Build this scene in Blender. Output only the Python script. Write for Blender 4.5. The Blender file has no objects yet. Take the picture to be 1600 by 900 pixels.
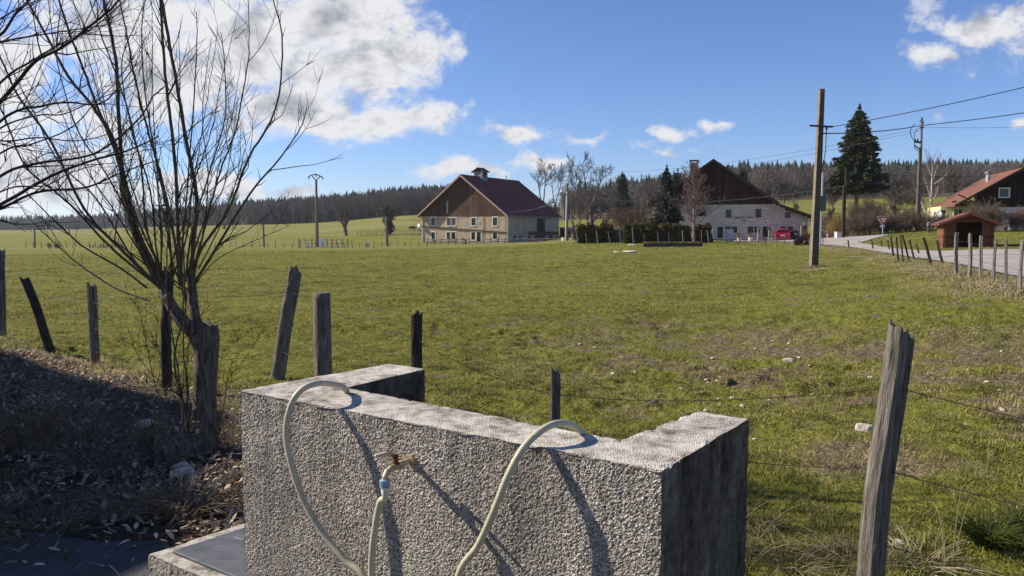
import bpy, bmesh, math, random
import numpy as np
from mathutils import Vector, Matrix, Euler

R = math.radians
random.seed(7)
rng = np.random.default_rng(11)
scene = bpy.context.scene
COL = scene.collection

# ------------------------------------------------------------------ camera
F = 1155.0                      # focal length in photograph pixels (1600 wide)
VH = 355.0                      # row of the horizon
EYE = 1.7
PITCH = math.atan((450 - VH) / F)
cam_d = bpy.data.cameras.new('camera')
cam_d.sensor_width = 36.0
cam_d.lens = 36.0 * F / 1600.0
cam_d.clip_end = 9000
cam_d.clip_start = 0.05
cam = bpy.data.objects.new('camera', cam_d)
COL.objects.link(cam)
cam.location = (0, 0, EYE)
cam.rotation_euler = (R(90) - PITCH, 0, 0)
scene.camera = cam

# ------------------------------------------------------------------ light
SUN_EL, SUN_AZ = 33.0, -75.0    # azimuth from +Y (away from camera) clockwise
to_sun = Vector((math.sin(R(SUN_AZ)) * math.cos(R(SUN_EL)), math.cos(R(SUN_AZ)) * math.cos(R(SUN_EL)), math.sin(R(SUN_EL))))
sl = bpy.data.lights.new('sun', 'SUN')
sl.energy = 5.0
sl.angle = R(0.53)
sl.color = (1.0, 0.92, 0.78)
so = bpy.data.objects.new('sun', sl)
COL.objects.link(so)
so.rotation_euler = (-to_sun).to_track_quat('-Z', 'Y').to_euler()
scene.view_settings.view_transform = 'Standard'
scene.view_settings.look = 'None'
scene.view_settings.exposure = 0.66
scene.view_settings.gamma = 1.0
scene.cycles.use_denoising = True
scene.cycles.volume_bounces = 0
scene.cycles.max_bounces = 6
scene.cycles.diffuse_bounces = 3
scene.cycles.transparent_max_bounces = 8


def ray(u, v):
    a, b = (u - 800) / F, (450 - v) / F
    cp, sp = math.cos(PITCH), math.sin(PITCH)
    return np.array([a, cp + b * sp, -sp + b * cp])


def P(u, v, D):
    """world point seen at photograph pixel (u, v), D metres ahead"""
    r = ray(u, v)
    r = r * (D / r[1])
    return Vector((r[0], r[1], r[2] + EYE))


def PZ(u, v, z):
    r = ray(u, v)
    r = r * ((z - EYE) / r[2])
    return Vector((r[0], r[1], z))


# ------------------------------------------------------------------ world: sky and clouds
w = bpy.data.worlds.new('World')
scene.world = w
w.use_nodes = True
nt = w.node_tree
nt.nodes.clear()


def wn(t, **k):
    n = nt.nodes.new(t)
    for a, b in k.items():
        setattr(n, a, b)
    return n


L = nt.links.new
out = wn('ShaderNodeOutputWorld')
bg = wn('ShaderNodeBackground')
sky = wn('ShaderNodeTexSky', sky_type='NISHITA', sun_disc=False)
sky.sun_elevation = R(SUN_EL)
sky.sun_rotation = R(SUN_AZ)
sky.altitude = 700
sky.air_density = 1.0
sky.dust_density = 0.0
sky.ozone_density = 4.0
bg.inputs['Strength'].default_value = 0.09
L(bg.outputs[0], out.inputs[0])
tc = wn('ShaderNodeTexCoord')
sep = wn('ShaderNodeSeparateXYZ')
L(tc.outputs['Generated'], sep.inputs[0])


def wm(op, a, b=None, c=None, clamp=False):
    n = wn('ShaderNodeMath', operation=op, use_clamp=clamp)
    for i, x in enumerate((a, b, c)):
        if x is None:
            continue
        if isinstance(x, (int, float)):
            n.inputs[i].default_value = x
        else:
            L(x, n.inputs[i])
    return n.outputs[0]


yy = wm('MAXIMUM', wm('ABSOLUTE', sep.outputs[1]), 0.06)
ca = wm('DIVIDE', sep.outputs[0], yy)
ce = wm('DIVIDE', sep.outputs[2], yy)
comb = wn('ShaderNodeCombineXYZ')
L(ca, comb.inputs[0]); L(ce, comb.inputs[1])
# heading and slope of each cloud: (u, v, half width, half height, weight)
CLOUDS = [(390, 60, 240, 140, 1.0), (270, 120, 190, 110, 1.0), (540, 110, 140, 95, 1.0), (640, 75, 85, 55, .95), (500, 30, 240, 75, 1.0), (500, 200, 75, 32, .9),
          (470, 170, 140, 50, 1.0), (610, 195, 150, 34, .95), (670, 190, 80, 40, .95), (820, 215, 95, 19, .68), (925, 224, 60, 17, .64),
          (730, 264, 80, 17, .8), (840, 256, 85, 15, .62), (1045, 207, 38, 15, .58), (1135, 200, 46, 12, .52), (1040, 236, 66, 11, .50), (990, 228, 44, 11, .50),
          (1530, 45, 115, 58, .85), (1480, 75, 70, 28, .75), (1596, 186, 34, 17, .62), (1465, 182, 26, 15, .42), (1640, 10, 90, 60, .9),
          (60, 260, 200, 80, .95), (110, 300, 200, 45, .95), (30, 120, 120, 130, .85), (120, 40, 160, 90, .9), (330, 292, 180, 32, .85), (450, 288, 75, 20, .8),
          (-160, 200, 260, 200, .9), (-500, 100, 300, 180, .9), (160, 200, 70, 60, .6), (1900, 150, 150, 70, .9), (2300, 60, 260, 90, .8), (580, -160, 300, 70, .8)]
wz = wn('ShaderNodeTexNoise'); wz.inputs['Scale'].default_value = 9.0; wz.inputs['Detail'].default_value = 6; wz.inputs['Roughness'].default_value = .6
L(comb.outputs[0], wz.inputs['Vector'])
wz1 = wn('ShaderNodeVectorMath', operation='SUBTRACT'); wz1.inputs[1].default_value = (.5, .5, .5); L(wz.outputs['Color'], wz1.inputs[0])
wz2 = wn('ShaderNodeVectorMath', operation='MULTIPLY'); wz2.inputs[1].default_value = (.17, .07, 0); L(wz1.outputs[0], wz2.inputs[0])
warp = wn('ShaderNodeVectorMath', operation='ADD'); L(comb.outputs[0], warp.inputs[0]); L(wz2.outputs[0], warp.inputs[1])
field = None
for (u, v, hw, hh, wt) in CLOUDS:
    r0 = ray(u, v)
    c0 = (r0[0] / r0[1], r0[2] / r0[1], 0)
    n1 = wn('ShaderNodeVectorMath', operation='SUBTRACT')
    L(warp.outputs[0], n1.inputs[0]); n1.inputs[1].default_value = c0
    n2 = wn('ShaderNodeVectorMath', operation='MULTIPLY')
    L(n1.outputs[0], n2.inputs[0]); n2.inputs[1].default_value = (F / hw, F / hh, 0)
    n3 = wn('ShaderNodeVectorMath', operation='LENGTH')
    L(n2.outputs[0], n3.inputs[0])
    val = wm('MULTIPLY', wm('SUBTRACT', 1.0, n3.outputs['Value']), wt * 1.0)
    val = wm('MAXIMUM', val, -1.0)
    if field is None:
        field = val
    else:
        field = wm('SMOOTH_MAX', field, val, 0.25)


def wnoise(scale, detail, rough, off, stretch=(1, 1.35, 1), dist=0.0):
    m = wn('ShaderNodeMapping')
    m.inputs['Scale'].default_value = stretch
    m.inputs['Location'].default_value = off
    L(comb.outputs[0], m.inputs[0])
    n = wn('ShaderNodeTexNoise', noise_dimensions='3D')
    n.inputs['Scale'].default_value = scale
    n.inputs['Detail'].default_value = detail
    n.inputs['Roughness'].default_value = rough
    n.inputs['Distortion'].default_value = dist
    L(m.outputs[0], n.inputs['Vector'])
    return n.outputs['Fac']


n_a = wnoise(9.0, 14, .62, (0, 0, 0), dist=.25)
n_a2 = wnoise(9.0, 14, .62, (.024, -.020, 0), dist=.25)   # the same relief a step towards the sun
n_b = wnoise(30.0, 8, .6, (3, 1, 0))
dens = wm('ADD', field, wm('MULTIPLY_ADD', n_a, 2.3, -1.2))
dens = wm('ADD', dens, wm('MULTIPLY_ADD', n_b, .8, -.4))
mr = wn('ShaderNodeMapRange', interpolation_type='SMOOTHSTEP')
mr.inputs['From Min'].default_value = 0.0
mr.inputs['From Max'].default_value = 0.55
L(dens, mr.inputs['Value'])
cover = mr.outputs[0]
thick = wn('ShaderNodeMapRange', interpolation_type='SMOOTHSTEP')
thick.inputs['From Min'].default_value = 0.36
thick.inputs['From Max'].default_value = 1.35
L(dens, thick.inputs['Value'])
relief = wm('MULTIPLY_ADD', wm('SUBTRACT', n_a, n_a2), 5.0, 0.0)
shade = wm('ADD', wm('MULTIPLY', thick.outputs[0], .85), wm('MULTIPLY', relief, -1.0), clamp=True)
cm = wn('ShaderNodeMix', data_type='RGBA')
cm.inputs['A'].default_value = (5.9, 5.9, 6.05, 1)
cm.inputs['B'].default_value = (2.3, 2.4, 2.8, 1)
L(shade, cm.inputs['Factor'])
up = wn('ShaderNodeMapRange')
up.inputs['From Min'].default_value = 0.0; up.inputs['From Max'].default_value = 0.03
L(sep.outputs[2], up.inputs['Value'])
cov = wm('MULTIPLY', cover, up.outputs[0])
mx = wn('ShaderNodeMix', data_type='RGBA')
tint = wn('ShaderNodeMix', data_type='RGBA', blend_type='MULTIPLY')
tint.inputs['Factor'].default_value = 1.0; tint.inputs['B'].default_value = (.71, .78, 1.0, 1)
L(sky.outputs[0], tint.inputs['A'])
L(cov, mx.inputs['Factor']); L(tint.outputs['Result'], mx.inputs['A']); L(cm.outputs['Result'], mx.inputs['B'])
L(mx.outputs['Result'], bg.inputs['Color'])

# ------------------------------------------------------------------ noise on numpy arrays


def _hash(ix, iy, s):
    n = (ix.astype(np.int64) * 374761393 + iy.astype(np.int64) * 668265263 + s * 1442695041) & 0x7fffffff
    n = ((n ^ (n >> 13)) * 1274126177) & 0x7fffffff
    n = n ^ (n >> 16)
    return (n & 0xffff) / 65535.0


def vnoise(x, y, s=0):
    ix, iy = np.floor(x), np.floor(y)
    fx, fy = x - ix, y - iy
    fx = fx * fx * (3 - 2 * fx); fy = fy * fy * (3 - 2 * fy)
    a = _hash(ix, iy, s); b = _hash(ix + 1, iy, s); c = _hash(ix, iy + 1, s); d = _hash(ix + 1, iy + 1, s)
    return (a * (1 - fx) + b * fx) * (1 - fy) + (c * (1 - fx) + d * fx) * fy


def fbm(x, y, s=0, o=4):
    t = 0; a = .5; n = 0
    for k in range(o):
        t = t + a * vnoise(x, y, s + k * 17); n += a
        x = x * 2.03 + 3.1; y = y * 2.03 + 7.7; a *= .5
    return t / n


# ------------------------------------------------------------------ terrain heights
# for each heading (photo column): distance -> height relative to the eye
PROF = {
    -700: [(3, -1.7), (11, -1.65), (30, -2.2), (60, -2.7), (120, -3.4), (350, -2.6), (800, -4), (1500, 4), (4000, 10)],
    0: [(3, -1.7), (7, -1.72), (11, -1.62), (30, -2.2), (60, -2.7), (120, -3.4), (350, -2.4), (800, -4), (1500, 4), (4000, 10)],
    150: [(3, -1.7), (7, -1.75), (10, -1.9), (30, -2.2), (60, -2.7), (120, -3.4), (350, -2.2), (750, -2.5), (1500, 4), (4000, 10)],
    260: [(3, -1.7), (8, -1.8), (11, -1.85), (30, -2.2), (60, -2.7), (120, -3.4), (350, -1.7), (600, 0), (1000, 6), (4000, 10)],
    400: [(3, -1.7), (8, -1.8), (30, -2.1), (60, -2.6), (120, -3.4), (250, -2.2), (430, 1.5), (600, 3), (1000, 6), (4000, 10)],
    500: [(3, -1.7), (8, -1.8), (30, -2.1), (60, -2.5), (120, -3.4), (250, -1.7), (430, 2.2), (600, 4), (1000, 6), (4000, 10)],
    640: [(3, -1.7), (7, -1.8), (30, -2.1), (60, -2.4), (120, -3.2), (150, -3.0), (200, -1.5), (350, 6), (450, 8), (1000, 12), (4000, 12)],
    800: [(3, -1.7), (7, -1.8), (35, -2.1), (60, -2.3), (100, -2.6), (140, -3.0), (170, -2.8), (300, 3), (420, 7), (800, 18), (4000, 25)],
    920: [(3, -1.7), (7, -1.8), (35, -2.1), (60, -1.9), (80, -1.78), (110, -2.0), (150, -1.6), (300, 4), (420, 8), (800, 24), (4000, 35)],
    1000: [(3, -1.7), (7, -1.8), (35, -2.1), (55, -1.85), (68, -1.75), (80, -1.75), (110, -1.6), (200, 1), (300, 5), (450, 12), (800, 32), (4000, 42)],
    1150: [(3, -1.7), (7, -1.8), (35, -2.05), (60, -1.72), (80, -1.65), (92, -1.6), (110, -1.5), (150, .8), (280, 9), (400, 18), (600, 34), (1000, 48), (4000, 48)],
    1215: [(3, -1.7), (7, -1.8), (20, -1.8), (35, -2.0), (50, -1.68), (62, -1.48), (77, -1.24), (86, -1.75), (95, -1.75), (120, -.9), (150, 1.1), (280, 9.2), (400, 18), (600, 34), (1000, 48), (4000, 48)],
    1280: [(3, -1.7), (7, -1.8), (20, -1.75), (35, -1.97), (50, -1.62), (62, -1.40), (76, -1.2), (86, -1.7), (95, -1.65), (120, -.2), (150, 1.5), (280, 9.5), (400, 18), (600, 35), (1000, 48), (4000, 48)],
    1400: [(3, -1.7), (7, -1.75), (15, -1.5), (32, -1.62), (45, -1.4), (60, -1.0), (80, -.4), (110, .9), (150, 2.4), (280, 10), (400, 18), (600, 35), (1000, 48), (4000, 48)],
    1500: [(3, -1.7), (7, -1.65), (12, -1.45), (15.4, -1.38), (21, -1.3), (30, -1.28), (45, -1.3), (60, -.65), (75, -.2), (150, 3), (280, 11), (400, 20), (600, 36), (1000, 48), (4000, 48)],
    1600: [(3, -1.7), (7, -1.6), (15.4, -1.37), (30, -1.3), (45, -1.1), (60, -.6), (75, -.1), (150, 3), (280, 11), (400, 20), (600, 36), (1000, 48), (4000, 48)],
    2400: [(3, -1.7), (7, -1.6), (15.4, -1.4), (30, -1.35), (45, -1.2), (60, -.9), (75, -.6), (150, 3), (280, 11), (400, 20), (600, 36), (1000, 48), (4000, 48)],
}
_us = np.array(sorted(PROF))
_lt = np.linspace(math.log(1.0), math.log(4200), 260)
_rows = np.array([np.interp(_lt, np.log([d for d, _ in PROF[u]]), [z for _, z in PROF[u]]) for u in _us])
_ug = np.linspace(-700, 2400, 200)
_tab = np.array([np.interp(_ug, _us, _rows[:, j]) for j in range(len(_lt))]).T     # [u, D]
for _ in range(5):
    t2 = np.pad(_tab, ((2, 2), (0, 0)), 'edge')
    _tab = (t2[:-4] + 2 * t2[1:-3] + 3 * t2[2:-2] + 2 * t2[3:-1] + t2[4:]) / 9
for _ in range(2):
    t2 = np.pad(_tab, ((0, 0), (1, 1)), 'edge')
    _tab = (t2[:, :-2] + 2 * t2[:, 1:-1] + t2[:, 2:]) / 4


def zg(x, y):
    """smooth ground height (world z)"""
    x = np.asarray(x, float); y = np.asarray(y, float)
    yc = np.maximum(y, 1.0)
    u = np.clip(800 + F * x / np.maximum(yc, .05), -699, 2399)
    a = (u + 700) / 3100 * 199
    b = np.clip((np.log(yc) - _lt[0]) / (_lt[-1] - _lt[0]) * 259, 0, 258.999)
    i = np.clip(a.astype(int), 0, 198); j = b.astype(int)
    fa, fb = a - i, b - j
    z = (_tab[i, j] * (1 - fa) + _tab[i + 1, j] * fa) * (1 - fb) + (_tab[i, j + 1] * (1 - fa) + _tab[i + 1, j + 1] * fa) * fb
    return z + EYE


def poly_mask(x, y, poly, soft):
    """1 inside the polygon fading to 0 over soft metres outside"""
    x = np.asarray(x, float); y = np.asarray(y, float)
    inside = np.zeros(x.shape, bool); dist = np.full(x.shape, 1e9)
    n = len(poly)
    for k in range(n):
        x1, y1 = poly[k][:2]; x2, y2 = poly[(k + 1) % n][:2]
        c = ((y1 > y) != (y2 > y)) & (x < (x2 - x1) * (y - y1) / ((y2 - y1) if y2 != y1 else 1e-9) + x1)
        inside ^= c
        dx, dy = x2 - x1, y2 - y1
        t = np.clip(((x - x1) * dx + (y - y1) * dy) / (dx * dx + dy * dy + 1e-12), 0, 1)
        dist = np.minimum(dist, np.hypot(x - x1 - t * dx, y - y1 - t * dy))
    return np.where(inside, 1.0, np.clip(1 - dist / soft, 0, 1))


def ground_hit(u, v, dmin=2.0, dmax=400):
    ds = np.exp(np.linspace(math.log(dmin), math.log(dmax), 1500))
    r = ray(u, v)
    k = ds / r[1]
    zz = r[2] * k + EYE
    below = zz <= zg(r[0] * k, ds)
    i = int(np.argmax(below)) if below.any() else len(ds) - 1
    return Vector((r[0] * k[i], ds[i], float(zg(r[0] * k[i], ds[i]))))


def at(u, D):
    x = (u - 800) / F * D
    return Vector((x, D, float(zg(x, D))))


# regions of the ground
LITTER = [(-16, 15), (-9.5, 11.2), (-7.0, 9.9), (-5.0, 8.6), (-3.2, 7.5), (-2.3, 6.7), (-1.75, 6.2), (-1.3, 4.6), (-1.0, 3.4), (-1.6, 2.6), (-14, 2.6)]
STREET = [(-14, 4.15), (-6, 4.1), (-4.4, 4.0), (-3.6, 4.06), (-3.0, 3.93), (-2.6, 4.0), (-2.25, 3.88), (-1.9, 3.93), (-1.55, 3.4), (-.9, 2.2), (1.2, .4), (1.4, -8), (-14, -8)]
ROAD = [PZ(0, 0, 0)] * 0


def micro(x, y):
    """trampled pasture: hummocks and hoof holes, none on roads"""
    r = np.hypot(x, y)
    h = .10 * (fbm(x * .9, y * .9, 3, 3) - .5) + .17 * (fbm(x * 3.6, y * 3.6, 5, 3) - .5) * np.clip(45 / (r + 1), 0, 1) + .12 * (fbm(x * 7.5, y * 7.5, 6, 2) - .5) * np.clip(22 / (r + 1), 0, 1)
    rough = np.clip((fbm(x * .35, y * .35, 9, 2) - .38) * 4, 0.25, 1)
    h = .05 * np.tanh(h * rough / .05) * np.clip(1.2 - r / 150, 0.12, 1)
    flat = np.maximum(poly_mask(x, y, STREET, .5), poly_mask(x, y, ROADP, 1.2))
    return h * (1 - flat)


def zt(x, y):
    return zg(x, y) + micro(x, y)


# the lane beyond the roadside fence and the yard in front of the white farmhouse
def _rp(u, D):
    return ((u - 800) / F * D, D)


ROADP = [_rp(2100, 14), _rp(1700, 16.5), _rp(1570, 20.5), _rp(1500, 26), _rp(1455, 32), _rp(1400, 40), _rp(1340, 50), _rp(1290, 58), _rp(1225, 70), _rp(1160, 80), _rp(1135, 90),
         _rp(1270, 91), _rp(1300, 76), _rp(1390, 72), _rp(1360, 63), _rp(1342, 58), _rp(1375, 50), _rp(1425, 44), _rp(1470, 41), _rp(1560, 40), _rp(1640, 38), _rp(2100, 36)]

# ------------------------------------------------------------------ object helpers


def tag(o, label=None, cat=None, group=None, kind=None):
    if label: o['label'] = label
    if cat: o['category'] = cat
    if group: o['group'] = group
    if kind: o['kind'] = kind
    return o


def thing(name, loc, label, cat, rz=0.0, group=None):
    o = bpy.data.objects.new(name, None)
    COL.objects.link(o)
    o.location = loc
    o.rotation_euler = (0, 0, rz)
    o.empty_display_size = .3
    return tag(o, label, cat, group)


def wmat(o):
    m = Matrix.LocRotScale(o.location, o.rotation_euler, o.scale)
    return wmat(o.parent) @ m if o.parent else m


def np_mesh(name, V, faces, mat=None, parent=None, world=False, colors=None, smooth=False, origin=None):
    """faces: list of int arrays (n,k); colors: per-vertex rgb"""
    V = np.asarray(V, np.float64)
    if parent is not None and world:
        M = np.array(wmat(parent).inverted())
        V = V @ M[:3, :3].T + M[:3, 3]
    if origin is not None and parent is None:
        V = V - np.array(origin)
    me = bpy.data.meshes.new(name)
    faces = [np.asarray(f, np.int32) for f in faces if len(f)]
    nl = sum(f.size for f in faces); npoly = sum(len(f) for f in faces)
    me.vertices.add(len(V)); me.loops.add(nl); me.polygons.add(npoly)
    me.vertices.foreach_set('co', V.astype(np.float32).ravel())
    me.loops.foreach_set('vertex_index', np.concatenate([f.ravel() for f in faces]))
    tot = np.concatenate([np.full(len(f), f.shape[1], np.int32) for f in faces])
    start = np.concatenate([[0], np.cumsum(tot)[:-1]]).astype(np.int32)
    me.polygons.foreach_set('loop_start', start)
    me.polygons.foreach_set('loop_total', tot)
    if smooth:
        me.polygons.foreach_set('use_smooth', np.ones(npoly, bool))
    if colors is not None:
        at_ = me.color_attributes.new('col', 'FLOAT_COLOR', 'POINT')
        c = np.ones((len(V), 4), np.float32); c[:, :3] = colors
        at_.data.foreach_set('color', c.ravel())
    me.update(calc_edges=True)
    me.validate()
    if mat: me.materials.append(mat)
    o = bpy.data.objects.new(name, me)
    COL.objects.link(o)
    if parent is not None: o.parent = parent
    if origin is not None and parent is None: o.location = origin
    return o


class MB:
    """collects shapes and links them as one mesh object"""

    def __init__(s):
        s.v = []; s.f = []

    def add(s, vs, fs):
        b = len(s.v)
        s.v += [tuple(x) for x in vs]
        s.f += [tuple(i + b for i in f) for f in fs]
        return s

    def box(s, c, size, rz=0.0, M=None):
        hx, hy, hz = size[0] / 2, size[1] / 2, size[2] / 2
        vs = [Vector((x, y, z)) for z in (-hz, hz) for x, y in ((-hx, -hy), (hx, -hy), (hx, hy), (-hx, hy))]
        m = M if M is not None else Matrix.Translation(c) @ Matrix.Rotation(rz, 4, 'Z')
        if M is not None: m = Matrix.Translation(c) @ M
        vs = [m @ v for v in vs]
        return s.add(vs, [(3, 2, 1, 0), (4, 5, 6, 7), (0, 1, 5, 4), (1, 2, 6, 5), (2, 3, 7, 6), (3, 0, 4, 7)])

    def span(s, x0, x1, y0, y1, z0, z1):
        return s.box(((x0 + x1) / 2, (y0 + y1) / 2, (z0 + z1) / 2), (abs(x1 - x0), abs(y1 - y0), abs(z1 - z0)))

    def prism(s, poly, z0, z1):
        n = len(poly)
        vs = [(p[0], p[1], z0) for p in poly] + [(p[0], p[1], z1) for p in poly]
        fs = [tuple(range(n - 1, -1, -1)), tuple(range(n, 2 * n))]
        fs += [(i, (i + 1) % n, n + (i + 1) % n, n + i) for i in range(n)]
        return s.add(vs, fs)

    def slab_xz(s, poly, y0, y1):
        """polygon in the x-z plane given a thickness along y"""
        n = len(poly)
        vs = [(p[0], y0, p[1]) for p in poly] + [(p[0], y1, p[1]) for p in poly]
        fs = [tuple(range(n)), tuple(range(2 * n - 1, n - 1, -1))]
        fs += [(n + i, n + (i + 1) % n, (i + 1) % n, i) for i in range(n)]
        return s.add(vs, fs)

    def tube(s, pts, rad, k=8, cap=True):
        pts = [Vector(p) for p in pts]
        n = len(pts)
        if not hasattr(rad, '__len__'): rad = [rad] * n
        b = len(s.v)
        ref = None
        for i, p in enumerate(pts):
            t = (pts[min(i + 1, n - 1)] - pts[max(i - 1, 0)])
            t = t.normalized() if t.length > 1e-9 else Vector((0, 0, 1))
            if ref is None: ref = Vector((1, 0, 0)) if abs(t.x) < .8 else Vector((0, 1, 0))
            a = (ref - t * ref.dot(t)).normalized(); ref = a
            c = t.cross(a)
            for j in range(k):
                q = 2 * math.pi * j / k
                s.v.append(tuple(p + (a * math.cos(q) + c * math.sin(q)) * rad[i]))
        for i in range(n - 1):
            for j in range(k):
                s.f.append((b + i * k + j, b + i * k + (j + 1) % k, b + (i + 1) * k + (j + 1) % k, b + (i + 1) * k + j))
        if cap:
            s.f.append(tuple(b + j for j in range(k - 1, -1, -1)))
            s.f.append(tuple(b + (n - 1) * k + j for j in range(k)))
        return s

    def sphere(s, c, r, nu=10, nv=7):
        if not hasattr(r, '__len__'): r = (r, r, r)
        b = len(s.v)
        for i in range(nv + 1):
            th = math.pi * i / nv
            for j in range(nu):
                ph = 2 * math.pi * j / nu
                s.v.append((c[0] + r[0] * math.sin(th) * math.cos(ph), c[1] + r[1] * math.sin(th) * math.sin(ph), c[2] + r[2] * math.cos(th)))
        for i in range(nv):
            for j in range(nu):
                s.f.append((b + i * nu + j, b + (i + 1) * nu + j, b + (i + 1) * nu + (j + 1) % nu, b + i * nu + (j + 1) % nu))
        return s

    def build(s, name, mat, parent=None, world=False, smooth=False, origin=None, bevel=0.0):
        vs = [Vector(v) for v in s.v]
        if parent is not None and world:
            M = wmat(parent).inverted(); vs = [M @ v for v in vs]
        if origin is not None and parent is None:
            vs = [v - Vector(origin) for v in vs]
        me = bpy.data.meshes.new(name)
        me.from_pydata([tuple(v) for v in vs], [], s.f)
        if smooth:
            me.polygons.foreach_set('use_smooth', [True] * len(me.polygons))
        me.materials.append(mat)
        me.update()
        o = bpy.data.objects.new(name, me)
        COL.objects.link(o)
        if parent is not None: o.parent = parent
        elif origin is not None: o.location = origin
        if bevel:
            bv = o.modifiers.new('bevel', 'BEVEL'); bv.width = bevel; bv.segments = 2; bv.limit_method = 'ANGLE'
        return o


def tubes_np(polys, k=4):
    """many tapering tubes as numpy arrays: polys = [(points Nx3, radii N)]"""
    if not polys: return np.zeros((0, 3)), np.zeros((0, 4), int)
    ln = np.array([len(p) for p, _ in polys])
    pts = np.concatenate([np.asarray(p, float) for p, _ in polys]); rad = np.concatenate([np.asarray(r, float) for _, r in polys])
    pid = np.repeat(np.arange(len(polys)), ln)
    n = len(pts); idx = np.arange(n)
    nxt = np.minimum(idx + 1, n - 1); nxt = np.where(pid[nxt] == pid, nxt, idx)
    prv = np.maximum(idx - 1, 0); prv = np.where(pid[prv] == pid, prv, idx)
    t = pts[nxt] - pts[prv]
    t /= np.linalg.norm(t, axis=1, keepdims=True) + 1e-9
    ref = np.tile([0.31, 0.95, 0.05], (n, 1))
    a = np.cross(ref, t); a /= np.linalg.norm(a, axis=1, keepdims=True) + 1e-9
    c = np.cross(t, a)
    q = 2 * np.pi * np.arange(k) / k
    V = pts[:, None, :] + rad[:, None, None] * (a[:, None, :] * np.cos(q)[None, :, None] + c[:, None, :] * np.sin(q)[None, :, None])
    V = V.reshape(-1, 3)
    i0 = idx[(nxt != idx)]
    j = np.arange(k); j1 = (j + 1) % k
    Fq = np.stack([i0[:, None] * k + j, i0[:, None] * k + j1, (i0[:, None] + 1) * k + j1, (i0[:, None] + 1) * k + j], -1).reshape(-1, 4)
    return V, Fq


# ------------------------------------------------------------------ materials


def mat_new(name):
    m = bpy.data.materials.new(name)
    m.use_nodes = True
    m.node_tree.nodes.clear()
    return m, m.node_tree


class NT:
    def __init__(s, name):
        s.m, s.t = mat_new(name)
        s.o = s.n('ShaderNodeOutputMaterial')
        s.b = s.n('ShaderNodeBsdfPrincipled')
        s.l(s.b.outputs[0], s.o.inputs[0])
        s.c = s.n('ShaderNodeTexCoord').outputs['Object']

    def n(s, t, **k):
        x = s.t.nodes.new(t)
        for a, b in k.items(): setattr(x, a, b)
        return x

    def l(s, a, b): s.t.links.new(a, b)

    def math(s, op, a, b=None, c=None, clamp=False):
        n = s.n('ShaderNodeMath', operation=op, use_clamp=clamp)
        for i, x in enumerate((a, b, c)):
            if x is None: continue
            if isinstance(x, (int, float)): n.inputs[i].default_value = x
            else: s.l(x, n.inputs[i])
        return n.outputs[0]

    def map(s, scale=(1, 1, 1), vec=None, rot=(0, 0, 0)):
        n = s.n('ShaderNodeMapping')
        n.inputs['Scale'].default_value = scale; n.inputs['Rotation'].default_value = rot
        s.l(vec if vec is not None else s.c, n.inputs[0])
        return n.outputs[0]

    def noise(s, scale, detail=4, rough=.55, vec=None, dist=0.0):
        n = s.n('ShaderNodeTexNoise')
        n.inputs['Scale'].default_value = scale; n.inputs['Detail'].default_value = detail; n.inputs['Roughness'].default_value = rough
        n.inputs['Distortion'].default_value = dist
        s.l(vec if vec is not None else s.c, n.inputs['Vector'])
        return n.outputs['Fac']

    def ramp(s, fac, stops):
        n = s.n('ShaderNodeValToRGB')
        e = n.color_ramp.elements
        while len(e) < len(stops): e.new(.5)
        for i, (p, c) in enumerate(stops):
            e[i].position = p
            e[i].color = (c[0], c[1], c[2], 1) if hasattr(c, '__len__') else (c, c, c, 1)
        s.l(fac, n.inputs[0])
        return n.outputs[0]

    def mix(s, f, a, b, mode='MIX'):
        n = s.n('ShaderNodeMix', data_type='RGBA', blend_type=mode)
        for nm, x in (('Factor', f), ('A', a), ('B', b)):
            if isinstance(x, (int, float)): n.inputs[nm].default_value = x if nm == 'Factor' else (x, x, x, 1)
            elif hasattr(x, '__len__'): n.inputs[nm].default_value = (x[0], x[1], x[2], 1)
            else: s.l(x, n.inputs[nm])
        return n.outputs['Result']

    def bump(s, h, strength=.5, dist=.01):
        n = s.n('ShaderNodeBump')
        n.inputs['Strength'].default_value = strength; n.inputs['Distance'].default_value = dist
        s.l(h, n.inputs['Height'])
        s.l(n.outputs[0], s.b.inputs['Normal'])

    def fin(s, col, rough=.85, metal=0.0, spec=.3):
        if hasattr(col, '__len__') and not hasattr(col, 'links'): s.b.inputs['Base Color'].default_value = (col[0], col[1], col[2], 1)
        else: s.l(col, s.b.inputs['Base Color'])
        if isinstance(rough, (int, float)): s.b.inputs['Roughness'].default_value = rough
        else: s.l(rough, s.b.inputs['Roughness'])
        s.b.inputs['Metallic'].default_value = metal
        s.b.inputs['Specular IOR Level'].default_value = spec
        return s.m


def m_noise(name, c1, c2, scale=4.0, rough=.85, bump=.3, bd=.01, stretch=(1, 1, 1), metal=0.0, spec=.3, detail=6):
    t = NT(name)
    v = t.map(stretch)
    f = t.noise(scale, detail, .6, v)
    col = t.ramp(f, [(.3, c1), (.7, c2)])
    if bump: t.bump(t.noise(scale * 3, 5, .6, v), bump, bd)
    return t.fin(col, rough, metal, spec)


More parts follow.
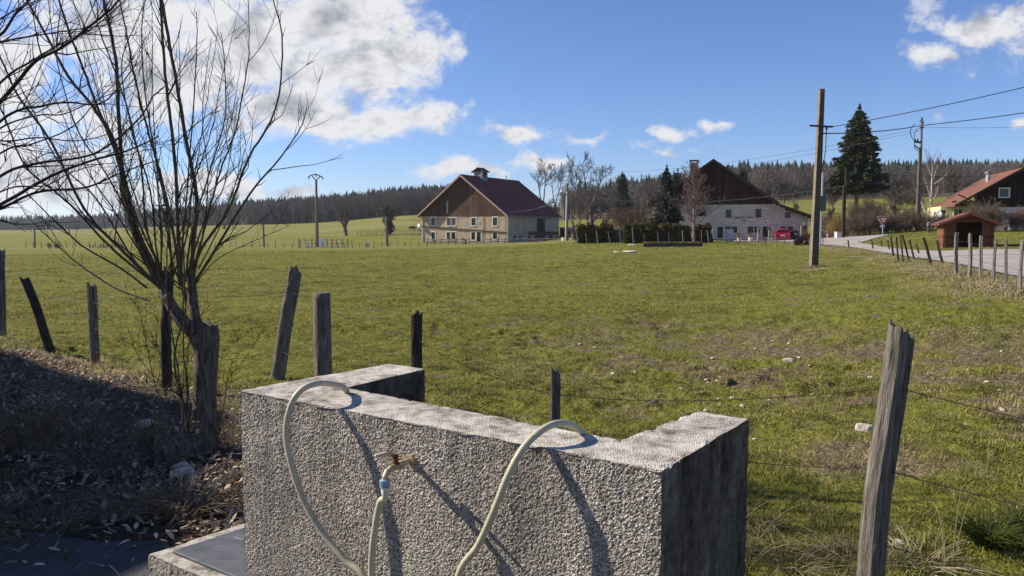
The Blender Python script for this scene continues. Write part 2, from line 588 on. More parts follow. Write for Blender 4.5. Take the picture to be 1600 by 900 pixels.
def m_planks(name, c1, c2, width=.18, axis=0, gap=.05, rough=.85):
    """vertical weathered boards; axis = local axis across the boards"""
    t = NT(name)
    sp = t.n('ShaderNodeSeparateXYZ'); t.l(t.c, sp.inputs[0])
    x = t.math('DIVIDE', sp.outputs[axis], width)
    fl = t.math('FLOOR', x); fr = t.math('FRACT', x)
    wn_ = t.n('ShaderNodeTexWhiteNoise', noise_dimensions='1D'); t.l(fl, wn_.inputs['W'])
    st = [1, 1, 1]; st[axis] = 14; st[2] = 1.0 if axis != 2 else 14
    if axis == 2: st = [1, 1, 14]
    streak = t.noise(1.6, 6, .65, t.map(tuple(st)))
    big = t.noise(.5, 4, .6)
    f = t.math('ADD', t.math('MULTIPLY', wn_.outputs['Value'], .42), t.math('ADD', t.math('MULTIPLY', streak, .6), t.math('MULTIPLY_ADD', big, .6, -.36)))
    col = t.ramp(f, [(.15, c1), (.85, c2)])
    g = t.math('LESS_THAN', fr, gap)
    col = t.mix(t.math('MULTIPLY', g, .8), col, (c1[0] * .25, c1[1] * .25, c1[2] * .25))
    t.bump(t.math('SUBTRACT', streak, t.math('MULTIPLY', g, 1.5)), .6, .02)
    return t.fin(col, rough)


def m_vcol(name, rough=.9, trans=0.0, gain=1.0, spec=.15):
    t = NT(name)
    a = t.n('ShaderNodeAttribute', attribute_name='col')
    t.l(a.outputs['Color'], t.b.inputs['Base Color'])
    t.b.inputs['Roughness'].default_value = rough
    t.b.inputs['Specular IOR Level'].default_value = spec
    if trans:
        tr = t.n('ShaderNodeBsdfTranslucent'); t.l(a.outputs['Color'], tr.inputs[0])
        mx_ = t.n('ShaderNodeMixShader'); mx_.inputs[0].default_value = trans
        t.l(t.b.outputs[0], mx_.inputs[1]); t.l(tr.outputs[0], mx_.inputs[2]); t.l(mx_.outputs[0], t.o.inputs[0])
    return t.m


M = {}
M['grass'] = m_vcol('grass_blades', .75, .38, spec=.25)
M['litter'] = m_vcol('dead_leaves', .9, .1)
M['needles'] = m_vcol('needles', .8, .12)
M['forest'] = m_vcol('forest', .95)
M['bark_dark'] = m_noise('dark_bark', (.018, .014, .011), (.065, .052, .04), 9, .9, .6, .01, (1, 1, .25))
M['bark_shoot'] = m_noise('shoot_bark', (.045, .034, .020), (.17, .128, .075), 60, .75, .3, .004, (1, 1, .3))
M['bark_stump'] = m_noise('stump_bark', (.030, .022, .016), (.30, .24, .185), 45, .92, 1.0, .03, (1, 1, .16))
M['bark_grey'] = m_noise('grey_bark', (.06, .05, .042), (.19, .165, .14), 3, .9, .5, .02, (1, 1, .4))
M['bark_far'] = m_noise('distant_bark', (.09, .07, .062), (.20, .165, .145), 1.2, .9, 0)
M['bark_red'] = m_noise('reddish_bark', (.15, .10, .09), (.30, .215, .19), 1.2, .9, 0)
M['bark_birch'] = m_noise('birch_bark', (.35, .30, .26), (.72, .68, .62), 2.5, .8, .2, .01, (1, 1, 2.5))
M['post'] = m_noise('weathered_post', (.035, .028, .021), (.30, .265, .225), 75, .92, .9, .012, (1, 1, .07))
M['post_pale'] = m_noise('pale_post', (.10, .085, .07), (.36, .32, .275), 60, .92, .8, .012, (1, 1, .08))
M['post_dark'] = m_noise('dark_post', (.014, .011, .009), (.085, .07, .055), 75, .92, .8, .01, (1, 1, .08))
M['wire'] = m_noise('rusty_wire', (.03, .022, .018), (.10, .075, .06), 60, .7, 0, metal=.6)
M['cable'] = m_noise('cable', (.015, .015, .016), (.035, .035, .038), 8, .6, 0)
M['pole_wood'] = m_noise('pole_wood', (.10, .082, .064), (.24, .20, .16), 24, .9, .4, .01, (1, 1, .08))
M['pole_conc'] = m_noise('pole_concrete', (.125, .098, .072), (.24, .195, .145), 5, .9, .5, .01)
M['pole_shade'] = m_noise('pole_recess_shade', (.055, .043, .034), (.115, .092, .072), 5, .9, .4, .01)
M['galv'] = m_noise('galvanised', (.36, .37, .38), (.55, .56, .57), 6, .45, .1, .002, metal=.7)
M['dark_metal'] = m_noise('dark_metal', (.03, .032, .036), (.08, .082, .088), 8, .5, .1, .002, metal=.5)
M['white'] = m_noise('white_paint', (.68, .67, .65), (.82, .81, .79), 5, .6, .1, .003)
M['offwhite'] = m_noise('pale_surround', (.55, .49, .40), (.72, .66, .56), 5, .8, .2, .005)
M['glass'] = NT('window_glass').fin((.012, .014, .017), .06, 0, .6)
M['curtain'] = m_noise('curtain', (.30, .29, .28), (.5, .49, .48), 6, .9, 0)
M['render_beige'] = m_noise('beige_render', (.33, .245, .165), (.52, .405, .285), 1.3, .92, .3, .01)
M['render_grey'] = m_noise('grey_render', (.34, .285, .22), (.52, .45, .36), .9, .92, .3, .01)
M['render_white'] = m_noise('white_render', (.55, .54, .50), (.70, .69, .65), .8, .9, .2, .006)
M['render_yellow'] = m_noise('yellow_render', (.66, .58, .30), (.78, .70, .40), .8, .9, .2, .006)
M['planks_brown'] = m_planks('brown_boards', (.024, .013, .007), (.155, .084, .047), .26)
M['planks_dark'] = m_planks('dark_boards', (.014, .007, .005), (.072, .036, .024), .24)
M['planks_black'] = m_planks('near_black_boards', (.010, .006, .005), (.036, .020, .016), .22)
M['hut_wood'] = m_planks('hut_boards', (.085, .032, .016), (.20, .082, .040), .14, axis=2, gap=.08)
M['hut_roof'] = m_noise('hut_roof', (.11, .034, .028), (.20, .066, .052), 8, .8, .4, .01)
M['wood_grey'] = m_noise('grey_timber', (.14, .12, .10), (.36, .32, .27), 4, .9, .4, .01, (1, .2, 1))
M['fascia'] = m_noise('pinkish_verge', (.34, .22, .17), (.52, .36, .29), 5, .85, .2, .005)
M['dark_timber'] = m_noise('dark_timber', (.03, .018, .012), (.075, .045, .03), 4, .9, .3, .01)
M['metal_sheet'] = m_noise('grey_sheet', (.14, .145, .16), (.26, .27, .29), 2, .6, .2, .004, metal=.3)
M['stone'] = m_noise('limestone', (.33, .285, .225), (.60, .54, .46), 8, .9, .7, .02)
M['stone_dark'] = m_noise('mossy_stone', (.035, .033, .028), (.12, .115, .10), 3, .95, .9, .06)
M['stone_slab'] = m_noise('pale_slab', (.35, .35, .34), (.75, .75, .74), 9, .8, .4, .01)
M['red_paint'] = NT('red_car_paint').fin((.33, .012, .026), .25, 0, .6)
M['red_pot'] = m_noise('red_pot', (.42, .03, .03), (.52, .05, .045), 4, .5, 0)
M['red_dull'] = m_noise('faded_red', (.30, .10, .10), (.45, .17, .16), 5, .6, .1, .003)
M['tyre'] = m_noise('rubber', (.012, .012, .012), (.03, .03, .03), 20, .8, 0)
M['lamp_red'] = NT('tail_lamp').fin((.35, .01, .01), .2, 0, .6)
M['plastic_dark'] = m_noise('dark_plastic', (.012, .014, .016), (.03, .032, .035), 8, .5, 0)
M['blue_plastic'] = m_noise('pale_blue_plastic', (.13, .23, .32), (.22, .34, .44), 30, .45, .2, .001)
M['green_box'] = m_noise('green_box', (.05, .08, .07), (.09, .13, .115), 6, .6, 0)
M['brass'] = m_noise('worn_brass', (.30, .20, .10), (.66, .54, .38), 45, .5, .3, .001, metal=.35)
M['rust'] = m_noise('rust', (.05, .02, .010), (.22, .085, .035), 60, .85, .5, .001)
M['ivory'] = m_noise('ivory_lever', (.45, .33, .20), (.72, .60, .42), 40, .6, .2, .001)
M['sign_red'] = NT('sign_red').fin((.55, .02, .035), .5, 0, .4)
M['wool_pale'] = m_noise('pale_coat', (.35, .30, .20), (.5, .44, .32), 3, .9, 0)
M['wool_dark'] = m_noise('dark_coat', (.03, .02, .015), (.06, .045, .03), 3, .9, 0)
M['planter'] = m_noise('pale_stone_pot', (.45, .43, .40), (.62, .60, .57), 6, .9, .2, .005)
M['brick'] = m_noise('chimney_brick', (.10, .05, .04), (.22, .12, .09), 6, .9, .4, .01)
# ================================================================== GROUND
SOIL = [(u_, v_) for u_, v_ in [(1010, 505), (1250, 540), (1440, 560), (1700, 545), (1700, 690), (1500, 660), (1330, 610), (1130, 590), (960, 560)]]
SOILP = [tuple(ground_hit(u, v)[:2]) for u, v in SOIL]
SOIL2 = [tuple(ground_hit(u, v)[:2]) for u, v in [(1230, 720), (1360, 690), (1470, 760), (1420, 860), (1280, 820)]]
BLOCK_XY = [PZ(375, 610, 1.05), PZ(1035, 735, 1.05), PZ(1170, 655, 1.05), PZ(1090, 642, 1.05), PZ(970, 688, 1.05), PZ(540, 606, 1.05), PZ(663, 577, 1.05), PZ(607, 569, 1.05)]


def line_mask(x, y, pts, wd):
    d = np.full(np.shape(x), 1e9)
    for (x1, y1), (x2, y2) in zip(pts[:-1], pts[1:]):
        dx, dy = x2 - x1, y2 - y1
        t = np.clip(((x - x1) * dx + (y - y1) * dy) / (dx * dx + dy * dy), 0, 1)
        d = np.minimum(d, np.hypot(x - x1 - t * dx, y - y1 - t * dy))
    return np.clip(1.6 - d / wd, 0, 1)


def pxline(pts):
    return [tuple(ground_hit(u, v, 60, 900)[:2]) for u, v in pts]


TRACKS = [pxline([(20, 361), (62, 356.5), (110, 363), (200, 368), (330, 366), (395, 356)]), pxline([(395, 356), (440, 352.5), (540, 349), (640, 341)]),
          pxline([(440, 360), (560, 358), (640, 348)])]
FENCE_STRAW = [_rp(1640, 15), _rp(1590, 15.4), _rp(1515, 20), _rp(1440, 30), _rp(1340, 48), _rp(1265, 62), _rp(1160, 78)]
NEARFENCE = [(-8.5, 11.4), (-5.6, 9.8), (-3.5, 8.1), (-.8, 6.1), (.4, 4.7), (1.75, 3.3), (3.4, 1.8)]


def masks(x, y):
    r = np.hypot(x, y)
    n1 = fbm(x * 1.1, y * 1.1, 31, 4); n2 = fbm(x * .25, y * .25, 41, 3)
    lit = poly_mask(x, y, LITTER, .9)
    lit = np.clip(lit * 1.6 - .6 + (n1 - .5) * 1.2 * (lit > 0) * (lit < 1), 0, 1)
    n3 = .55 * n1 + .45 * fbm(x * 4.1, y * 4.1, 33, 3)
    soil = np.maximum(poly_mask(x, y, SOILP, 2.5) * np.clip((n3 - .40) * 6, 0, .95), poly_mask(x, y, SOIL2, .6) * np.clip((n1 - .42) * 7, 0, 1))
    soil = np.maximum(soil, np.clip((fbm(x * 2.3, y * 2.3, 51, 3) - .64) * 8, 0, 1) * np.clip((n2 - .35) * 4, .15, 1) * (r < 60))
    straw = line_mask(x, y, FENCE_STRAW, 1.3) * np.clip((n1 - .3) * 3, 0, 1)
    straw = np.maximum(straw, poly_mask(x, y, [_rp(1260, 33), _rp(1300, 33.5), _rp(1296, 36), _rp(1262, 36)], .5) * np.clip((n1 - .25) * 3, 0, 1))
    straw = np.maximum(straw, line_mask(x, y, NEARFENCE, .32) * np.clip((n1 - .45) * 4, 0, 1))
    for t in TRACKS:
        straw = np.maximum(straw, line_mask(x, y, t, 1.5) * .8)
    straw = np.maximum(straw, np.clip((fbm(x * .02, y * .05, 77, 3) - .58) * 4, 0, .4) * (y > 110))
    u_ = 800 + F * x / np.maximum(y, 1)
    edge_ = np.where(u_ < 860, np.interp(u_, [-900, 0, 150, 260, 330, 400, 640, 760], [800, 800, 740, 600, 540, 440, 385, 370]), np.where(u_ < 1190, 260, 300)) - 6
    lit = np.maximum(lit, np.clip((y - edge_) / 8, 0, .9) * (y > 150))
    return lit, soil, straw


ang = np.concatenate([np.linspace(-180, -60, 30)[:-1], np.linspace(-60, -41, 40)[:-1], np.linspace(-41, 41, 620), np.linspace(41, 60, 40)[1:], np.linspace(60, 180, 30)[1:]])
rr = np.concatenate([[0.3], np.exp(np.linspace(math.log(.8), math.log(2.2), 30)[:-1]), np.exp(np.linspace(math.log(2.2), math.log(90), 470)[:-1]), np.exp(np.linspace(math.log(90), math.log(4000), 150))])
A, RR = np.meshgrid(np.radians(ang), rr, indexing='ij')
GX, GY = RR * np.sin(A), RR * np.cos(A)
GZ = zt(GX, GY)
na, nr = A.shape
idx = np.arange(na * nr).reshape(na, nr)
q = np.stack([idx[:-1, :-1], idx[1:, :-1], idx[1:, 1:], idx[:-1, 1:]], -1).reshape(-1, 4)
lit, soil, straw = masks(GX.ravel(), GY.ravel())
GV = np.stack([GX.ravel(), GY.ravel(), GZ.ravel()], 1)

t = NT('pasture_ground')
at_ = t.n('ShaderNodeAttribute', attribute_name='col')
sp = t.n('ShaderNodeSeparateColor'); t.l(at_.outputs['Color'], sp.inputs[0])
ng = t.noise(.35, 8, .62); nf = t.noise(9, 6, .65); nm = t.noise(3.2, 6, .7); nff = t.noise(45, 4, .6); nb = t.noise(.045, 5, .55)
gcol = t.ramp(t.math('ADD', t.math('MULTIPLY', nf, .6), t.math('MULTIPLY', ng, .4)), [(.28, (.060, .062, .011)), (.48, (.175, .175, .027)), (.74, (.315, .285, .070))])
gcol = t.mix(t.math('MULTIPLY', nb, .25), gcol, (.22, .22, .034))
lcol = t.ramp(nff, [(.3, (.034, .024, .016)), (.55, (.13, .090, .060)), (.8, (.30, .22, .155))])
scol = t.ramp(t.noise(16, 7, .65), [(.3, (.075, .050, .028)), (.52, (.20, .148, .092)), (.72, (.40, .325, .235))])
stc = t.ramp(nf, [(.3, (.16, .125, .06)), (.7, (.42, .34, .19))])
c = t.mix(sp.outputs[2], gcol, stc)
c = t.mix(sp.outputs[1], c, scol)
c = t.mix(sp.outputs[0], c, lcol)
t.bump(t.math('ADD', t.math('MULTIPLY', nm, 2.0), t.math('ADD', nf, t.math('MULTIPLY', nff, .3))), 1.0, .12)
m_ground = t.fin(c, .95, 0, .1)
np_mesh('ground', GV, [q], m_ground, colors=np.stack([lit, soil, straw], 1), smooth=True)['kind'] = 'structure'

# streets as sheets just above the ground
t = NT('old_asphalt')
n1 = t.noise(1.2, 6, .6); n2 = t.noise(42, 5, .75)
t.bump(n2, .8, .012)
m_asph = t.fin(t.ramp(t.math('ADD', t.math('MULTIPLY', n1, .6), t.math('MULTIPLY', n2, .4)), [(.32, (.022, .021, .022)), (.52, (.075, .072, .07)), (.7, (.20, .19, .18))]), .9)
t = NT('pale_lane')
n1 = t.noise(.35, 6, .6); n2 = t.noise(6, 5, .7)
m_lane = t.fin(t.ramp(t.math('ADD', t.math('MULTIPLY', n1, .5), t.math('MULTIPLY', n2, .5)), [(.3, (.24, .205, .18)), (.7, (.42, .375, .335))]), .92)


def sheet(name, poly, mat, lift, step):
    xs = [p[0] for p in poly]; ys = [p[1] for p in poly]
    # fan of rows clipped to the polygon through bmesh bisecting a grid
    bm = bmesh.new()
    vs = [bm.verts.new((p[0], p[1], 0)) for p in poly]
    f = bm.faces.new(vs)
    bmesh.ops.triangulate(bm, faces=bm.faces[:])
    a = min(xs)
    while a < max(xs):
        a += step
        bmesh.ops.bisect_plane(bm, geom=bm.verts[:] + bm.edges[:] + bm.faces[:], plane_co=(a, 0, 0), plane_no=(1, 0, 0))
    a = min(ys)
    while a < max(ys):
        a += step
        bmesh.ops.bisect_plane(bm, geom=bm.verts[:] + bm.edges[:] + bm.faces[:], plane_co=(0, a, 0), plane_no=(0, 1, 0))
    bm.normal_update()
    co = np.array([v.co[:] for v in bm.verts])
    z = zg(co[:, 0], co[:, 1]) + lift
    for v, zz in zip(bm.verts, z): v.co.z = zz
    for f in bm.faces:
        if f.normal.z < 0: f.normal_flip()
    me = bpy.data.meshes.new(name); bm.to_mesh(me); bm.free()
    me.materials.append(mat)
    o = bpy.data.objects.new(name, me); COL.objects.link(o)
    o['kind'] = 'structure'
    return o


sheet('street', STREET, m_asph, .015, 1.0)
sheet('lane', ROADP, m_lane, .05, 2.0)

# ------------------------------------------------------------------ grass


def grass(name, bands, height_gain=1.0, tall=False):
    Vs, F3, F4, Cs = [], [], [], []
    base = 0
    for (r0, r1, per_m2, wid, hgt, fine) in bands:
        amax = 39.5 if r0 > 9 else 42
        area = .5 * (r1 ** 2 - r0 ** 2) * math.radians(2 * amax)
        n = int(area * per_m2)
        a = np.radians(rng.uniform(-amax, amax, n)); r = np.sqrt(rng.uniform(r0 ** 2, r1 ** 2, n))
        x, y = r * np.sin(a), r * np.cos(a)
        lit, soil, straw = masks(x, y)
        fq = np.where(r < 14, 6.5, np.where(r < 28, 4.0, 2.6)); clump = .65 * fbm(x * fq, y * fq, 61, 3) + .35 * fbm(x * 1.3, y * 1.3, 63, 2); patch = fbm(x * .3, y * .3, 71, 3)
        keep = rng.uniform(0, 1, n) < (np.clip((clump - .39) * 4.8, .10, 1) * (1 - .93 * np.clip(lit * 1.3, 0, 1)) * (1 - .80 * soil))
        keep &= poly_mask(x, y, STREET, .02) < .5
        keep &= poly_mask(x, y, ROADP, .02) < .5
        keep &= poly_mask(x, y, [p[:2] for p in BLOCK_XY], .01) < .5
        x, y, lit, soil, straw, clump, patch, r = (k[keep] for k in (x, y, lit, soil, straw, clump, patch, r))
        n = len(x)
        z = zt(x, y) - .008
        fence = line_mask(x, y, NEARFENCE, .45)
        h = hgt * (.35 + 2.4 * np.clip(clump - .38, 0, 1)) * rng.uniform(.55, 1.35, n) * (1 + .9 * fence * (rng.uniform(0, 1, n) < .5))
        h *= np.where(rng.uniform(0, 1, n) < .02, 1.7, 1)
        wd = wid * rng.uniform(.7, 1.3, n)
        yaw = rng.uniform(0, 2 * np.pi, n)
        lean = rng.uniform(.35, 1.25, n)
        sx, sy = np.cos(yaw), np.sin(yaw)
        lx, ly = np.cos(yaw + np.pi / 2 + rng.normal(0, .5, n)), np.sin(yaw + np.pi / 2 + rng.normal(0, .5, n))
        B = np.stack([x, y, z], 1); S = np.stack([sx, sy, np.zeros(n)], 1) * (wd / 2)[:, None]
        Ld = np.stack([lx, ly, np.zeros(n)], 1)
        dry = np.clip(.35 * soil + .30 * patch + .18 * (clump - .4) + .6 * straw + rng.normal(0, .17, n) - .09, 0, 1)
        dry = np.where(rng.uniform(0, 1, n) < .10, rng.uniform(.5, 1, n), dry)
        g1 = np.array([.072, .096, .011]); g2 = np.array([.300, .296, .044]); d1 = np.array([.47, .375, .19])
        k = rng.uniform(0, 1, n)[:, None]
        col = g1 * (1 - k) + g2 * k
        col = col * (1 - dry[:, None]) + d1 * dry[:, None]
        col = col * np.clip(.35 + 1.35 * fbm(x * 2.1, y * 2.1, 81, 3) + .6 * (fbm(x * .12, y * .12, 83, 2) - .5), .5, 1.35)[:, None]
        if fine:
            mid = B + Ld * (h * lean * .35)[:, None] + np.stack([0 * h, 0 * h, h * .62], 1)
            tip = B + Ld * (h * lean)[:, None] + np.stack([0 * h, 0 * h, h * (1.05 - .5 * lean)], 1)
            V = np.stack([B - S, B + S, mid + S * .75, mid - S * .75, tip], 1).reshape(-1, 3)
            i = base + 5 * np.arange(n)[:, None]
            F4.append(i + np.array([0, 1, 2, 3])); F3.append(i + np.array([3, 2, 4]))
            Cs.append(np.repeat(col, 5, 0)); base += 5 * n
        else:
            tip = B + Ld * (h * lean * .8)[:, None] + np.stack([0 * h, 0 * h, h * (1.0 - .35 * lean)], 1)
            V = np.stack([B - S, B + S, tip], 1).reshape(-1, 3)
            i = base + 3 * np.arange(n)[:, None]
            F3.append(i + np.array([0, 1, 2]))
            Cs.append(np.repeat(col, 3, 0)); base += 3 * n
        Vs.append(V)
    fl = [np.concatenate(F3)]
    if F4: fl.append(np.concatenate(F4))
    o = np_mesh(name, np.concatenate(Vs), fl, M['grass'], colors=np.concatenate(Cs))
    tag(o, 'short winter pasture grass, green and straw coloured, over the whole field', 'grass', kind='stuff')
    return o


grass('pasture_grass', [(2.6, 6, 8500, .005, .056, True), (6, 10, 5200, .0065, .056, True), (10, 17, 2300, .011, .058, False), (17, 30, 850, .020, .064, False), (30, 55, 260, .036, .072, False), (55, 100, 70, .065, .085, False)])

# ================================================================== FOREST


def conifer_template(sd):
    r_ = np.random.default_rng(sd)
    V, Fc = [], []
    tiers = 9
    for i in range(tiers):
        z0 = .06 + .86 * i / tiers; z1 = min(1.0, z0 + .22)
        rad = .19 * (1 - i / tiers) ** .8 + .015
        k = 9
        b = len(V)
        for j in range(k):
            a = 2 * np.pi * (j + .3 * r_.uniform()) / k
            rj = rad * r_.uniform(.55, 1.2)
            V.append((rj * np.cos(a), rj * np.sin(a), z0 - r_.uniform(0, .05)))
        V.append((r_.normal(0, .008), r_.normal(0, .008), z1))
        for j in range(k): Fc.append((b + j, b + (j + 1) % k, b + k))
    return np.array(V), np.array(Fc)


def bare_template(sd, n=170, spread=.26):
    """leafless crown as a cloud of tapering twigs: unit height"""
    r_ = np.random.default_rng(sd)
    V, Fc = [], []

    def stick(p, q_, w):
        d = np.array(q_) - np.array(p); s = np.cross(d, r_.normal(0, 1, 3)); s = s / (np.linalg.norm(s) + 1e-9) * w
        b = len(V); V.extend([np.array(p) - s, np.array(p) + s, np.array(q_)]); Fc.append((b, b + 1, b + 2))
    stick((0, 0, 0), (0, 0, .8), .014); stick((0, 0, 0), (.01, 0, .8), .012)
    tips = []
    for i in range(16):
        z = r_.uniform(.22, .7); a = r_.uniform(0, 6.28); l_ = r_.uniform(.2, .42)
        q_ = np.array([np.cos(a) * spread * r_.uniform(.3, .9), np.sin(a) * spread * r_.uniform(.3, .9), min(z + l_, .97)])
        stick((0, 0, z), q_, .006); tips.append((np.array([0, 0, z]), q_))
    for i in range(n):
        p0, q_ = tips[r_.integers(len(tips))]
        f = r_.uniform(.25, 1); p = p0 + (q_ - p0) * f
        d = r_.normal(0, 1, 3); d[2] = abs(d[2]) * .9 + .3; d = d / np.linalg.norm(d) * r_.uniform(.06, .17)
        stick(p, p + d, .0035)
    return np.array(V), np.array(Fc)


CT = [conifer_template(i) for i in range(6)]
BT = [bare_template(100 + i) for i in range(6)]


def forest(name, label, kind, spots, hrange, cols, w=1.0):
    Vs, Fs, Cs = [], [], []
    b = 0
    for (x, y, z) in spots:
        V, Fc = random.choice(CT if kind == 'conifer' else BT)
        h = random.uniform(*hrange); a = random.uniform(0, 6.28); sw = h * w * random.uniform(.8, 1.2)
        ca_, sa_ = math.cos(a), math.sin(a)
        W = np.stack([(V[:, 0] * ca_ - V[:, 1] * sa_) * sw + x, (V[:, 0] * sa_ + V[:, 1] * ca_) * sw + y, V[:, 2] * h + z - .3], 1)
        k = random.random(); c = np.array(cols[0]) * (1 - k) + np.array(cols[1]) * k
        Vs.append(W); Fs.append(Fc + b); Cs.append(np.tile(c, (len(V), 1))); b += len(V)
    o = np_mesh(name, np.concatenate(Vs), [np.concatenate(Fs)], M['forest'], colors=np.concatenate(Cs))
    return tag(o, label, 'forest', kind='stuff')


def spots(n, u0, u1, d0, d1):
    """scatter between two headings; d0,d1 = functions of heading giving the near and far edge"""
    res = []
    for _ in range(n):
        u = random.uniform(u0, u1)
        a, b_ = d0(u), d1(u)
        D = a + (b_ - a) * random.random()
        p = at(u, D); res.append(p)
    return res


CONIF = [(.010, .020, .012), (.028, .044, .022)]
BARE = [(.070, .056, .054), (.165, .135, .124)]
near_l = lambda u: float(np.interp(u, [-900, 0, 150, 260, 330, 400, 640, 760], [800, 800, 740, 600, 540, 440, 385, 370]))
random.seed(3)
forest('conifer_wood', 'dark conifer wood along the skyline left of the beige farmhouse', 'conifer',
       spots(1250, 385, 780, lambda u: near_l(u) + 32, lambda u: near_l(u) + 110) + spots(260, 240, 400, lambda u: near_l(u) + 30, lambda u: near_l(u) + 90) + spots(520, -400, 250, lambda u: near_l(u) + 45, lambda u: near_l(u) + 140), (13, 18.5), CONIF, 1.0)
forest('leafless_wood', 'purplish leafless wood at the foot of the left skyline conifers', 'bare',
       spots(520, 400, 760, near_l, lambda u: near_l(u) + 40) + spots(150, 250, 400, near_l, lambda u: near_l(u) + 35) + spots(600, -400, 250, near_l, lambda u: near_l(u) + 60), (11, 16), BARE, 1.25)
forest('hillside_conifer_wood', 'dark conifer wood on the hill behind the white farmhouse', 'conifer',
       spots(950, 1120, 1800, lambda u: 470, lambda u: 680) + spots(90, 900, 1130, lambda u: 360, lambda u: 470) + spots(40, 960, 1060, lambda u: 420, lambda u: 520) + spots(12, 962, 975, lambda u: 300, lambda u: 330)
       + spots(14, 1120, 1240, lambda u: 330, lambda u: 400) + spots(60, 1240, 1480, lambda u: 350, lambda u: 430), (14, 18.5), CONIF, 1.05)
forest('hillside_leafless_wood', 'greyish leafless wood on the hill behind the chalet and white farmhouse', 'bare',
       spots(620, 1380, 1900, lambda u: 300, lambda u: 480) + spots(330, 1190, 1390, lambda u: 305, lambda u: 450) + spots(330, 880, 1190, lambda u: 255, lambda u: 430) + spots(260, 1300, 1900, lambda u: 430, lambda u: 560), (10, 15), [(.070, .056, .048), (.165, .135, .112)], 1.5)

# ================================================================== BUILDINGS


def wall_holes(mb, x0, x1, z0, z1, holes, y0, y1, top=None):
    """upright wall along x with window openings cut right through"""
    xs = sorted({x0, x1, *[h[0] for h in holes], *[h[1] for h in holes]})
    for a, b_ in zip(xs[:-1], xs[1:]):
        cuts = sorted([(h[2], h[3]) for h in holes if h[0] <= a + 1e-6 and h[1] >= b_ - 1e-6])
        z = z0
        for lo, hi in cuts:
            if lo > z: mb.span(a, b_, y0, y1, z, lo)
            z = hi
        if z < z1: mb.span(a, b_, y0, y1, z, z1)


def window(parent, x0, x1, z0, z1, mat, y=0.0, sur=.14, sill=True, bars=1, name='window', curtain=False, sash=None):
    f = MB()
    if sur:
        f.span(x0 - sur, x0, y - .045, y + .12, z0 - sur, z1 + sur)
        f.span(x1, x1 + sur, y - .045, y + .12, z0 - sur, z1 + sur)
        f.span(x0, x1, y - .045, y + .12, z1, z1 + sur)
        f.span(x0, x1, y - (.09 if sill else .045), y + .12, z0 - sur, z0)
    else:
        f.span(x0, x1, y - .05, y + .1, z0 - .05, z0)
    fr = f.build(name, mat, parent)
    g = MB().span(x0, x1, y + .17, y + .19, z0, z1).build('pane', M['glass'], fr)
    s = MB(); w_ = .05
    s.span(x0, x0 + w_, y + .12, y + .165, z0, z1); s.span(x1 - w_, x1, y + .12, y + .165, z0, z1)
    s.span(x0 + w_, x1 - w_, y + .12, y + .165, z0, z0 + w_); s.span(x0 + w_, x1 - w_, y + .12, y + .165, z1 - w_, z1)
    for b_ in range(bars):
        xc = x0 + (x1 - x0) * (b_ + 1) / (bars + 1)
        s.span(xc - .025, xc + .025, y + .12, y + .165, z0 + w_, z1 - w_)
    s.build('sash', sash or mat, fr)
    if curtain:
        MB().span(x0 + .06, x0 + (x1 - x0) * .42, y + .195, y + .21, z0 + (z1 - z0) * .45, z1).span(x1 - (x1 - x0) * .42, x1 - .06, y + .195, y + .21, z0 + (z1 - z0) * .45, z1).build('curtain', M['curtain'], fr)
    return fr


def m_tiles(name, c1, c2, row=.33):
    t = NT(name)
    sp = t.n('ShaderNodeSeparateXYZ'); t.l(t.c, sp.inputs[0])
    fr = t.math('FRACT', t.math('DIVIDE', sp.outputs[2], row * .6))
    fy = t.math('FRACT', t.math('DIVIDE', sp.outputs[1], .25))
    n = t.noise(.7, 6, .65); n2 = t.noise(9, 3, .6)
    col = t.ramp(t.math('ADD', t.math('MULTIPLY', n, .6), t.math('MULTIPLY', n2, .4)), [(.3, c1), (.7, c2)])
    col = t.mix(t.math('MULTIPLY', t.math('LESS_THAN', fr, .16), .45), col, (c1[0] * .4, c1[1] * .4, c1[2] * .4))
    t.bump(t.math('ADD', fr, t.math('MULTIPLY', fy, .5)), .6, .03)
    return t.fin(col, .85, 0, .2)


M['tiles_maroon'] = m_tiles('maroon_tiles', (.105, .030, .028), (.20, .062, .055))
M['tiles_dark'] = m_tiles('dark_tiles', (.05, .03, .025), (.10, .06, .05))
M['tiles_red'] = m_tiles('orange_red_tiles', (.125, .052, .038), (.235, .108, .075))


def solve_x(u, C, ex):
    """local x on a facade through C along ex whose heading is column u"""
    k = (u - 800) / F
    return (k * C[1] - C[0]) / (ex[0] - k * ex[1])


def loc_z(v, C, ex, x):
    D = C[1] + ex[1] * x
    return EYE - (v - VH) / F * D - C[2]


# ---- 1 the beige farmhouse with the red roof
C1 = P(793, 380.5, 135)
rz1 = R(-30); ex1 = (math.cos(rz1), math.sin(rz1))
h1 = thing('farmhouse', C1, 'beige rendered farmhouse with maroon tiled roof and brown boarded gable', 'farmhouse', rz1)
L1, S1, E1, RG1 = 19.4, 21.0, 5.45, 12.7
X1 = lambda u: solve_x(u, C1, ex1)
zoomu = lambda zx: 640 + zx / 6.154
zoomv = lambda zy: 260 + zy / 6.154
holes, wins = [], []
for (za, zb, ya, yb) in [(212, 249, 497, 568), (360, 398, 497, 568), (407, 447, 497, 568), (597, 638, 497, 568), (802, 845, 492, 568),
                         (212, 247, 632, 700), (358, 393, 632, 700), (404, 443, 632, 700), (595, 632, 632, 705), (648, 686, 632, 724), (802, 842, 634, 700)]:
    a, b_ = X1(zoomu(za)), X1(zoomu(zb)); xm = (a + b_) / 2
    z1_, z0_ = loc_z(zoomv(ya), C1, ex1, xm), loc_z(zoomv(yb), C1, ex1, xm)
    holes.append((a, b_, max(z0_, .05), z1_))
wall = MB()
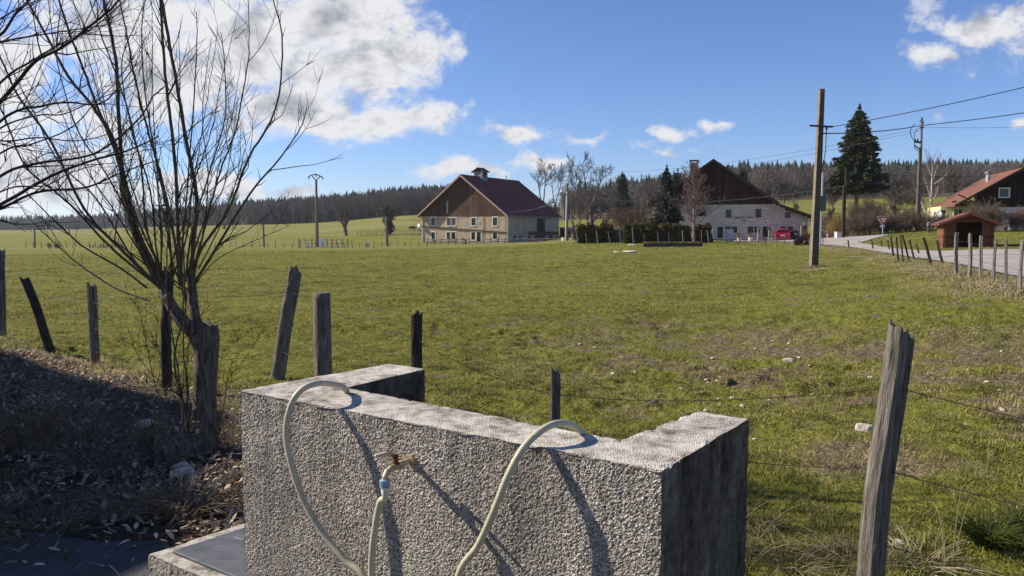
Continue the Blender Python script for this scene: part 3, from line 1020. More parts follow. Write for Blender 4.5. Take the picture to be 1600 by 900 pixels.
wall_holes(wall, -L1, 0, 0, E1 - .3, holes, 0, .5)
wall.span(-L1, -L1 + .5, .5, S1 - .5, -.6, E1 - .3)
wall.span(-L1, 0, S1 - .5, S1, -.6, E1 - .3)
wall.span(-L1, 0, .06, .5, -.8, 0)
wall.build('wall', M['render_beige'], h1)
sw = MB()
for a, b_, z0_, z1_ in [(.5, 11.4, -.6, E1 - .3), (14.6, S1 - .5, -.6, E1 - .3), (11.4, 14.6, E1 - .8, E1 - .3)]:
    sw.span(-.5, 0, a, b_, z0_, z1_)
sw.build('side_wall', M['render_grey'], h1)
MB().span(-.45, -.3, 11.4, 14.6, -.5, E1 - .8).build('barn_door', M['dark_timber'], h1)
for ja in (11.15, 14.6): MB().span(-.3, .05, ja, ja + .25, 0, E1 - .8).build('door_jamb', M['wood_grey'], h1)
for y_ in (2.2, 4.3, 8.0):
    MB().span(.003, .05, y_, y_ + .7, .6, 1.35).build('window', M['plastic_dark'], h1)
for i, hh in enumerate(holes):
    window(h1, *hh, M['offwhite'], sur=.2 if i != 9 else .2, name='window' if i != 9 else 'door', sash=M['white'] if i in (1, 2, 6) else M['wood_grey'])
# quoins, drain pipes, slanting cable, oculus, dish
qn = MB().span(-.28, .04, -.05, .3, -.2, E1 - .3).build('corner_quoin', M['offwhite'], h1)
MB().tube([(-L1 + .15, -.12, -.2), (-L1 + .15, -.12, E1 - .5), (-L1 - .4, -.3, E1 - .25)], .07).build('drain_pipe', M['white'], h1)
MB().tube([(-.5, -.12, 0), (-.5, -.12, E1 - .4)], .05).build('drain_pipe', M['fascia'], h1)
za = loc_z(zoomv(575), C1, ex1, -L1); zb = loc_z(zoomv(634), C1, ex1, 0)
MB().tube([(-L1 + .1, -.13, za), (-L1 / 2, -.13, (za + zb) / 2 - .02), (-.1, -.13, zb)], .085).build('sloping_pipe', M['dark_timber'], h1)
MB().tube([(X1(zoomu(715)), -.06, loc_z(zoomv(490), C1, ex1, -4)), (X1(zoomu(715)), -.06, 1.2)], .035).build('conduit', M['dark_timber'], h1)
oc = MB(); xo, zo = X1(zoomu(672)), loc_z(zoomv(541), C1, ex1, -5)
oc.tube([(xo, -.05, zo), (xo, .02, zo)], .3, 12).build('round_window', M['offwhite'], h1)
MB().tube([(xo, -.07, zo), (xo, -.055, zo)], .14, 12).build('pane', M['glass'], bpy.data.objects['round_window'])
ds = MB(); ds.tube([(-L1 - .25, -.5, 3.25), (-L1 - .30, -.62, 3.3)], [.42, .36], 14); ds.tube([(-L1, -.05, 3.2), (-L1 - .25, -.5, 3.25)], .03)
ds.build('satellite_dish', M['white'], h1)
# gable boards
xr = -L1 / 2
gb = MB().slab_xz([(-L1 + .05, E1 - .3), (-.05, E1 - .3), (-.05, E1), (xr, RG1 - .25), (-L1 + .05, E1)], -.06, .1)
gb.span(-L1 + .2, -.2, -.085, -.06, E1 - .38, E1 - .28)
gb.build('gable', M['planks_brown'], h1)
MB().slab_xz([(-L1 + .05, E1 - .3), (-.05, E1 - .3), (-.05, E1), (xr, RG1 - .25), (-L1 + .05, E1)], S1 - .1, S1 + .06).build('rear_gable', M['planks_brown'], h1)
bt = MB()
bt.span(X1(zoomu(366)), X1(zoomu(374)), -.16, -.06, loc_z(zoomv(455), C1, ex1, -14), loc_z(zoomv(335), C1, ex1, -14))
bt.build('metal_flue', M['galv'], h1)
hb = MB(); zz_ = loc_z(zoomv(268), C1, ex1, xr); hb.span(-13.4, -6.4, -.10, -.06, zz_ - .05, zz_ + .05); hb.build('gable_batten', M['dark_timber'], h1)


def gable_roof(parent, xl, xrdg, xrr, zl, zr_, zrr, y0, y1, mat, th=.16, name='roof'):
    m = MB()
    m.slab_xz([(xl, zl), (xl, zl - th), (xrdg, zr_ - th), (xrdg, zr_)][::-1], y0, y1)
    m.slab_xz([(xrdg, zr_), (xrdg, zr_ - th), (xrr, zrr - th), (xrr, zrr)][::-1], y0, y1)
    return m.build(name, mat, parent)


sl_ = (RG1 - E1) / (L1 / 2)
ov = .55
rf = gable_roof(h1, -L1 - ov, xr, ov, E1 - ov * sl_, RG1, E1 - ov * sl_, -.9, S1 + .5, M['tiles_maroon'])
vg = MB()
for s_ in (-1, 1):
    xa, xb = xr, xr + s_ * (L1 / 2 + ov)
    zb_ = E1 - ov * sl_
    vg.slab_xz([(xa, RG1 + .06), (xb, zb_ + .06), (xb, zb_ - .26), (xa, RG1 - .26)], -1.0, -.903)
    vg.slab_xz([(xa, RG1 + .06), (xb, zb_ + .06), (xb, zb_ + .02), (xa, RG1 + .02)], -.9, -.68)
vg.build('verge', M['fascia'], h1)
MB().tube([(ov + .05, -.8, E1 - ov * sl_ - .08), (ov + .05, S1 + .4, E1 - ov * sl_ - .08)], .08).build('gutter', M['metal_sheet'], h1)
MB().tube([(xr, -.95, RG1 + .02), (xr, S1 + .5, RG1 + .02)], .11, 6).build('ridge_tiles', M['tiles_maroon'], h1)
# timber smoke hood on the ridge
cy = 6.3
ch = MB().span(xr - .95, xr + .95, cy - .95, cy + .95, RG1 - 1.5, RG1 + 1.1)
cho = ch.build('chimney_hood', M['metal_sheet'], rf)
MB().span(xr + .953, xr + .97, cy - .6, cy + .6, RG1 - .05, RG1 + .85).build('louvre', M['plastic_dark'], cho)
cap_ = MB()
cap_.slab_xz([(xr - 1.5, RG1 + .95), (xr - .1, RG1 + 1.75), (xr - .1, RG1 + 1.65), (xr - 1.5, RG1 + .85)], cy - 1.25, cy + 1.25)
cap_.slab_xz([(xr + .1, RG1 + 1.75), (xr + 1.5, RG1 + .95), (xr + 1.5, RG1 + .85), (xr + .1, RG1 + 1.65)], cy - 1.25, cy + 1.25)
cap_.span(xr - .1, xr + .1, cy - 1.25, cy + 1.25, RG1 + 1.62, RG1 + 1.8)
cap_.build('cowl', M['tiles_dark'], rf)
MB().tube([(xr + .3, 15.5, RG1 - .5), (xr + .3, 15.5, RG1 + .85)], .13).build('flue', M['galv'], rf)
# lean-to shed behind its far corner
sh = thing('lean_to', C1 + Vector((.5 * 22.5 + .866 * 1.5, .866 * 22.5 - .5 * 1.5, -.2)), 'low dark shed behind the far corner of the beige farmhouse', 'shed', rz1)
MB().slab_xz([(-2, 0), (2.6, 0), (2.6, 1.3), (-2, 3.0)], 0, 4).build('wall', M['planks_black'], sh)
MB().slab_xz([(-2, 3.15), (2.9, 1.25), (2.9, 1.12), (-2, 3.02)][::-1], -.3, 4.3).build('roof', M['tiles_dark'], sh)

# ---- 2 the white stone farmhouse
C2 = P(1112.5, 375.5, 92)
rz2 = R(-17); ex2 = (math.cos(rz2), math.sin(rz2))
h2 = thing('farmhouse', C2, 'white stone farmhouse with big dark boarded gable and writing on its wall', 'farmhouse', rz2)
X2 = lambda u: solve_x(u, C2, ex2)
Z2 = lambda v, x=0: loc_z(v, C2, ex2, x)
t = NT('white_stone_wall')
sp = t.n('ShaderNodeSeparateXYZ'); t.l(t.c, sp.inputs[0])
cb = t.n('ShaderNodeCombineXYZ'); t.l(t.math('ADD', sp.outputs[0], sp.outputs[1]), cb.inputs[0]); t.l(sp.outputs[2], cb.inputs[1])
br = t.n('ShaderNodeTexBrick')
br.inputs['Scale'].default_value = 1.0; br.inputs['Brick Width'].default_value = .62; br.inputs['Row Height'].default_value = .26
br.inputs['Mortar Size'].default_value = .03; br.inputs['Bias'].default_value = -.1
br.inputs['Color1'].default_value = (.46, .41, .355, 1); br.inputs['Color2'].default_value = (.66, .60, .53, 1); br.inputs['Mortar'].default_value = (.36, .33, .30, 1)
wv = t.n('ShaderNodeVectorMath', operation='ADD'); nz = t.n('ShaderNodeTexNoise'); nz.inputs['Scale'].default_value = 2.2; t.l(t.c, nz.inputs['Vector'])
sc_ = t.n('ShaderNodeVectorMath', operation='SCALE'); sc_.inputs['Scale'].default_value = .25; t.l(nz.outputs['Color'], sc_.inputs[0])
t.l(cb.outputs[0], wv.inputs[0]); t.l(sc_.outputs[0], wv.inputs[1]); t.l(wv.outputs[0], br.inputs['Vector'])
spots_ = t.math('GREATER_THAN', t.noise(3.4, 5, .7, t.map((1, 1, 2.2))), .605)
t.bump(br.outputs['Fac'], .4, .03)
M['white_stone'] = t.fin(t.mix(t.math('MULTIPLY', spots_, .7), br.outputs['Color'], (.20, .16, .15)), .92)
XL, XR_, XE = -7.4, X2(1205.5), X2(1261)
ZT = Z2(320)
ws = []
z6u = lambda zx: 1030 + zx / 6.0
z6v = lambda zy: 240 + zy / 6.0
wdef = [(612, 668, 525, 604, 'w'), (890, 948, 518, 602, 'w'), (1165, 1222, 550, 626, 'w'), (335, 432, 520, 590, 'w'), (150, 200, 525, 600, 'w'),
        (612, 664, 682, 795, 'd'), (676, 726, 682, 742, 'w'), (822, 876, 682, 742, 'w'), (888, 938, 682, 742, 'w'), (962, 1018, 682, 785, 'd'),
        (1128, 1180, 682, 742, 'w'), (1194, 1246, 682, 742, 'w'), (540, 594, 684, 790, 'd')]
for a, b_, c_, d_, k in wdef:
    xm_ = X2(z6u((a + b_) / 2)); ws.append((X2(z6u(a)), X2(z6u(b_)), max(Z2(z6v(d_), xm_), .03), Z2(z6v(c_), xm_), k))
mw = MB()
wall_holes(mw, XL, XR_, 0, ZT, [w_[:4] for w_ in ws if w_[1] < XR_], 0, .5)
mw.span(XL, XL + .5, .5, 17.5, -.5, ZT); mw.span(XR_ - .5, XR_, .5, 17.5, ZT - 1.4, ZT + .5); mw.span(XL, XR_, 17.5, 18, -.5, ZT)
mw.span(XL, XE, .05, .5, -1.2, 0)
mw.build('wall', M['white_stone'], h2)
ew = MB()
wall_holes(ew, XR_ + .003, XE, 0, 2.75, [w_[:4] for w_ in ws if w_[0] > XR_ and w_[3] < 2.75], .06, .5)
zs_ = [w_ for w_ in ws if w_[0] > XR_ and w_[3] >= 2.75][0]
ew2 = MB()
# upper part of the extension wall follows the roof slope around its window
ew.slab_xz([(XR_ + .003, 2.75), (zs_[0], 2.75), (zs_[0], 3.95), (XR_ + .003, 4.85)], .06, .5)
ew.slab_xz([(zs_[1], 2.75), (XE, 2.75), (XE, 2.85), (zs_[1], 3.55)], .06, .5)
ew.slab_xz([(zs_[0], zs_[3]), (zs_[1], zs_[3]), (zs_[1], zs_[3] + .05), (zs_[0], zs_[3] + .25)], .06, .5)
if zs_[2] > 2.75: ew.span(zs_[0], zs_[1], .06, .5, 2.75, zs_[2])
ew.span(XE - .5, XE, .5, 12, -.5, 2.75)
ew.build('extension_wall', M['white_stone'], h2)
for w_ in ws:
    yk = 0.0 if w_[1] < XR_ else .06
    if w_[4] == 'd':
        fr = window(h2, *w_[:4], M['planter'], y=yk, sur=.13, sill=False, bars=1, name='door', sash=M['dark_timber'])
    else:
        window(h2, *w_[:4], M['planter'], y=yk, sur=.13, bars=1, curtain=w_[2] > 2.2 and w_[0] > -1, sash=M['dark_timber'])
AP = Z2(251)
ovx = .45
zl_ = ZT + .35; slp = (AP - zl_) / 7.45
gb2 = [(XL + .05, ZT), (XR_ - .02, ZT), (XR_ - .02, zl_), (0, AP - .25), (XL + .05, zl_)]
MB().slab_xz(gb2, -.09, .12).build('gable', M['planks_dark'], h2)
MB().slab_xz(gb2, 17.8, 18.1).build('rear_gable', M['planks_dark'], h2)
bts = MB()
for vv, xa, xb in ((287, -3.9, 3.9), (304, -5.7, 5.7)):
    bts.span(xa, xb, -.125, -.092, Z2(vv) - .06, Z2(vv) + .06)
bts.build('gable_batten', M['planks_black'], h2)
r2 = MB()
r2.slab_xz([(XL - ovx, zl_ - ovx * slp), (XL - ovx, zl_ - ovx * slp - .18), (0, AP - .18), (0, AP)][::-1], -1.1, 18.5)
r2.slab_xz([(0, AP), (0, AP - .18), (XR_ + .3, zl_ - .3 * slp - .18), (XR_ + .3, zl_ - .3 * slp)][::-1], -1.1, 18.5)
ze = Z2(338.5, XE)
r2.slab_xz([(XR_ + .3, zl_ - .3 * slp - .02), (XR_ + .3, zl_ - .3 * slp - .2), (XE + .65, ze - .18), (XE + .65, ze)][::-1], -1.1, 13)
r2o = r2.build('roof', M['tiles_dark'], h2)
rk = MB()
for i in range(14):
    f_ = i / 13; xx = XR_ + .4 + (XE - XR_ - .2) * f_; zz_ = zl_ - .3 * slp - .28 + (ze - zl_ + .3 * slp) * f_
    if i % 2 == 0: rk.span(xx - .07, xx + .07, -1.0, -.06, zz_ - .08, zz_ + .04)
rk.build('rafter_end', M['dark_timber'], h2)
vb = MB()
for s_ in (-1, 1):
    xb = s_ * (7.45 + (ovx if s_ < 0 else .3)); zb_ = zl_ - (ovx if s_ < 0 else .3) * slp
    vb.slab_xz([(0, AP + .03), (xb, zb_ + .03), (xb, zb_ - .3), (0, AP - .3)], -1.16, -1.103)
vb.slab_xz([(XR_ + .3, zl_ - .3 * slp), (XE + .66, ze + .03), (XE + .66, ze - .26), (XR_ + .3, zl_ - .3 * slp - .28)], -1.16, -1.103)
vb.build('verge', M['dark_timber'], h2)
cx = X2(1079)
cc = MB().span(cx - .45, cx + .45, 3.0, 3.9, 6.2, Z2(252)).build('chimney', M['brick'], r2o)
MB().span(cx - .58, cx + .58, 2.9, 4.0, Z2(252) + .25, Z2(252) + .38).span(cx - .5, cx - .35, 3.0, 3.9, Z2(252), Z2(252) + .25).span(cx + .35, cx + .5, 3.0, 3.9, Z2(252), Z2(252) + .25).build('chimney_cap', M['brick'], r2o)


def lettering(txt, x, z, size, parent, mat, shear=.25):
    cu = bpy.data.curves.new('lettering', 'FONT')
    cu.body = txt; cu.size = size; cu.extrude = .012; cu.align_x = 'CENTER'; cu.shear = shear
    cu.materials.append(mat)
    o = bpy.data.objects.new('lettering', cu); COL.objects.link(o)
    me = bpy.data.meshes.new_from_object(o.evaluated_get(bpy.context.evaluated_depsgraph_get()))
    bpy.data.objects.remove(o)
    o = bpy.data.objects.new('lettering', me); COL.objects.link(o)
    o.parent = parent; o.location = (x, -.03, z); o.rotation_euler = (R(90), 0, 0)
    return o


lettering('Le Haut du Vallon', X2(1158.5), Z2(341.5), .40, h2, M['plastic_dark'])
lettering('GITE', X2(1160), Z2(346), .30, h2, M['plastic_dark'])
MB().span(X2(1194.5), X2(1196), -.05, -.003, Z2(348.5), Z2(347)).build('wall_lamp', M['plastic_dark'], h2)
wn_o = MB().span(X2(1201), X2(1209.5), -.12, -.07, Z2(361), Z2(353.5)).build('notice_board', M['stone_slab'], h2)

# ---- 3 the chalet at the right edge
C3 = P(1521, 352, 75)
rz3 = R(-19); ex3 = (math.cos(rz3), math.sin(rz3))
h3 = thing('chalet', C3, 'chalet with orange red tiled roof, dark boarded gable and white ground floor', 'chalet', rz3)
X3 = lambda u: solve_x(u, C3, ex3)
Z3 = lambda v, x=3.0: loc_z(v, C3, ex3, x)
z4u = lambda zx: 1440 + zx / 6.43
z4v = lambda zy: 250 + zy / 6.43
WB = Z3(323.8)
w3 = [(X3(z4u(806)), X3(z4u(908)), Z3(z4v(606)), Z3(z4v(532)))]
w3u = [(X3(z4u(740)), X3(z4u(836)), Z3(z4v(376)), Z3(z4v(290))), (X3(z4u(1002)), X3(z4u(1098)), Z3(z4v(376), 5), Z3(z4v(290), 5))]
L3 = X3(1586) * 2
A3 = Z3(265.5, L3 / 2)
mw = MB(); wall_holes(mw, 0, L3, -.8, WB, w3, 0, .35)
mw.span(L3 - .35, L3, .35, 10, -.8, WB); mw.span(0, L3, 10, 10.35, -.8, WB)
mw.build('wall', M['render_white'], h3)
MB().span(0, .35, .35, 10, -.8, WB + .6).build('side_wall', M['render_yellow'], h3)
sl3 = .62
gw = MB(); ge_ = A3 - .2 - L3 / 2 * sl3
gw.slab_xz([(0, WB), (L3, WB), (L3, ge_), (L3 / 2, A3 - .2), (0, ge_)], -.08, .2)
gw.build('gable', M['planks_black'], h3)
window(h3, *w3[0], M['white'], sur=.08, bars=0)
for q_ in w3u: window(h3, *q_, M['white'], y=-.28, sur=.08, bars=0)
# porch wing under the long left slope
pw = MB(); PX = X3(1477)
wall_holes(pw, PX, -.003, -.8, 2.0, [(-1.15, -.35, .9, 1.75), (-2.4, -1.9, -.4, 1.6)], 3.0, 3.3)
pw.span(PX, PX + .3, 3.3, 10, -.8, 2.0)
pw.build('porch_wall', M['render_yellow'], h3)
window(h3, -1.15, -.35, .9, 1.75, M['white'], y=3.0, sur=.06, bars=1)
MB().span(-2.4, -1.9, 3.1, 3.2, -.4, 1.6).build('door', M['planks_brown'], h3)
xe = X3(1484); zeL = A3 - (L3 / 2 - xe) * sl3 * .98
r3 = gable_roof(h3, xe, L3 / 2, L3 + 2.6, zeL, A3 + .1, A3 + .1 - (L3 / 2 + 2.6) * sl3 * .98, -1.3, 11, M['tiles_red'])
vb = MB()
vb.slab_xz([(L3 / 2, A3 + .13), (xe - .03, zeL + .03), (xe - .03, zeL - .24), (L3 / 2, A3 - .16)][::-1], -1.36, -1.303)
vb.slab_xz([(L3 / 2, A3 + .13), (L3 + 2.6, A3 + .13 - (L3 / 2 + 2.6) * sl3 * .98), (L3 + 2.6, A3 - .16 - (L3 / 2 + 2.6) * sl3 * .98), (L3 / 2, A3 - .16)], -1.36, -1.303)
vb.build('verge', M['dark_timber'], h3)
MB().span(xe + .2, -.1, 1.1, 1.3, 2.35, 2.5).tube([(-.1, -.5, 2.3), (-1.6, -.5, 3.1)], .07, 6).build('eave_beam', M['dark_timber'], h3)
xc = X3(1548) + .6
fl = MB().tube([(xc, 5, 3.5), (xc, 5, Z3(272, 1) + .2)], .22, 10).build('flue', M['galv'], r3)
MB().tube([(xc, 5, Z3(272, 1) + .25), (xc, 5, Z3(272, 1) + .5)], .34, 10).build('flue_cowl', M['metal_sheet'], r3)
dsh = MB(); dc = Vector((PX - .35, 2.6, Z3(335.5, -2)))
dsh.tube([dc, dc + Vector((-.06, -.09, 0))], [.5, .45], 16)
dsh.tube([dc, dc + Vector((.3, .6, -.1))], .03)
dsh.build('satellite_dish', M['white'], h3)

# ---- 4 the wooden hut by the lane
C4 = P(1474, 387, 45.5)
rz4 = R(-22); ex4 = (math.cos(rz4), math.sin(rz4))
hut = thing('wooden_hut', C4, 'small orange brown wooden hut with open front beside the lane', 'hut', rz4)
W4 = solve_x(1550, C4, ex4); Z4 = lambda v: loc_z(v, C4, ex4, W4 / 2)
ea, ap = Z4(347.5), Z4(334)
o0, o1, oh = solve_x(1491.5, C4, ex4), solve_x(1532, C4, ex4), Z4(347.5)
hb = MB()
hb.span(0, o0, 0, .08, 0, ea).span(o1, W4, 0, .08, 0, ea)
hb.slab_xz([(0, ea), (W4, ea), (W4 / 2, ap - .05)], 0, .08)
hb.span(0, .08, .08, 2.6, 0, ea).span(W4 - .08, W4, .08, 2.6, 0, ea).span(0, W4, 2.6, 2.68, 0, ea)
hb.slab_xz([(0, ea), (W4, ea), (W4 / 2, ap - .05)], 2.6, 2.68)
hb.build('wall', M['hut_wood'], hut)
MB().span(-.1, W4 + .1, -.1, 2.8, -.35, 0).build('floor_slab', M['wood_grey'], hut)
MB().span(-.04, .1, -.06, -.003, 0, ea).span(W4 - .1, W4 + .04, -.06, -.003, 0, ea).build('corner_post', M['hut_wood'], hut)
sl4 = (ap - ea) / (W4 / 2)
gable_roof(hut, -.35, W4 / 2, W4 + .35, ea - .35 * sl4 + .06, ap + .06, ea - .35 * sl4 + .06, -.35, 2.95, M['hut_roof'], .09)
MB().slab_xz([(W4 / 2, ap + .08), (-.36, ea - .36 * sl4 + .08), (-.36, ea - .36 * sl4 - .07), (W4 / 2, ap - .07)], -.39, -.353).slab_xz([(W4 / 2, ap + .08), (W4 + .36, ea - .36 * sl4 + .08), (W4 + .36, ea - .36 * sl4 - .07), (W4 / 2, ap - .07)], -.39, -.353).build('verge', M['hut_roof'], hut)

# ---- 5 unseen block added left of the view, footprint shaped to shade the leafy ground
Hn = 5.0
off = Vector((to_sun.x, to_sun.y, 0)) * (Hn / to_sun.z)
foot = [Vector(p + (0,)) + off for p in [(-2.75, 6.95), (-2.15, 5.2), (-1.78, 3.7), (-2.7, 1.6), (-9, -6), (-13, -2), (-10.5, 12.4)]]
hn0 = foot[0].copy()
hn = thing('shade_caster', (hn0.x, hn0.y, 0), 'unseen block just outside the left edge, added to shade the leafy ground', 'shade caster')
fl_ = [(p.x - hn0.x, p.y - hn0.y) for p in foot]
MB().prism(fl_, -.3, Hn - .2).build('wall', M['render_beige'], hn)
MB().prism(fl_, Hn - .197, Hn).build('roof', M['tiles_dark'], hn)

# ------------------------------------------------------------------ the air: a clear winter day with a little blue distance
hz, hzt = mat_new('haze_air')
ho = hzt.nodes.new('ShaderNodeOutputMaterial')
hv = hzt.nodes.new('ShaderNodeVolumePrincipled')
hv.inputs['Color'].default_value = (.80, .86, .96, 1)
hv.inputs['Density'].default_value = .00013
hv.inputs['Anisotropy'].default_value = .25
hzt.links.new(hv.outputs[0], ho.inputs['Volume'])
hm = MB().span(-4600, 4600, -4600, 4600, float(GV[:, 2].min()) - 1.0, 95)
ho_ = hm.build('haze', hz)
ho_['kind'] = 'stuff'
# ================================================================== FOREGROUND: concrete fountain wall
TOP = 1.05
foot = [Vector((p.x, p.y)) for p in BLOCK_XY]        # A B C D E F G H
A_, B_ = foot[0], foot[1]
exw = (B_ - A_).normalized(); nrm = Vector((exw.y, -exw.x))         # outward normal of the front face (towards the camera)
if nrm.y > 0: nrm = -nrm
fo = Vector((A_.x, A_.y, 0))
ftn = thing('concrete_fountain', fo, 'rough pebbledash concrete wall with two short wings and a brass tap', 'fountain wall')


def concrete_mesh(poly, z1, name, parent, mat, amp_front=.0031, step=.0042, z0=-.05, front_edges=(0,)):
    """upright wall from a footprint polygon, all faces finely divided and displaced"""
    bm = bmesh.new()
    n = len(poly)

    def grid(p0, p1, za, zb, st):
        ln = (p1 - p0).length
        nu = max(2, int(ln / st)); nv = max(2, int((zb - za) / st))
        vv = [[bm.verts.new((p0.x + (p1.x - p0.x) * i / nu, p0.y + (p1.y - p0.y) * i / nu, za + (zb - za) * j / nv)) for j in range(nv + 1)] for i in range(nu + 1)]
        for i in range(nu):
            for j in range(nv):
                bm.faces.new((vv[i][j], vv[i + 1][j], vv[i + 1][j + 1], vv[i][j + 1]))
    zsplit = z0
    for k in range(n):
        grid(poly[k], poly[(k + 1) % n], zsplit, z1, step if k in front_edges else step * 2.0)
    vs = [bm.verts.new((p.x, p.y, z1)) for p in poly]
    top = bm.faces.new(vs)
    res = bmesh.ops.triangulate(bm, faces=[top])
    geom_f = set(res['faces'])
    # cut the top into a fine grid along the wall's own axes
    for ax, rg in ((exw, 2.2), (Vector((-exw.y, exw.x)), 2.2)):
        d = -rg
        while d < rg:
            tf = [f for f in bm.faces if abs(f.normal.z) > .9 or f in geom_f]
            ge = set(); gv = set()
            for f in tf:
                ge.update(f.edges); gv.update(f.verts)
            bmesh.ops.bisect_plane(bm, geom=list(tf) + list(ge) + list(gv), plane_co=(ax.x * d, ax.y * d, 0), plane_no=(ax.x, ax.y, 0), dist=1e-5)
            geom_f = set()
            bm.normal_update()
            d += .03
    bmesh.ops.remove_doubles(bm, verts=bm.verts, dist=.0012)
    bmesh.ops.recalc_face_normals(bm, faces=bm.faces)
    bm.normal_update()
    co = np.array([v.co[:] for v in bm.verts]); no = np.array([v.normal[:] for v in bm.verts])
    X, Y, Z = co.T
    uu = X * exw.x + Y * exw.y; ww = -X * exw.y + Y * exw.x
    # pebbles: value noise at gravel size on the dominant plane
    nz = np.abs(no[:, 2])
    fr = np.abs(no[:, 0] * nrm.x + no[:, 1] * nrm.y)
    s = 1 / .0050
    peb_f = vnoise(uu * s, Z * s, 1) * .6 + vnoise(uu * s * 1.9, Z * s * 1.9, 2) * .4
    peb_s = vnoise(ww * s, Z * s, 3) * .6 + vnoise(ww * s * 1.9, Z * s * 1.9, 4) * .4
    peb_t = vnoise(uu * s * .9, ww * s * .9, 5) * .5 + vnoise(uu * s * 2, ww * s * 2, 6) * .5
    peb = np.where(nz > .55, peb_t, np.where(fr > .6, peb_f, peb_s))
    big = np.where(nz > .55, fbm(uu * 5, ww * 5, 8, 3), np.where(fr > .6, fbm(uu * 5, Z * 5, 9, 3), fbm(ww * 5, Z * 5, 10, 3)))
    amp = np.where(nz > .55, .0012, np.where(fr > .6, amp_front, .0035))
    d = (peb - .5) * 2 * amp + (big - .5) * .010
    edge = ((nz > .2) & (nz < .95))
    d = d - edge * .013 * np.clip(vnoise(uu * 26 + ww * 26, Z * 26, 12) - .25, 0, 1) - edge * .004 * (vnoise(uu * 7 + ww * 7, Z * 7, 13) > .72)
    co = co + no * d[:, None]
    for v, c_ in zip(bm.verts, co): v.co = c_
    me = bpy.data.meshes.new(name)
    bm.to_mesh(me); bm.free()
    me.materials.append(mat)
    o = bpy.data.objects.new(name, me); COL.objects.link(o); o.parent = parent
    return o


def on_wall_x():
    r = ray(643, 719)
    k = A_.dot(nrm) / (r[0] * nrm.x + r[1] * nrm.y)
    return (Vector((r[0] * k, r[1] * k)) - A_).dot(exw)


t = NT('pebbledash')
geo = t.n('ShaderNodeNewGeometry')
sepn = t.n('ShaderNodeSeparateXYZ'); t.l(geo.outputs['True Normal'], sepn.inputs[0])
vor = t.n('ShaderNodeTexVoronoi'); vor.inputs['Scale'].default_value = 215; t.l(t.c, vor.inputs['Vector'])
vsep = t.n('ShaderNodeSeparateColor'); t.l(vor.outputs['Color'], vsep.inputs[0])
sp1 = t.noise(140, 4, .7); bigs = t.noise(2.2, 6, .6); mid = t.noise(11, 5, .6)
f = t.math('ADD', t.math('MULTIPLY', vsep.outputs[0], .5), t.math('ADD', t.math('MULTIPLY', sp1, .35), t.math('MULTIPLY', bigs, .35)))
col = t.ramp(f, [(.25, (.080, .068, .055)), (.46, (.235, .203, .166)), (.66, (.46, .405, .34)), (.88, (.76, .69, .60))])
stain = t.noise(3.0, 5, .6, t.map((2.2, 2.2, .35)))
col = t.mix(t.math('MULTIPLY', t.ramp(stain, [(.45, 0), (.7, 1)]), .45), col, (.085, .078, .072))
white_ = t.noise(26, 6, .7)
sx0 = t.n('ShaderNodeVectorMath', operation='DOT_PRODUCT'); t.l(t.c, sx0.inputs[0]); sx0.inputs[1].default_value = (exw.x, exw.y, 0)
sz0 = t.n('ShaderNodeSeparateXYZ'); t.l(t.c, sz0.inputs[0])
tapx = on_wall_x()
drip = t.math('MULTIPLY', t.math('SUBTRACT', 1.0, t.math('MULTIPLY', t.math('ABSOLUTE', t.math('SUBTRACT', t.math('ADD', sx0.outputs['Value'], t.math('MULTIPLY_ADD', mid, .06, -.03)), tapx)), 26.0), clamp=True), t.math('LESS_THAN', sz0.outputs[2], .80))
col = t.mix(t.math('MULTIPLY', drip, .35), col, (.52, .47, .38))
patchy = t.ramp(t.noise(1.7, 5, .65), [(.42, 0), (.62, 1)])
col = t.mix(t.math('MULTIPLY', patchy, .40), col, (.115, .105, .095))
streak_ = t.ramp(t.noise(7.0, 5, .65, t.map((1.6, 1.6, .16))), [(.46, 0), (.64, 1)])
upper = t.n('ShaderNodeMapRange'); upper.inputs['From Min'].default_value = .45; upper.inputs['From Max'].default_value = 1.02; t.l(sz0.outputs[2], upper.inputs['Value'])
col = t.mix(t.math('MULTIPLY', t.math('MULTIPLY', streak_, upper.outputs[0]), .55), col, (.070, .062, .054))
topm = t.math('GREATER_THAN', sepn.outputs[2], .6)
tcol = t.ramp(t.math('ADD', t.math('MULTIPLY', mid, .6), t.math('MULTIPLY', white_, .5)), [(.36, (.075, .063, .050)), (.47, (.27, .24, .20)), (.58, (.50, .455, .395)), (.72, (.70, .655, .59))])  # top face lighter: pale lichen plus sunlight painted into its colour
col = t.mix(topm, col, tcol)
# end faces: stain streaks, with their shade painted into a darker colour
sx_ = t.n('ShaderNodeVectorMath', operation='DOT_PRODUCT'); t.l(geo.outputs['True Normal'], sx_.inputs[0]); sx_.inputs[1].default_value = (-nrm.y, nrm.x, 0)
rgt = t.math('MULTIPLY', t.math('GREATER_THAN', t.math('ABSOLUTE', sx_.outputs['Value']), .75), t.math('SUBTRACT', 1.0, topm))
shade_stain = t.ramp(t.math('ADD', t.math('MULTIPLY', t.noise(9, 6, .7, t.map((1, 1, .22))), .6), t.math('MULTIPLY', white_, .4)), [(.40, (.050, .038, .028)), (.52, (.125, .100, .078)), (.62, (.23, .195, .16)), (.74, (.55, .50, .43))])
col = t.mix(rgt, col, shade_stain)
t.bump(t.math('ADD', vor.outputs['Distance'], t.math('MULTIPLY', sp1, .6)), .8, .0045)
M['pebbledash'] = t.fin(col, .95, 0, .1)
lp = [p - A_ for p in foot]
concrete_mesh(lp, TOP, 'wall', ftn, M['pebbledash'])
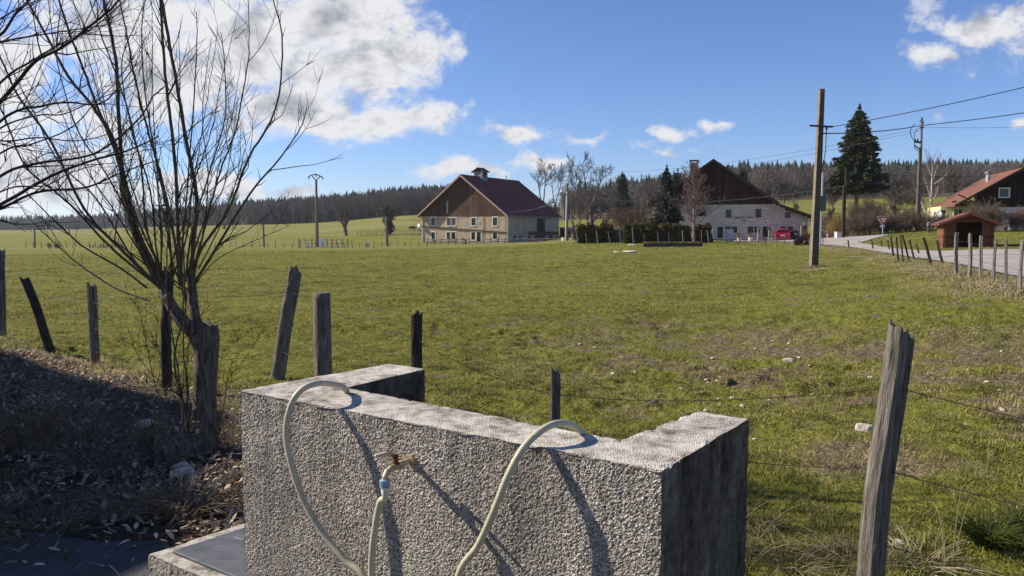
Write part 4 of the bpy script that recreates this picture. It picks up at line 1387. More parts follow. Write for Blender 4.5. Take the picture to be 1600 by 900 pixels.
# the low trough at its left end with its metal cover
eyw = (foot[7] - foot[0]).normalized()
ZL = .285
lc = PZ(232, 866, ZL); lc = Vector((lc.x, lc.y)) - A_
led = [lc, lc + exw * .9, lc + exw * .9 + eyw * .62, lc + eyw * .62]
side = -nrm * .035
led = [p for p in led]
concrete_mesh(led, ZL, 'trough', ftn, M['pebbledash'], step=.011)
pl = [lc + exw * .075 + eyw * .06, lc + exw * .85 + eyw * .06, lc + exw * .85 + eyw * .56, lc + exw * .075 + eyw * .56]
t = NT('dull_zinc')
t.bump(t.noise(60, 4, .6), .1, .002)
M['zinc'] = t.fin(t.ramp(t.noise(6, 7, .65, t.map((1, 2.5, 1))), [(.3, (.085, .09, .10)), (.55, (.14, .145, .155)), (.8, (.24, .245, .25))]), .55, .35)
cv = MB().prism(pl, ZL + .002, ZL + .014).build('cover_plate', M['zinc'], ftn, bevel=.003)
sc_m = MB(); a0 = lc + exw * .12 + eyw * .30; a1 = lc + exw * .82 + eyw * .30
for i in range(5):
    p = a0.lerp(a1, i / 5 + .03); q_ = a0.lerp(a1, i / 5 + .12)
    dd = eyw * .004
    sc_m.prism([p - dd, q_ - dd, q_ + dd, p + dd], ZL + .014, ZL + .0155)
sc_m.build('seam', M['galv'], cv)


def on_wall(u, v, o):
    """point at pixel (u,v) standing o metres in front of the front face"""
    r = ray(u, v)
    p0 = A_ + nrm * o
    k = (p0.dot(nrm)) / (r[0] * nrm.x + r[1] * nrm.y)
    return Vector((r[0] * k, r[1] * k, r[2] * k + EYE))


# tap: straight off the wall, lever handle above, spout bending down
tb = on_wall(643, 719, 0.0)
n3 = Vector((nrm.x, nrm.y, 0)); e3 = Vector((exw.x, exw.y, 0)); z3 = Vector((0, 0, 1))
tp = MB()
tp.tube([tb - n3 * .01, tb + n3 * .012], .020, 10)
tp.tube([tb + n3 * .012, tb + n3 * .045], .0105, 10)
tp.tube([tb + n3 * .045, tb + n3 * .068], .0145, 6)
tp.tube([tb + n3 * .068, tb + n3 * .10, tb + n3 * .118 - z3 * .006, tb + n3 * .128 - z3 * .020, tb + n3 * .130 - z3 * .040], [.010, .0108, .0105, .0098, .0098], 12)
tap = tp.build('tap', M['brass'], ftn, world=True, smooth=False, bevel=0)
st_ = MB().tube([tb + n3 * .078 + z3 * .008, tb + n3 * .078 + z3 * .034], .0095, 8).tube([tb + n3 * .078 + z3 * .034, tb + n3 * .078 + z3 * .042], .008, 6)
st_.tube([tb + n3 * .076 + z3 * .030, tb + n3 * .10 + z3 * .046], .006, 6)
st_.build('valve_stem', M['rust'], tap, world=True)
MB().tube([tb + n3 * .092 + z3 * .043, tb + n3 * .115 - e3 * .012 + z3 * .048, tb + n3 * .150 - e3 * .02 + z3 * .051], [.0075, .0085, .005], 8).build('handle', M['ivory'], tap, world=True, smooth=True)

# hose: from the tap down to the ground, round behind, and twice over the wall
t = NT('cream_hose')
sp = t.n('ShaderNodeSeparateXYZ'); t.l(t.c, sp.inputs[0])
n1 = t.noise(7, 6, .6); n2 = t.noise(90, 4, .7)
hc = t.ramp(t.math('ADD', t.math('MULTIPLY', n1, .6), t.math('MULTIPLY', n2, .4)), [(.3, (.30, .26, .17)), (.55, (.50, .455, .32)), (.8, (.62, .575, .43))])
sepc = t.math('GREATER_THAN', t.noise(38, 3, .6), .68)
hc = t.mix(t.math('MULTIPLY', sepc, .5), hc, (.18, .10, .06))
t.bump(n2, .15, .001)
M['hose'] = t.fin(hc, .5, 0, .4)


def spline(pts, m=10):
    """Catmull-Rom through points"""
    pts = [Vector(p) for p in pts]
    res = []
    for i in range(len(pts) - 1):
        p0 = pts[max(i - 1, 0)]; p1 = pts[i]; p2 = pts[i + 1]; p3 = pts[min(i + 2, len(pts) - 1)]
        for k in range(m):
            s = k / m
            res.append(.5 * ((2 * p1) + (p2 - p0) * s + (2 * p0 - 5 * p1 + 4 * p2 - p3) * s * s + (3 * p1 - p0 - 3 * p2 + p3) * s ** 3))
    res.append(pts[-1])
    return res


noz = tb + n3 * .130 - z3 * .040
ow = lambda u, v, o: on_wall(u, v, o)
left = [ow(575, 915, .075), ow(540, 876, .085), ow(505, 833, .095), ow(474, 780, .11), ow(455, 725, .12), ow(447, 675, .12), ow(455, 632, .10), ow(473, 608, .06), ow(497, 599, .00), ow(522, 601, -.09), ow(540, 609, -.19)]
right = [ow(915, 684, -.21), ow(902, 670, -.165), ow(885, 662, -.11), ow(862, 664, -.05), ow(838, 679, .005), ow(815, 704, .05), ow(793, 745, .085), ow(771, 800, .10), ow(747, 852, .10), ow(715, 905, .09)]
tapdrop = [noz - z3 * .012, noz - z3 * .05 + n3 * .001, ow(594, 785, .128), ow(586, 825, .12), ow(581, 870, .11), ow(580, 915, .10)]
g = lambda p, a, b_, z: Vector((p.x, p.y, 0)) + e3 * a + n3 * b_ + z3 * z
gl, gr, gt = left[0], right[-1], tapdrop[-1]
path = tapdrop + [g(gt, -.02, .0, .25), g(gt, .0, .06, .05), g(gt, .25, .15, .02), g(gr, .05, .15, .02), g(gr, -.10, .06, .08), g(gr, -.05, 0, .3)] + right[::-1]
bk = [right[0] - n3 * .03 - z3 * .10, g(right[0], -.05, -.10, .4), g(right[0], -.25, -.12, .05), g(left[-1], .3, -.12, .03), g(left[-1], .08, -.10, .35), left[-1] - n3 * .025 - z3 * .10]
path += bk + left[::-1] + [g(gl, .03, .0, .2), g(gl, .10, .10, .02), g(gl, .5, .25, .015)]
hose = MB().tube(spline(path, 9), .0112, 12).build('garden_hose', M['hose'], smooth=True, origin=(gt.x, gt.y, 0))
tag(hose, 'long cream hose running from the brass tap and looped twice over the concrete wall', 'hose')
MB().tube([noz + z3 * .012, noz + z3 * .010, noz - z3 * .012, noz - z3 * .014], [.0145, .017, .017, .014], 14).build('connector', M['blue_plastic'], hose, world=True)
MB().tube([noz - z3 * .014, noz - z3 * .034], [.012, .0125], 10).build('hose_clip', M['white'], hose, world=True)

# ================================================================== FENCES


def wood_post(label, ptop, pbot, w_, mat, name='fence_post', kind='split', group=None, taper=.9, seed=0, cat='fence post', bury=.25, detail=False):
    """a split or round post from its base to its top with an uneven cleft head"""
    r_ = random.Random(seed)
    base = Vector(pbot); top = Vector(ptop)
    ax = (top - base)
    L_ = ax.length; ax.normalize()
    near = detail
    n = (16 if kind == 'round' else 26) if near else 7
    rows = 26 if near else 5
    m = MB()
    sidev = Vector((1, 0, 0)) - ax * ax.x; sidev.normalize(); fwd = ax.cross(sidev)
    A4 = [r_.uniform(-.16, .16) for _ in range(4)]; ph = [r_.uniform(0, 6.28) for _ in range(4)]
    cracks = [(r_.uniform(0, 6.28), r_.uniform(.10, .34), r_.uniform(.10, .22), r_.uniform(-.5, .5)) for _ in range(7 if kind != 'round' else 3)]
    bow = r_.uniform(-.03, .03) * (0 if kind == 'round' else 1)
    kr = 0 if kind == 'round' else 1
    for i in range(rows + 1):
        f = i / rows
        h = -bury + (L_ + bury) * f
        c_ = base + ax * h + sidev * (bow * math.sin(math.pi * f)) + sidev * (.05 * w_ * math.sin(f * 9 + ph[0]) * kr)
        wv = w_ / 2 * (1 + (taper - 1) * f)
        for j in range(n):
            a = 2 * math.pi * j / n
            rr_ = 1 + kr * sum(A4[q] * math.cos((q + 2) * a + ph[q]) for q in range(4)) * .8
            if near:
                for ca_, cw_, cd_, cm_ in cracks:
                    da = (a - ca_ - cm_ * (f - .5) * .5 + math.pi) % (2 * math.pi) - math.pi
                    rr_ -= cd_ * (1.5 if kr else .45) * max(0, 1 - abs(da) / cw_) * (.45 + .55 * f)
                rr_ += r_.uniform(-.025, .025) * (1 if kr else .3)
            dh = 0
            if i == rows and kr:
                dh = (.5 * math.cos(a + ph[1]) + .5 * math.cos(2 * a + ph[2]) + r_.uniform(-.5, .4)) * .035 * (w_ / .1)
                for ca_, cw_, cd_, cm_ in cracks:
                    da = (a - ca_ + math.pi) % (2 * math.pi) - math.pi
                    dh -= cd_ * .35 * max(0, 1 - abs(da) / (cw_ * 1.3))
            m.v.append(tuple(c_ + sidev * (math.cos(a) * wv * rr_) + fwd * (math.sin(a) * wv * rr_ * (.78 if kr else 1)) + ax * dh))
    for i in range(rows):
        for j in range(n):
            m.f.append((i * n + j, i * n + (j + 1) % n, (i + 1) * n + (j + 1) % n, (i + 1) * n + j))
    cidx = len(m.v)
    m.v.append(tuple(base + ax * (L_ - (.0 if kind == 'round' else .03 * w_ / .1))))
    for j in range(n): m.f.append((rows * n + j, rows * n + (j + 1) % n, cidx))
    # shift to its own base and lean
    rot = Vector((0, 0, 1)).rotation_difference(ax).to_matrix().to_4x4()
    smooth_ = kind == 'round' and detail
    Minv = (Matrix.Translation(base) @ rot).inverted()
    vs = [Minv @ Vector(v) for v in m.v]
    me = bpy.data.meshes.new(name); me.from_pydata([tuple(v) for v in vs], [], m.f); me.update()
    if smooth_: me.polygons.foreach_set('use_smooth', [len(f_) == 4 for f_ in m.f])
    me.materials.append(mat)
    o = bpy.data.objects.new(name, me); COL.objects.link(o)
    o.matrix_world = Matrix.Translation(base) @ rot
    return tag(o, label, cat, group)


NP = [  # u_top, v_top, u_bottom, v_bottom, D, width, material, kind, label
    (3, 390, 6, 527, 11.0, .10, 'post', 'split', 'upright fence post cut by the left edge of the photo'),
    (38, 434, 76, 546, 10.5, .12, 'post_dark', 'split', 'dark fence post leaning strongly to the left'),
    (142, 444, 147, 586, 9.8, .115, 'post', 'split', 'straight grey split fence post left of the stump tree'),
    (263, 420, 261, 616, 8.0, .115, 'post_dark', 'split', 'dark tall fence post right behind the shoots of the stump tree'),
    (460, 420, 430, 594, 8.7, .16, 'post', 'split', 'cleft brown fence post leaning right, beside the thick round post'),
    (502.5, 457, 505, 600, 7.0, .178, 'post', 'round', 'thick round sawn fence post behind the concrete wall'),
    (650, 489, 650, 640, 6.0, .098, 'post_dark', 'split', 'dark fence post at the end of the left concrete wing'),
    (867, 576, 868, 700, 4.6, .075, 'post', 'split', 'short thin fence post between the two hose loops and the pasture'),
    (1408, 511, 1355, 968, 3.3, .115, 'post', 'split', 'tall weathered post with split head at the right, leaning over the grass')]
ends = []
for i, (ut, vt, ub, vb_, D, w_, mm, kd, lb) in enumerate(NP):
    a, b_ = P(ut, vt, D), P(ub, vb_, D)
    g0 = float(zt(b_.x, b_.y))
    if b_.z > g0: b_ = b_ + (b_ - a) * ((b_.z - g0) / max(a.z - b_.z, .1))
    wood_post(lb, a, b_, w_, M[mm], kind=kd, seed=50 + i, taper=.92, detail=True)
    ends.append((a, b_))


def wire_strand(label, fr, pts_extra, name, grp, sag=.05, rad=.0022, barbs=True, ends_=None, cat='wire'):
    ps = []
    for a, b_ in ends_:
        ps.append(b_.lerp(a, fr))
    ps = ps + pts_extra
    line = []
    for p, q_ in zip(ps[:-1], ps[1:]):
        for k in range(10):
            s = k / 10
            line.append(p.lerp(q_, s) - Vector((0, 0, sag * 4 * s * (1 - s))))
    line.append(ps[-1])
    m = MB().tube(line, rad, 5)
    if barbs:
        for p, q_ in zip(ps[:-1], ps[1:]):
            n = int((q_ - p).length / .12)
            for k in range(1, n):
                s = k / n
                c_ = p.lerp(q_, s) - Vector((0, 0, sag * 4 * s * (1 - s)))
                for _ in range(2):
                    d = Vector((random.uniform(-1, 1), random.uniform(-1, 1), random.uniform(-1, 1))).normalized() * .016
                    m.tube([c_ - d, c_ + d], rad * .7, 3, cap=False)
    o = m.build(name, M['wire'], origin=tuple(ps[0]))
    return tag(o, label, cat, grp)


exr = [Vector((3.6, 1.9, .85)), Vector((6, .2, .85))]
for fr, lb in ((.80, 'top strand of barbed wire along the near fence posts'), (.52, 'middle strand of barbed wire along the near fence posts'), (.27, 'lowest strand of barbed wire along the near fence posts')):
    e_ = [(x[0] - Vector((0, 0, 0)), x[1]) for x in ends if x is not None]
    e_ = [x for i, x in enumerate(e_) if i not in (5,)]
    hh = fr * 1.0
    wire_strand(lb, fr, [Vector((3.6, 1.9, hh)), Vector((6, .2, hh))], 'barbed_wire', 'near fence wires', sag=.05, ends_=e_)

# fence along the lane: traced from the photograph one post after another
RP = [(1598, 375, 1594, 458), (1572, 373, 1571, 450), (1556.5, 373, 1553, 445), (1533, 369, 1533, 438), (1516, 366, 1514, 431), (1494.5, 364, 1494, 425), (1464, 375, 1476, 420),
      (1443, 371, 1456, 418), (1432, 381, 1440, 414), (1421, 374, 1430, 413), (1410, 367, 1420, 406), (1407, 367, 1411, 406), (1401, 369, 1404, 406), (1392, 370, 1397, 403), (1387, 375, 1392, 403),
      (1377, 375, 1381, 401), (1362, 375, 1367, 402), (1353, 378, 1355, 397), (1342, 376, 1348, 398), (1325, 375, 1329, 400), (1307, 373, 1311, 391), (1286, 372, 1286.5, 393), (1262, 375, 1264, 387),
      (1225, 371, 1228, 385), (1211, 368, 1214, 386), (1202, 372, 1206, 383), (1193, 368, 1198, 382), (1186, 366, 1183, 381), (1165, 369, 1166, 381), (1154, 370, 1155, 384), (1150, 368, 1153, 383), (1133, 360, 1134, 379), (1105, 359, 1107, 374), (1096, 358, 1096, 373),
      (1085, 362, 1084, 377), (1079, 361, 1082, 376), (1066, 360, 1067, 375), (1044, 362, 1045, 375), (1027, 361, 1028, 376), (1006, 364, 1007, 376), (988, 354, 990, 377), (967, 361, 970, 377), (950, 362, 953, 377), (932, 360, 934, 378), (915, 364, 917, 378), (901, 364, 902, 378)]
rends = []
LBL = {0: 'pale post at the right edge of the lane fence', 1: 'second fence post from the right edge along the lane', 2: 'slanting fence post in front of the hut floor right end', 3: 'pale fence post before the right end of the hut',
       4: 'pale fence post before the right half of the hut opening', 5: 'pale fence post before the left half of the hut opening', 6: 'leaning fence post just left of the hut', 7: 'dark leaning fence post between sign and hut'}
for i, (ut, vt, ub, vb_) in enumerate(RP):
    hpx = vb_ - vt
    D = min(1155 * 1.12 / hpx, 78)
    if i > 22: D = 60 + (i - 22) * .9
    D = float(min(D, 80))
    a, b_ = P(ut, vt, D), P(ub, vb_, D)
    px_w = [7.5, 5.5, 6, 6.5, 7, 7.5, 5, 5][i] if i < 8 else 3.6 * min(1, hpx / 34)
    w_ = max(.065, px_w * .85 / 1155 * D)
    mm = 'post_pale' if i < 6 else ('post_dark' if i < 20 else 'post_pale' if i > 31 else 'post')
    wood_post(LBL.get(i, 'grey fence post in the row along the lane and far side of the pasture'), a, b_, w_, M[mm], seed=200 + i, group='posts of the lane fence', bury=.3, detail=i < 8)
    rends.append((a, b_))
for fr, lb in ((.82, 'upper wire along the lane fence posts'), (.45, 'lower wire along the lane fence posts')):
    wire_strand(lb, fr, [], 'fence_wire', 'lane fence wires', sag=.03, rad=.004, barbs=False, ends_=[(rends[0][0] + Vector((3, -3, .05)), rends[0][1] + Vector((3, -3, .05)))] + rends)

# far posts at the left end of the pasture
rp = random.Random(5)
u = 40.0; fp = []
src_post = None
k = 0
while u < 668:
    vb_ = 387.5 + rp.uniform(-.5, .5)
    D = 119
    b_ = P(u, vb_, D); a = P(u + rp.uniform(-2.5, 2.5), vb_ - rp.uniform(8, 12), D)
    g0 = float(zt(b_.x, b_.y)); b_.z = min(b_.z, g0 + .1)
    o = wood_post('thin grey post of the far fence across the left of the pasture', a, b_, .11, M['post_dark' if rp.random() < .6 else 'post_pale'], seed=int(u), group='posts of the far left fence')
    fp.append((a, b_))
    u += rp.uniform(8, 15)
wire_strand('wire along the far left fence posts', .8, [], 'fence_wire', None, sag=.02, rad=.006, barbs=False, ends_=fp)
# posts on the hill
for i in range(26):
    u = 560 + i * 4.2 + rp.uniform(-1, 1)
    b_ = ground_hit(u, 367.5 + rp.uniform(-.4, .4) - (u - 560) * .005, 100, 500)
    wood_post('tiny grey post of the fence on the hill below the ivy tree', b_ + Vector((rp.uniform(-.1, .1), 0, 1.25)), b_, .14, M['post_dark'], seed=900 + i, group='posts of the hill fence')
# rail fence before the beige farmhouse
rf_ = thing('rail_fence', at(672, 131), 'low pale wooden rail fence before the beige farmhouse', 'fence')
pp = [P(u, 381.5 - (u - 668) * .006, 131 - (u - 668) * .022) for u in range(668, 898, 11)]
for i, p in enumerate(pp):
    MB().box(p + Vector((0, 0, .35)), (.13, .13, 1.5)).build('post', M['wood_grey'], rf_, world=True)
for zz_ in (.35, .8):
    m = MB()
    for i, (p, q_) in enumerate(zip(pp[:-1], pp[1:])):
        if (i in (6, 7) and zz_ > .6): continue
        m.tube([p + Vector((0, -.08, zz_ + rp.uniform(-.06, .06))), q_ + Vector((0, -.08, zz_ + rp.uniform(-.06, .06)))], .075, 5)
    m.build('rail', M['wood_grey'], rf_, world=True)

# ================================================================== POLES AND CABLES


def uprightpole(name, label, utop, vtop, ubot, vbot, D, w0, w1, mat, cat='utility pole', k=8):
    b_ = P(ubot, vbot, D); a = P(utop, vtop, D)
    o = thing(name, b_, label, cat)
    MB().tube([b_ - Vector((0, 0, .6)), b_, b_.lerp(a, .5), a], [w0 / 2, w0 / 2, (w0 + w1) / 4, w1 / 2], k).build('shaft', mat, o, world=True)
    return o, a, b_


# big concrete pole in the pasture
D = 35.0
b_ = P(1270.5, 421, D); a = P(1284, 139, D)
pc = thing('utility_pole', b_, 'tall square concrete pole with recessed faces standing in the pasture', 'utility pole')
ax = (a - b_); Lp = ax.length
Mrot = Matrix.Rotation(R(8), 4, 'Z')
m = MB(); mdk = MB()
for i in range(13):
    pass
lean = lambda f: b_.lerp(a, f)


def sq(c_, hx, hy):
    return [c_ + Mrot.to_3x3() @ Vector((sx * hx, sy * hy, 0)) for sx, sy in ((-1, -1), (1, -1), (1, 1), (-1, 1))]


r0_, r1_ = sq(b_ - Vector((0, 0, .6)), .18, .14), sq(a, .115, .09)
m.add(r0_ + r1_, [(3, 2, 1, 0), (4, 5, 6, 7), (0, 1, 5, 4), (1, 2, 6, 5), (2, 3, 7, 6), (3, 0, 4, 7)])
m.build('shaft', M['pole_conc'], pc, world=True, bevel=.012)
for i in range(16):
    f0, f1 = .03 + i * .0595, .03 + i * .0595 + .0575
    h0x, h1x = .175 - .06 * f0, .175 - .06 * f1
    h0y, h1y = .1372 - .0472 * f0, .1372 - .0472 * f1
    p0 = lean(f0); p1 = lean(f1)
    fr_ = Mrot.to_3x3()
    q_ = [p0 + fr_ @ Vector((sx * h0x * .92, -h0y - .003, 0)) for sx in (-1, 1)] + [p1 + fr_ @ Vector((sx * h1x * .92, -h1y - .003, 0)) for sx in (1, -1)]
    b4 = [v + fr_ @ Vector((0, .002, 0)) for v in q_]
    mdk.add(q_ + b4, [(0, 1, 2, 3), (7, 6, 5, 4), (0, 4, 5, 1), (1, 5, 6, 2), (2, 6, 7, 3), (3, 7, 4, 0)])
mdk.build('recess_shade', M['pole_shade'], pc, world=True)  # dark recess panels paint the shade on the pole's near face
m = MB()
m.tube([P(1265, 196.2, D - .25), P(1301, 198, D - .25)], .05, 5)
m.build('crossarm', M['dark_metal'], pc, world=True)
m = MB(); m.tube([P(1279, 208, D - .2), P(1292, 208.5, D - .2)], .035, 5).tube([P(1291.5, 199, D - .25), P(1291.5, 203, D - .25)], .05, 6).tube([P(1291.5, 203, D - .25), P(1290, 235, D - .1), P(1284, 270, D)], .02, 5)
m.build('bracket', M['dark_metal'], pc, world=True)
tp_, ta, tb_ = uprightpole('metal_mast', 'slim pale mast right behind the square concrete pole', 1285.5, 268, 1281, 386, 57, .20, .14, M['galv'])
bx = MB().box(P(1285.3, 318, 56.8), (.42, .3, 1.15)); bx.build('cabinet', M['green_box'], tp_, world=True)
# wooden pole with transformer gear
tw, ta, tb2 = uprightpole('utility_pole', 'brown twin wooden pole with loops of cable near its top', 1440.5, 184, 1435.5, 364, 75, .30, .20, M['pole_wood'])
MB().tube([P(1431.5, 363, 75), P(1437, 230, 75)], [.12, .09], 7).build('shaft', M['pole_wood'], tw, world=True)
m = MB().tube([P(1428, 221.5, 74.6), P(1439, 222.5, 74.6)], .11, 6).tube([P(1429, 227, 74.6), P(1437, 233, 74.6)], .06, 5)
for uu_ in (1430, 1434): m.tube([P(uu_, 217, 74.6), P(uu_, 221, 74.6)], .08, 6)
m.build('crossarm', M['dark_metal'], tw, world=True)
m = MB().tube(spline([P(1430, 194, 74.5), P(1425, 198, 74.5), P(1422.5, 206, 74.5), P(1425, 215, 74.5), P(1430, 221, 74.5)], 6), .035, 5).tube(spline([P(1434, 202, 74.5), P(1429, 208, 74.5), P(1429, 216, 74.5), P(1430, 221, 74.5)], 6), .03, 5)
m.tube(spline([P(1429, 224, 74.5), P(1430, 232, 74.5), P(1436, 236, 74.5), P(1436, 240, 74.5)], 6), .04, 5)
m.build('cable_loop', M['cable'], tw, world=True)
m = MB().tube([P(1437.5, 192, 74.7), P(1440.5, 183, 74.7), P(1443, 194, 74.7)], .05, 5).tube([P(1437, 199, 74.7), P(1444, 199.5, 74.7)], .06, 5)
m.build('insulator', M['dark_metal'], tw, world=True)
d3, _, _ = uprightpole('utility_pole', 'dark slender pole before the tall spruce and yellowish bush', 1322, 263, 1318.5, 371, 72, .24, .17, M['dark_timber'])
MB().tube([P(1316.5, 371, 72), P(1318.5, 291, 72)], .12, 6).build('stay', M['dark_timber'], d3, world=True)
# lattice headed pole on the left
l1, la, lb_ = uprightpole('utility_pole', 'grey pole with an open triangular head at the white panel enclosure', 494, 281, 495.5, 386, 124, .62, .36, M['pole_conc'])
m = MB()
for p, q_ in (((494, 282), (487.5, 275)), ((494, 282), (500.5, 275.5)), ((481.5, 276.5), (487, 273.5)), ((487, 273.5), (493, 272)), ((493, 272), (503.5, 276.5)), ((481.5, 276.5), (483.5, 279.5)), ((503.5, 276.5), (505, 280.5)), ((493, 272.5), (494.5, 276))):
    m.tube([P(*p, 124), P(*q_, 124)], .085, 5)
m.build('lattice_head', M['dark_metal'], l1, world=True)
uprightpole('utility_pole', 'short grey wooden pole beside the ivy covered tree', 603.5, 338, 605, 385.5, 125, .5, .4, M['pole_wood'])
uprightpole('utility_pole', 'thin wooden pole standing alone between the shoots and the lattice head pole', 411.5, 349, 412.5, 386.5, 124, .35, .28, M['pole_wood'])
l2, _, _ = uprightpole('utility_pole', 'grey pole with crossarm seen through the shoots of the stump tree', 251.5, 321, 253.5, 388, 122, .45, .36, M['pole_wood'])
MB().tube([P(243, 321, 122), P(262, 321.5, 122)], .1, 5).build('crossarm', M['dark_metal'], l2, world=True)
uprightpole('utility_pole', 'thin pole far off behind the shrubs at the left', 54, 357, 54.5, 387, 122, .3, .22, M['pole_wood'])
uprightpole('utility_pole', 'distant slim pole on the pale track behind the shoots', 108, 345, 108, 369, 250, .5, .4, M['pole_wood'])
sl1, _, _ = uprightpole('street_lamp', 'grey wooden pole with a lamp arm beside the beige farmhouse', 886.5, 286, 885, 378.5, 118, .55, .4, M['pole_wood'], cat='street lamp')
MB().tube([P(884, 378, 117.8), P(886, 300, 117.8)], .12, 6).build('downpipe', M['galv'], sl1, world=True)
la_ = MB().tube([P(886.5, 303, 118), P(880, 302, 118), P(878, 300, 118)], .05, 5).build('lamp_arm', M['galv'], sl1, world=True)
MB().sphere(P(877.5, 299.5, 118), (.28, .28, .16)).build('lamp_head', M['white'], la_, world=True)
MB().tube([P(887, 302, 118), P(893, 303, 118)], .05, 5).build('bracket', M['dark_metal'], sl1, world=True)


def cable(label, p, q_, sag, rad=.02, name='overhead_cable', grp='overhead cables'):
    line = [p.lerp(q_, i / 24) - Vector((0, 0, sag * 4 * (i / 24) * (1 - i / 24))) for i in range(25)]
    return tag(MB().tube(line, rad, 5).build(name, M['cable'], origin=tuple(p)), label, 'cable', grp)


cable('upper overhead cable from the concrete pole to the top right corner', P(1301, 198, 34.8), P(1680, 117, 30), .10, .018)
cable('thick overhead cable from the concrete pole past the twin pole to the right edge', P(1291, 208.5, 34.8), P(1440, 196, 50), .12, .028)
cable('continuation of the thick overhead cable right of the twin pole', P(1440, 196, 50), P(1700, 160, 46), .10, .028)
cable('thin high line sagging left from the twin pole over the white farmhouse', P(1440, 200, 74.7), P(880, 268, 150), 1.6, .016)
cable('second thin high line sagging left from the twin pole', P(1440, 204, 74.7), P(880, 276, 150), 1.8, .016)
cable('thin high line from the twin pole to the right edge', P(1442, 198, 74.7), P(1700, 190, 70), .3, .014)
cable('lower pale line behind the twin pole towards the chalet', P(1320, 271, 72), P(1700, 276, 90), .2, .03)
cable('lowest dark line behind the birch towards the chalet', P(1320, 285, 72), P(1700, 288, 90), .2, .025)
cable('dark line from the slender pole across the white farmhouse gable', P(1320, 290, 72), P(893, 303, 118), 1.5, .03)
for i, (v0, v1) in enumerate(((329, 306), (331, 303), (333, 300))):
    cable('service cable drooping from the lamp pole to the corner of the beige farmhouse', P(887, v1 + 4, 118), P(795 + i * 2, v0 + 2, 133.6), .5, .03, grp='farmhouse service cables')
cable('long low service cable across the gable of the beige farmhouse', P(606, 343, 125), P(795, 328, 133.6), .8, .02)

# ================================================================== MID-DISTANCE OBJECTS
# give way sign
D = 66
sg = thing('road_sign', P(1379, 371, D), 'triangular red and white give way sign on a grey post', 'road sign')
MB().tube([P(1379, 373, D), P(1379.5, 340, D)], .045, 8).build('post', M['galv'], sg, world=True)
px = D / 1155


def tri(cu, cv, r_, y, th):
    c_ = P(cu, cv, D); pts = []
    for a in (90, 210, 330):
        pts.append((c_.x - math.cos(R(a)) * r_, c_.z - math.sin(R(a)) * r_))
    return MB().slab_xz(pts, y, y + th)


tri(1379.5, 343.2, 9.6 * px, D - .10, .02).build('sign_panel', M['sign_red'], sg, world=True)
tri(1379.5, 343.2, 10.6 * px, D - .08, .02).build('sign_border', M['white'], sg, world=True)
tri(1379.5, 343.2, 5.4 * px, D - .115, .012).build('sign_centre', M['white'], sg, world=True)
MB().box(P(1378.5, 353.5, D - .09), (.38, .02, .17)).build('plate', M['white'], sg, world=True)

# little red hatchback in the yard
cz = at(1221, 87)
car = thing('parked_car', cz, 'small red hatchback parked with its tail to us by the white farmhouse', 'car', R(-18))
prof = [(-1.95, .30), (-1.98, .75), (-1.80, 1.0), (-1.45, 1.43), (-.2, 1.50), (.6, 1.36), (1.15, .98), (1.95, .82), (2.0, .35), (1.9, .22), (-1.85, .22)]
bm = bmesh.new()
secs = []
for yv, wx in ((0, 0),):
    pass
W_ = .84
rows = []
for (y_, z_) in prof:
    inset = .0 if z_ < .95 else (z_ - .95) * .42
    rows.append((y_, z_, W_ - inset))
vl = [bm.verts.new((-w_, y_, z_)) for (y_, z_, w_) in rows]; vr = [bm.verts.new((w_, y_, z_)) for (y_, z_, w_) in rows]
nn = len(rows)
for i in range(nn):
    bm.faces.new((vl[i], vl[(i + 1) % nn], vr[(i + 1) % nn], vr[i]))
bm.faces.new(vl[::-1]); bm.faces.new(vr)
bmesh.ops.recalc_face_normals(bm, faces=bm.faces)
me = bpy.data.meshes.new('body'); bm.to_mesh(me); bm.free(); me.materials.append(M['red_paint'])
bo = bpy.data.objects.new('body', me); COL.objects.link(bo); bo.parent = car
bv = bo.modifiers.new('bevel', 'BEVEL'); bv.width = .07; bv.segments = 3; bv.limit_method = 'ANGLE'
MB().add([(-.60, -1.80, 1.03), (.60, -1.80, 1.03), (.54, -1.52, 1.38), (-.54, -1.52, 1.38), (-.60, -1.7, 1.03), (.60, -1.7, 1.03), (.54, -1.42, 1.38), (-.54, -1.42, 1.38)], [(0, 1, 2, 3), (7, 6, 5, 4), (0, 4, 5, 1), (1, 5, 6, 2), (2, 6, 7, 3), (3, 7, 4, 0)]).build('rear_window', M['glass'], car)
for s_ in (-1, 1):
    MB().box((s_ * .72, -1.93, .84), (.17, .16, .26)).build('tail_light', M['lamp_red'], car, bevel=.02)
    MB().add([(s_ * .80, -1.3, .98), (s_ * .80, .9, .98), (s_ * .68, .45, 1.33), (s_ * .66, -1.2, 1.36), (s_ * .82, -1.3, .98), (s_ * .82, .9, .98), (s_ * .69, .45, 1.34), (s_ * .67, -1.2, 1.37)], [(0, 1, 2, 3), (4, 5, 6, 7), (0, 1, 5, 4), (1, 2, 6, 5), (2, 3, 7, 6), (3, 0, 4, 7)]).build('side_window', M['glass'], car)
    for y_ in (-1.25, 1.25):
        wh = MB().tube([(s_ * .68, y_, .31), (s_ * .86, y_, .31)], .31, 14).build('wheel', M['tyre'], car)
        MB().tube([(s_ * .86, y_, .31), (s_ * .87, y_, .31)], .19, 12).build('hubcap', M['galv'], wh)
MB().box((0, -2.0, .38), (1.5, .1, .18)).build('bumper', M['red_paint'], car, bevel=.03)
MB().box((0, -1.985, .70), (.52, .04, .12)).build('number_plate', M['white'], car)
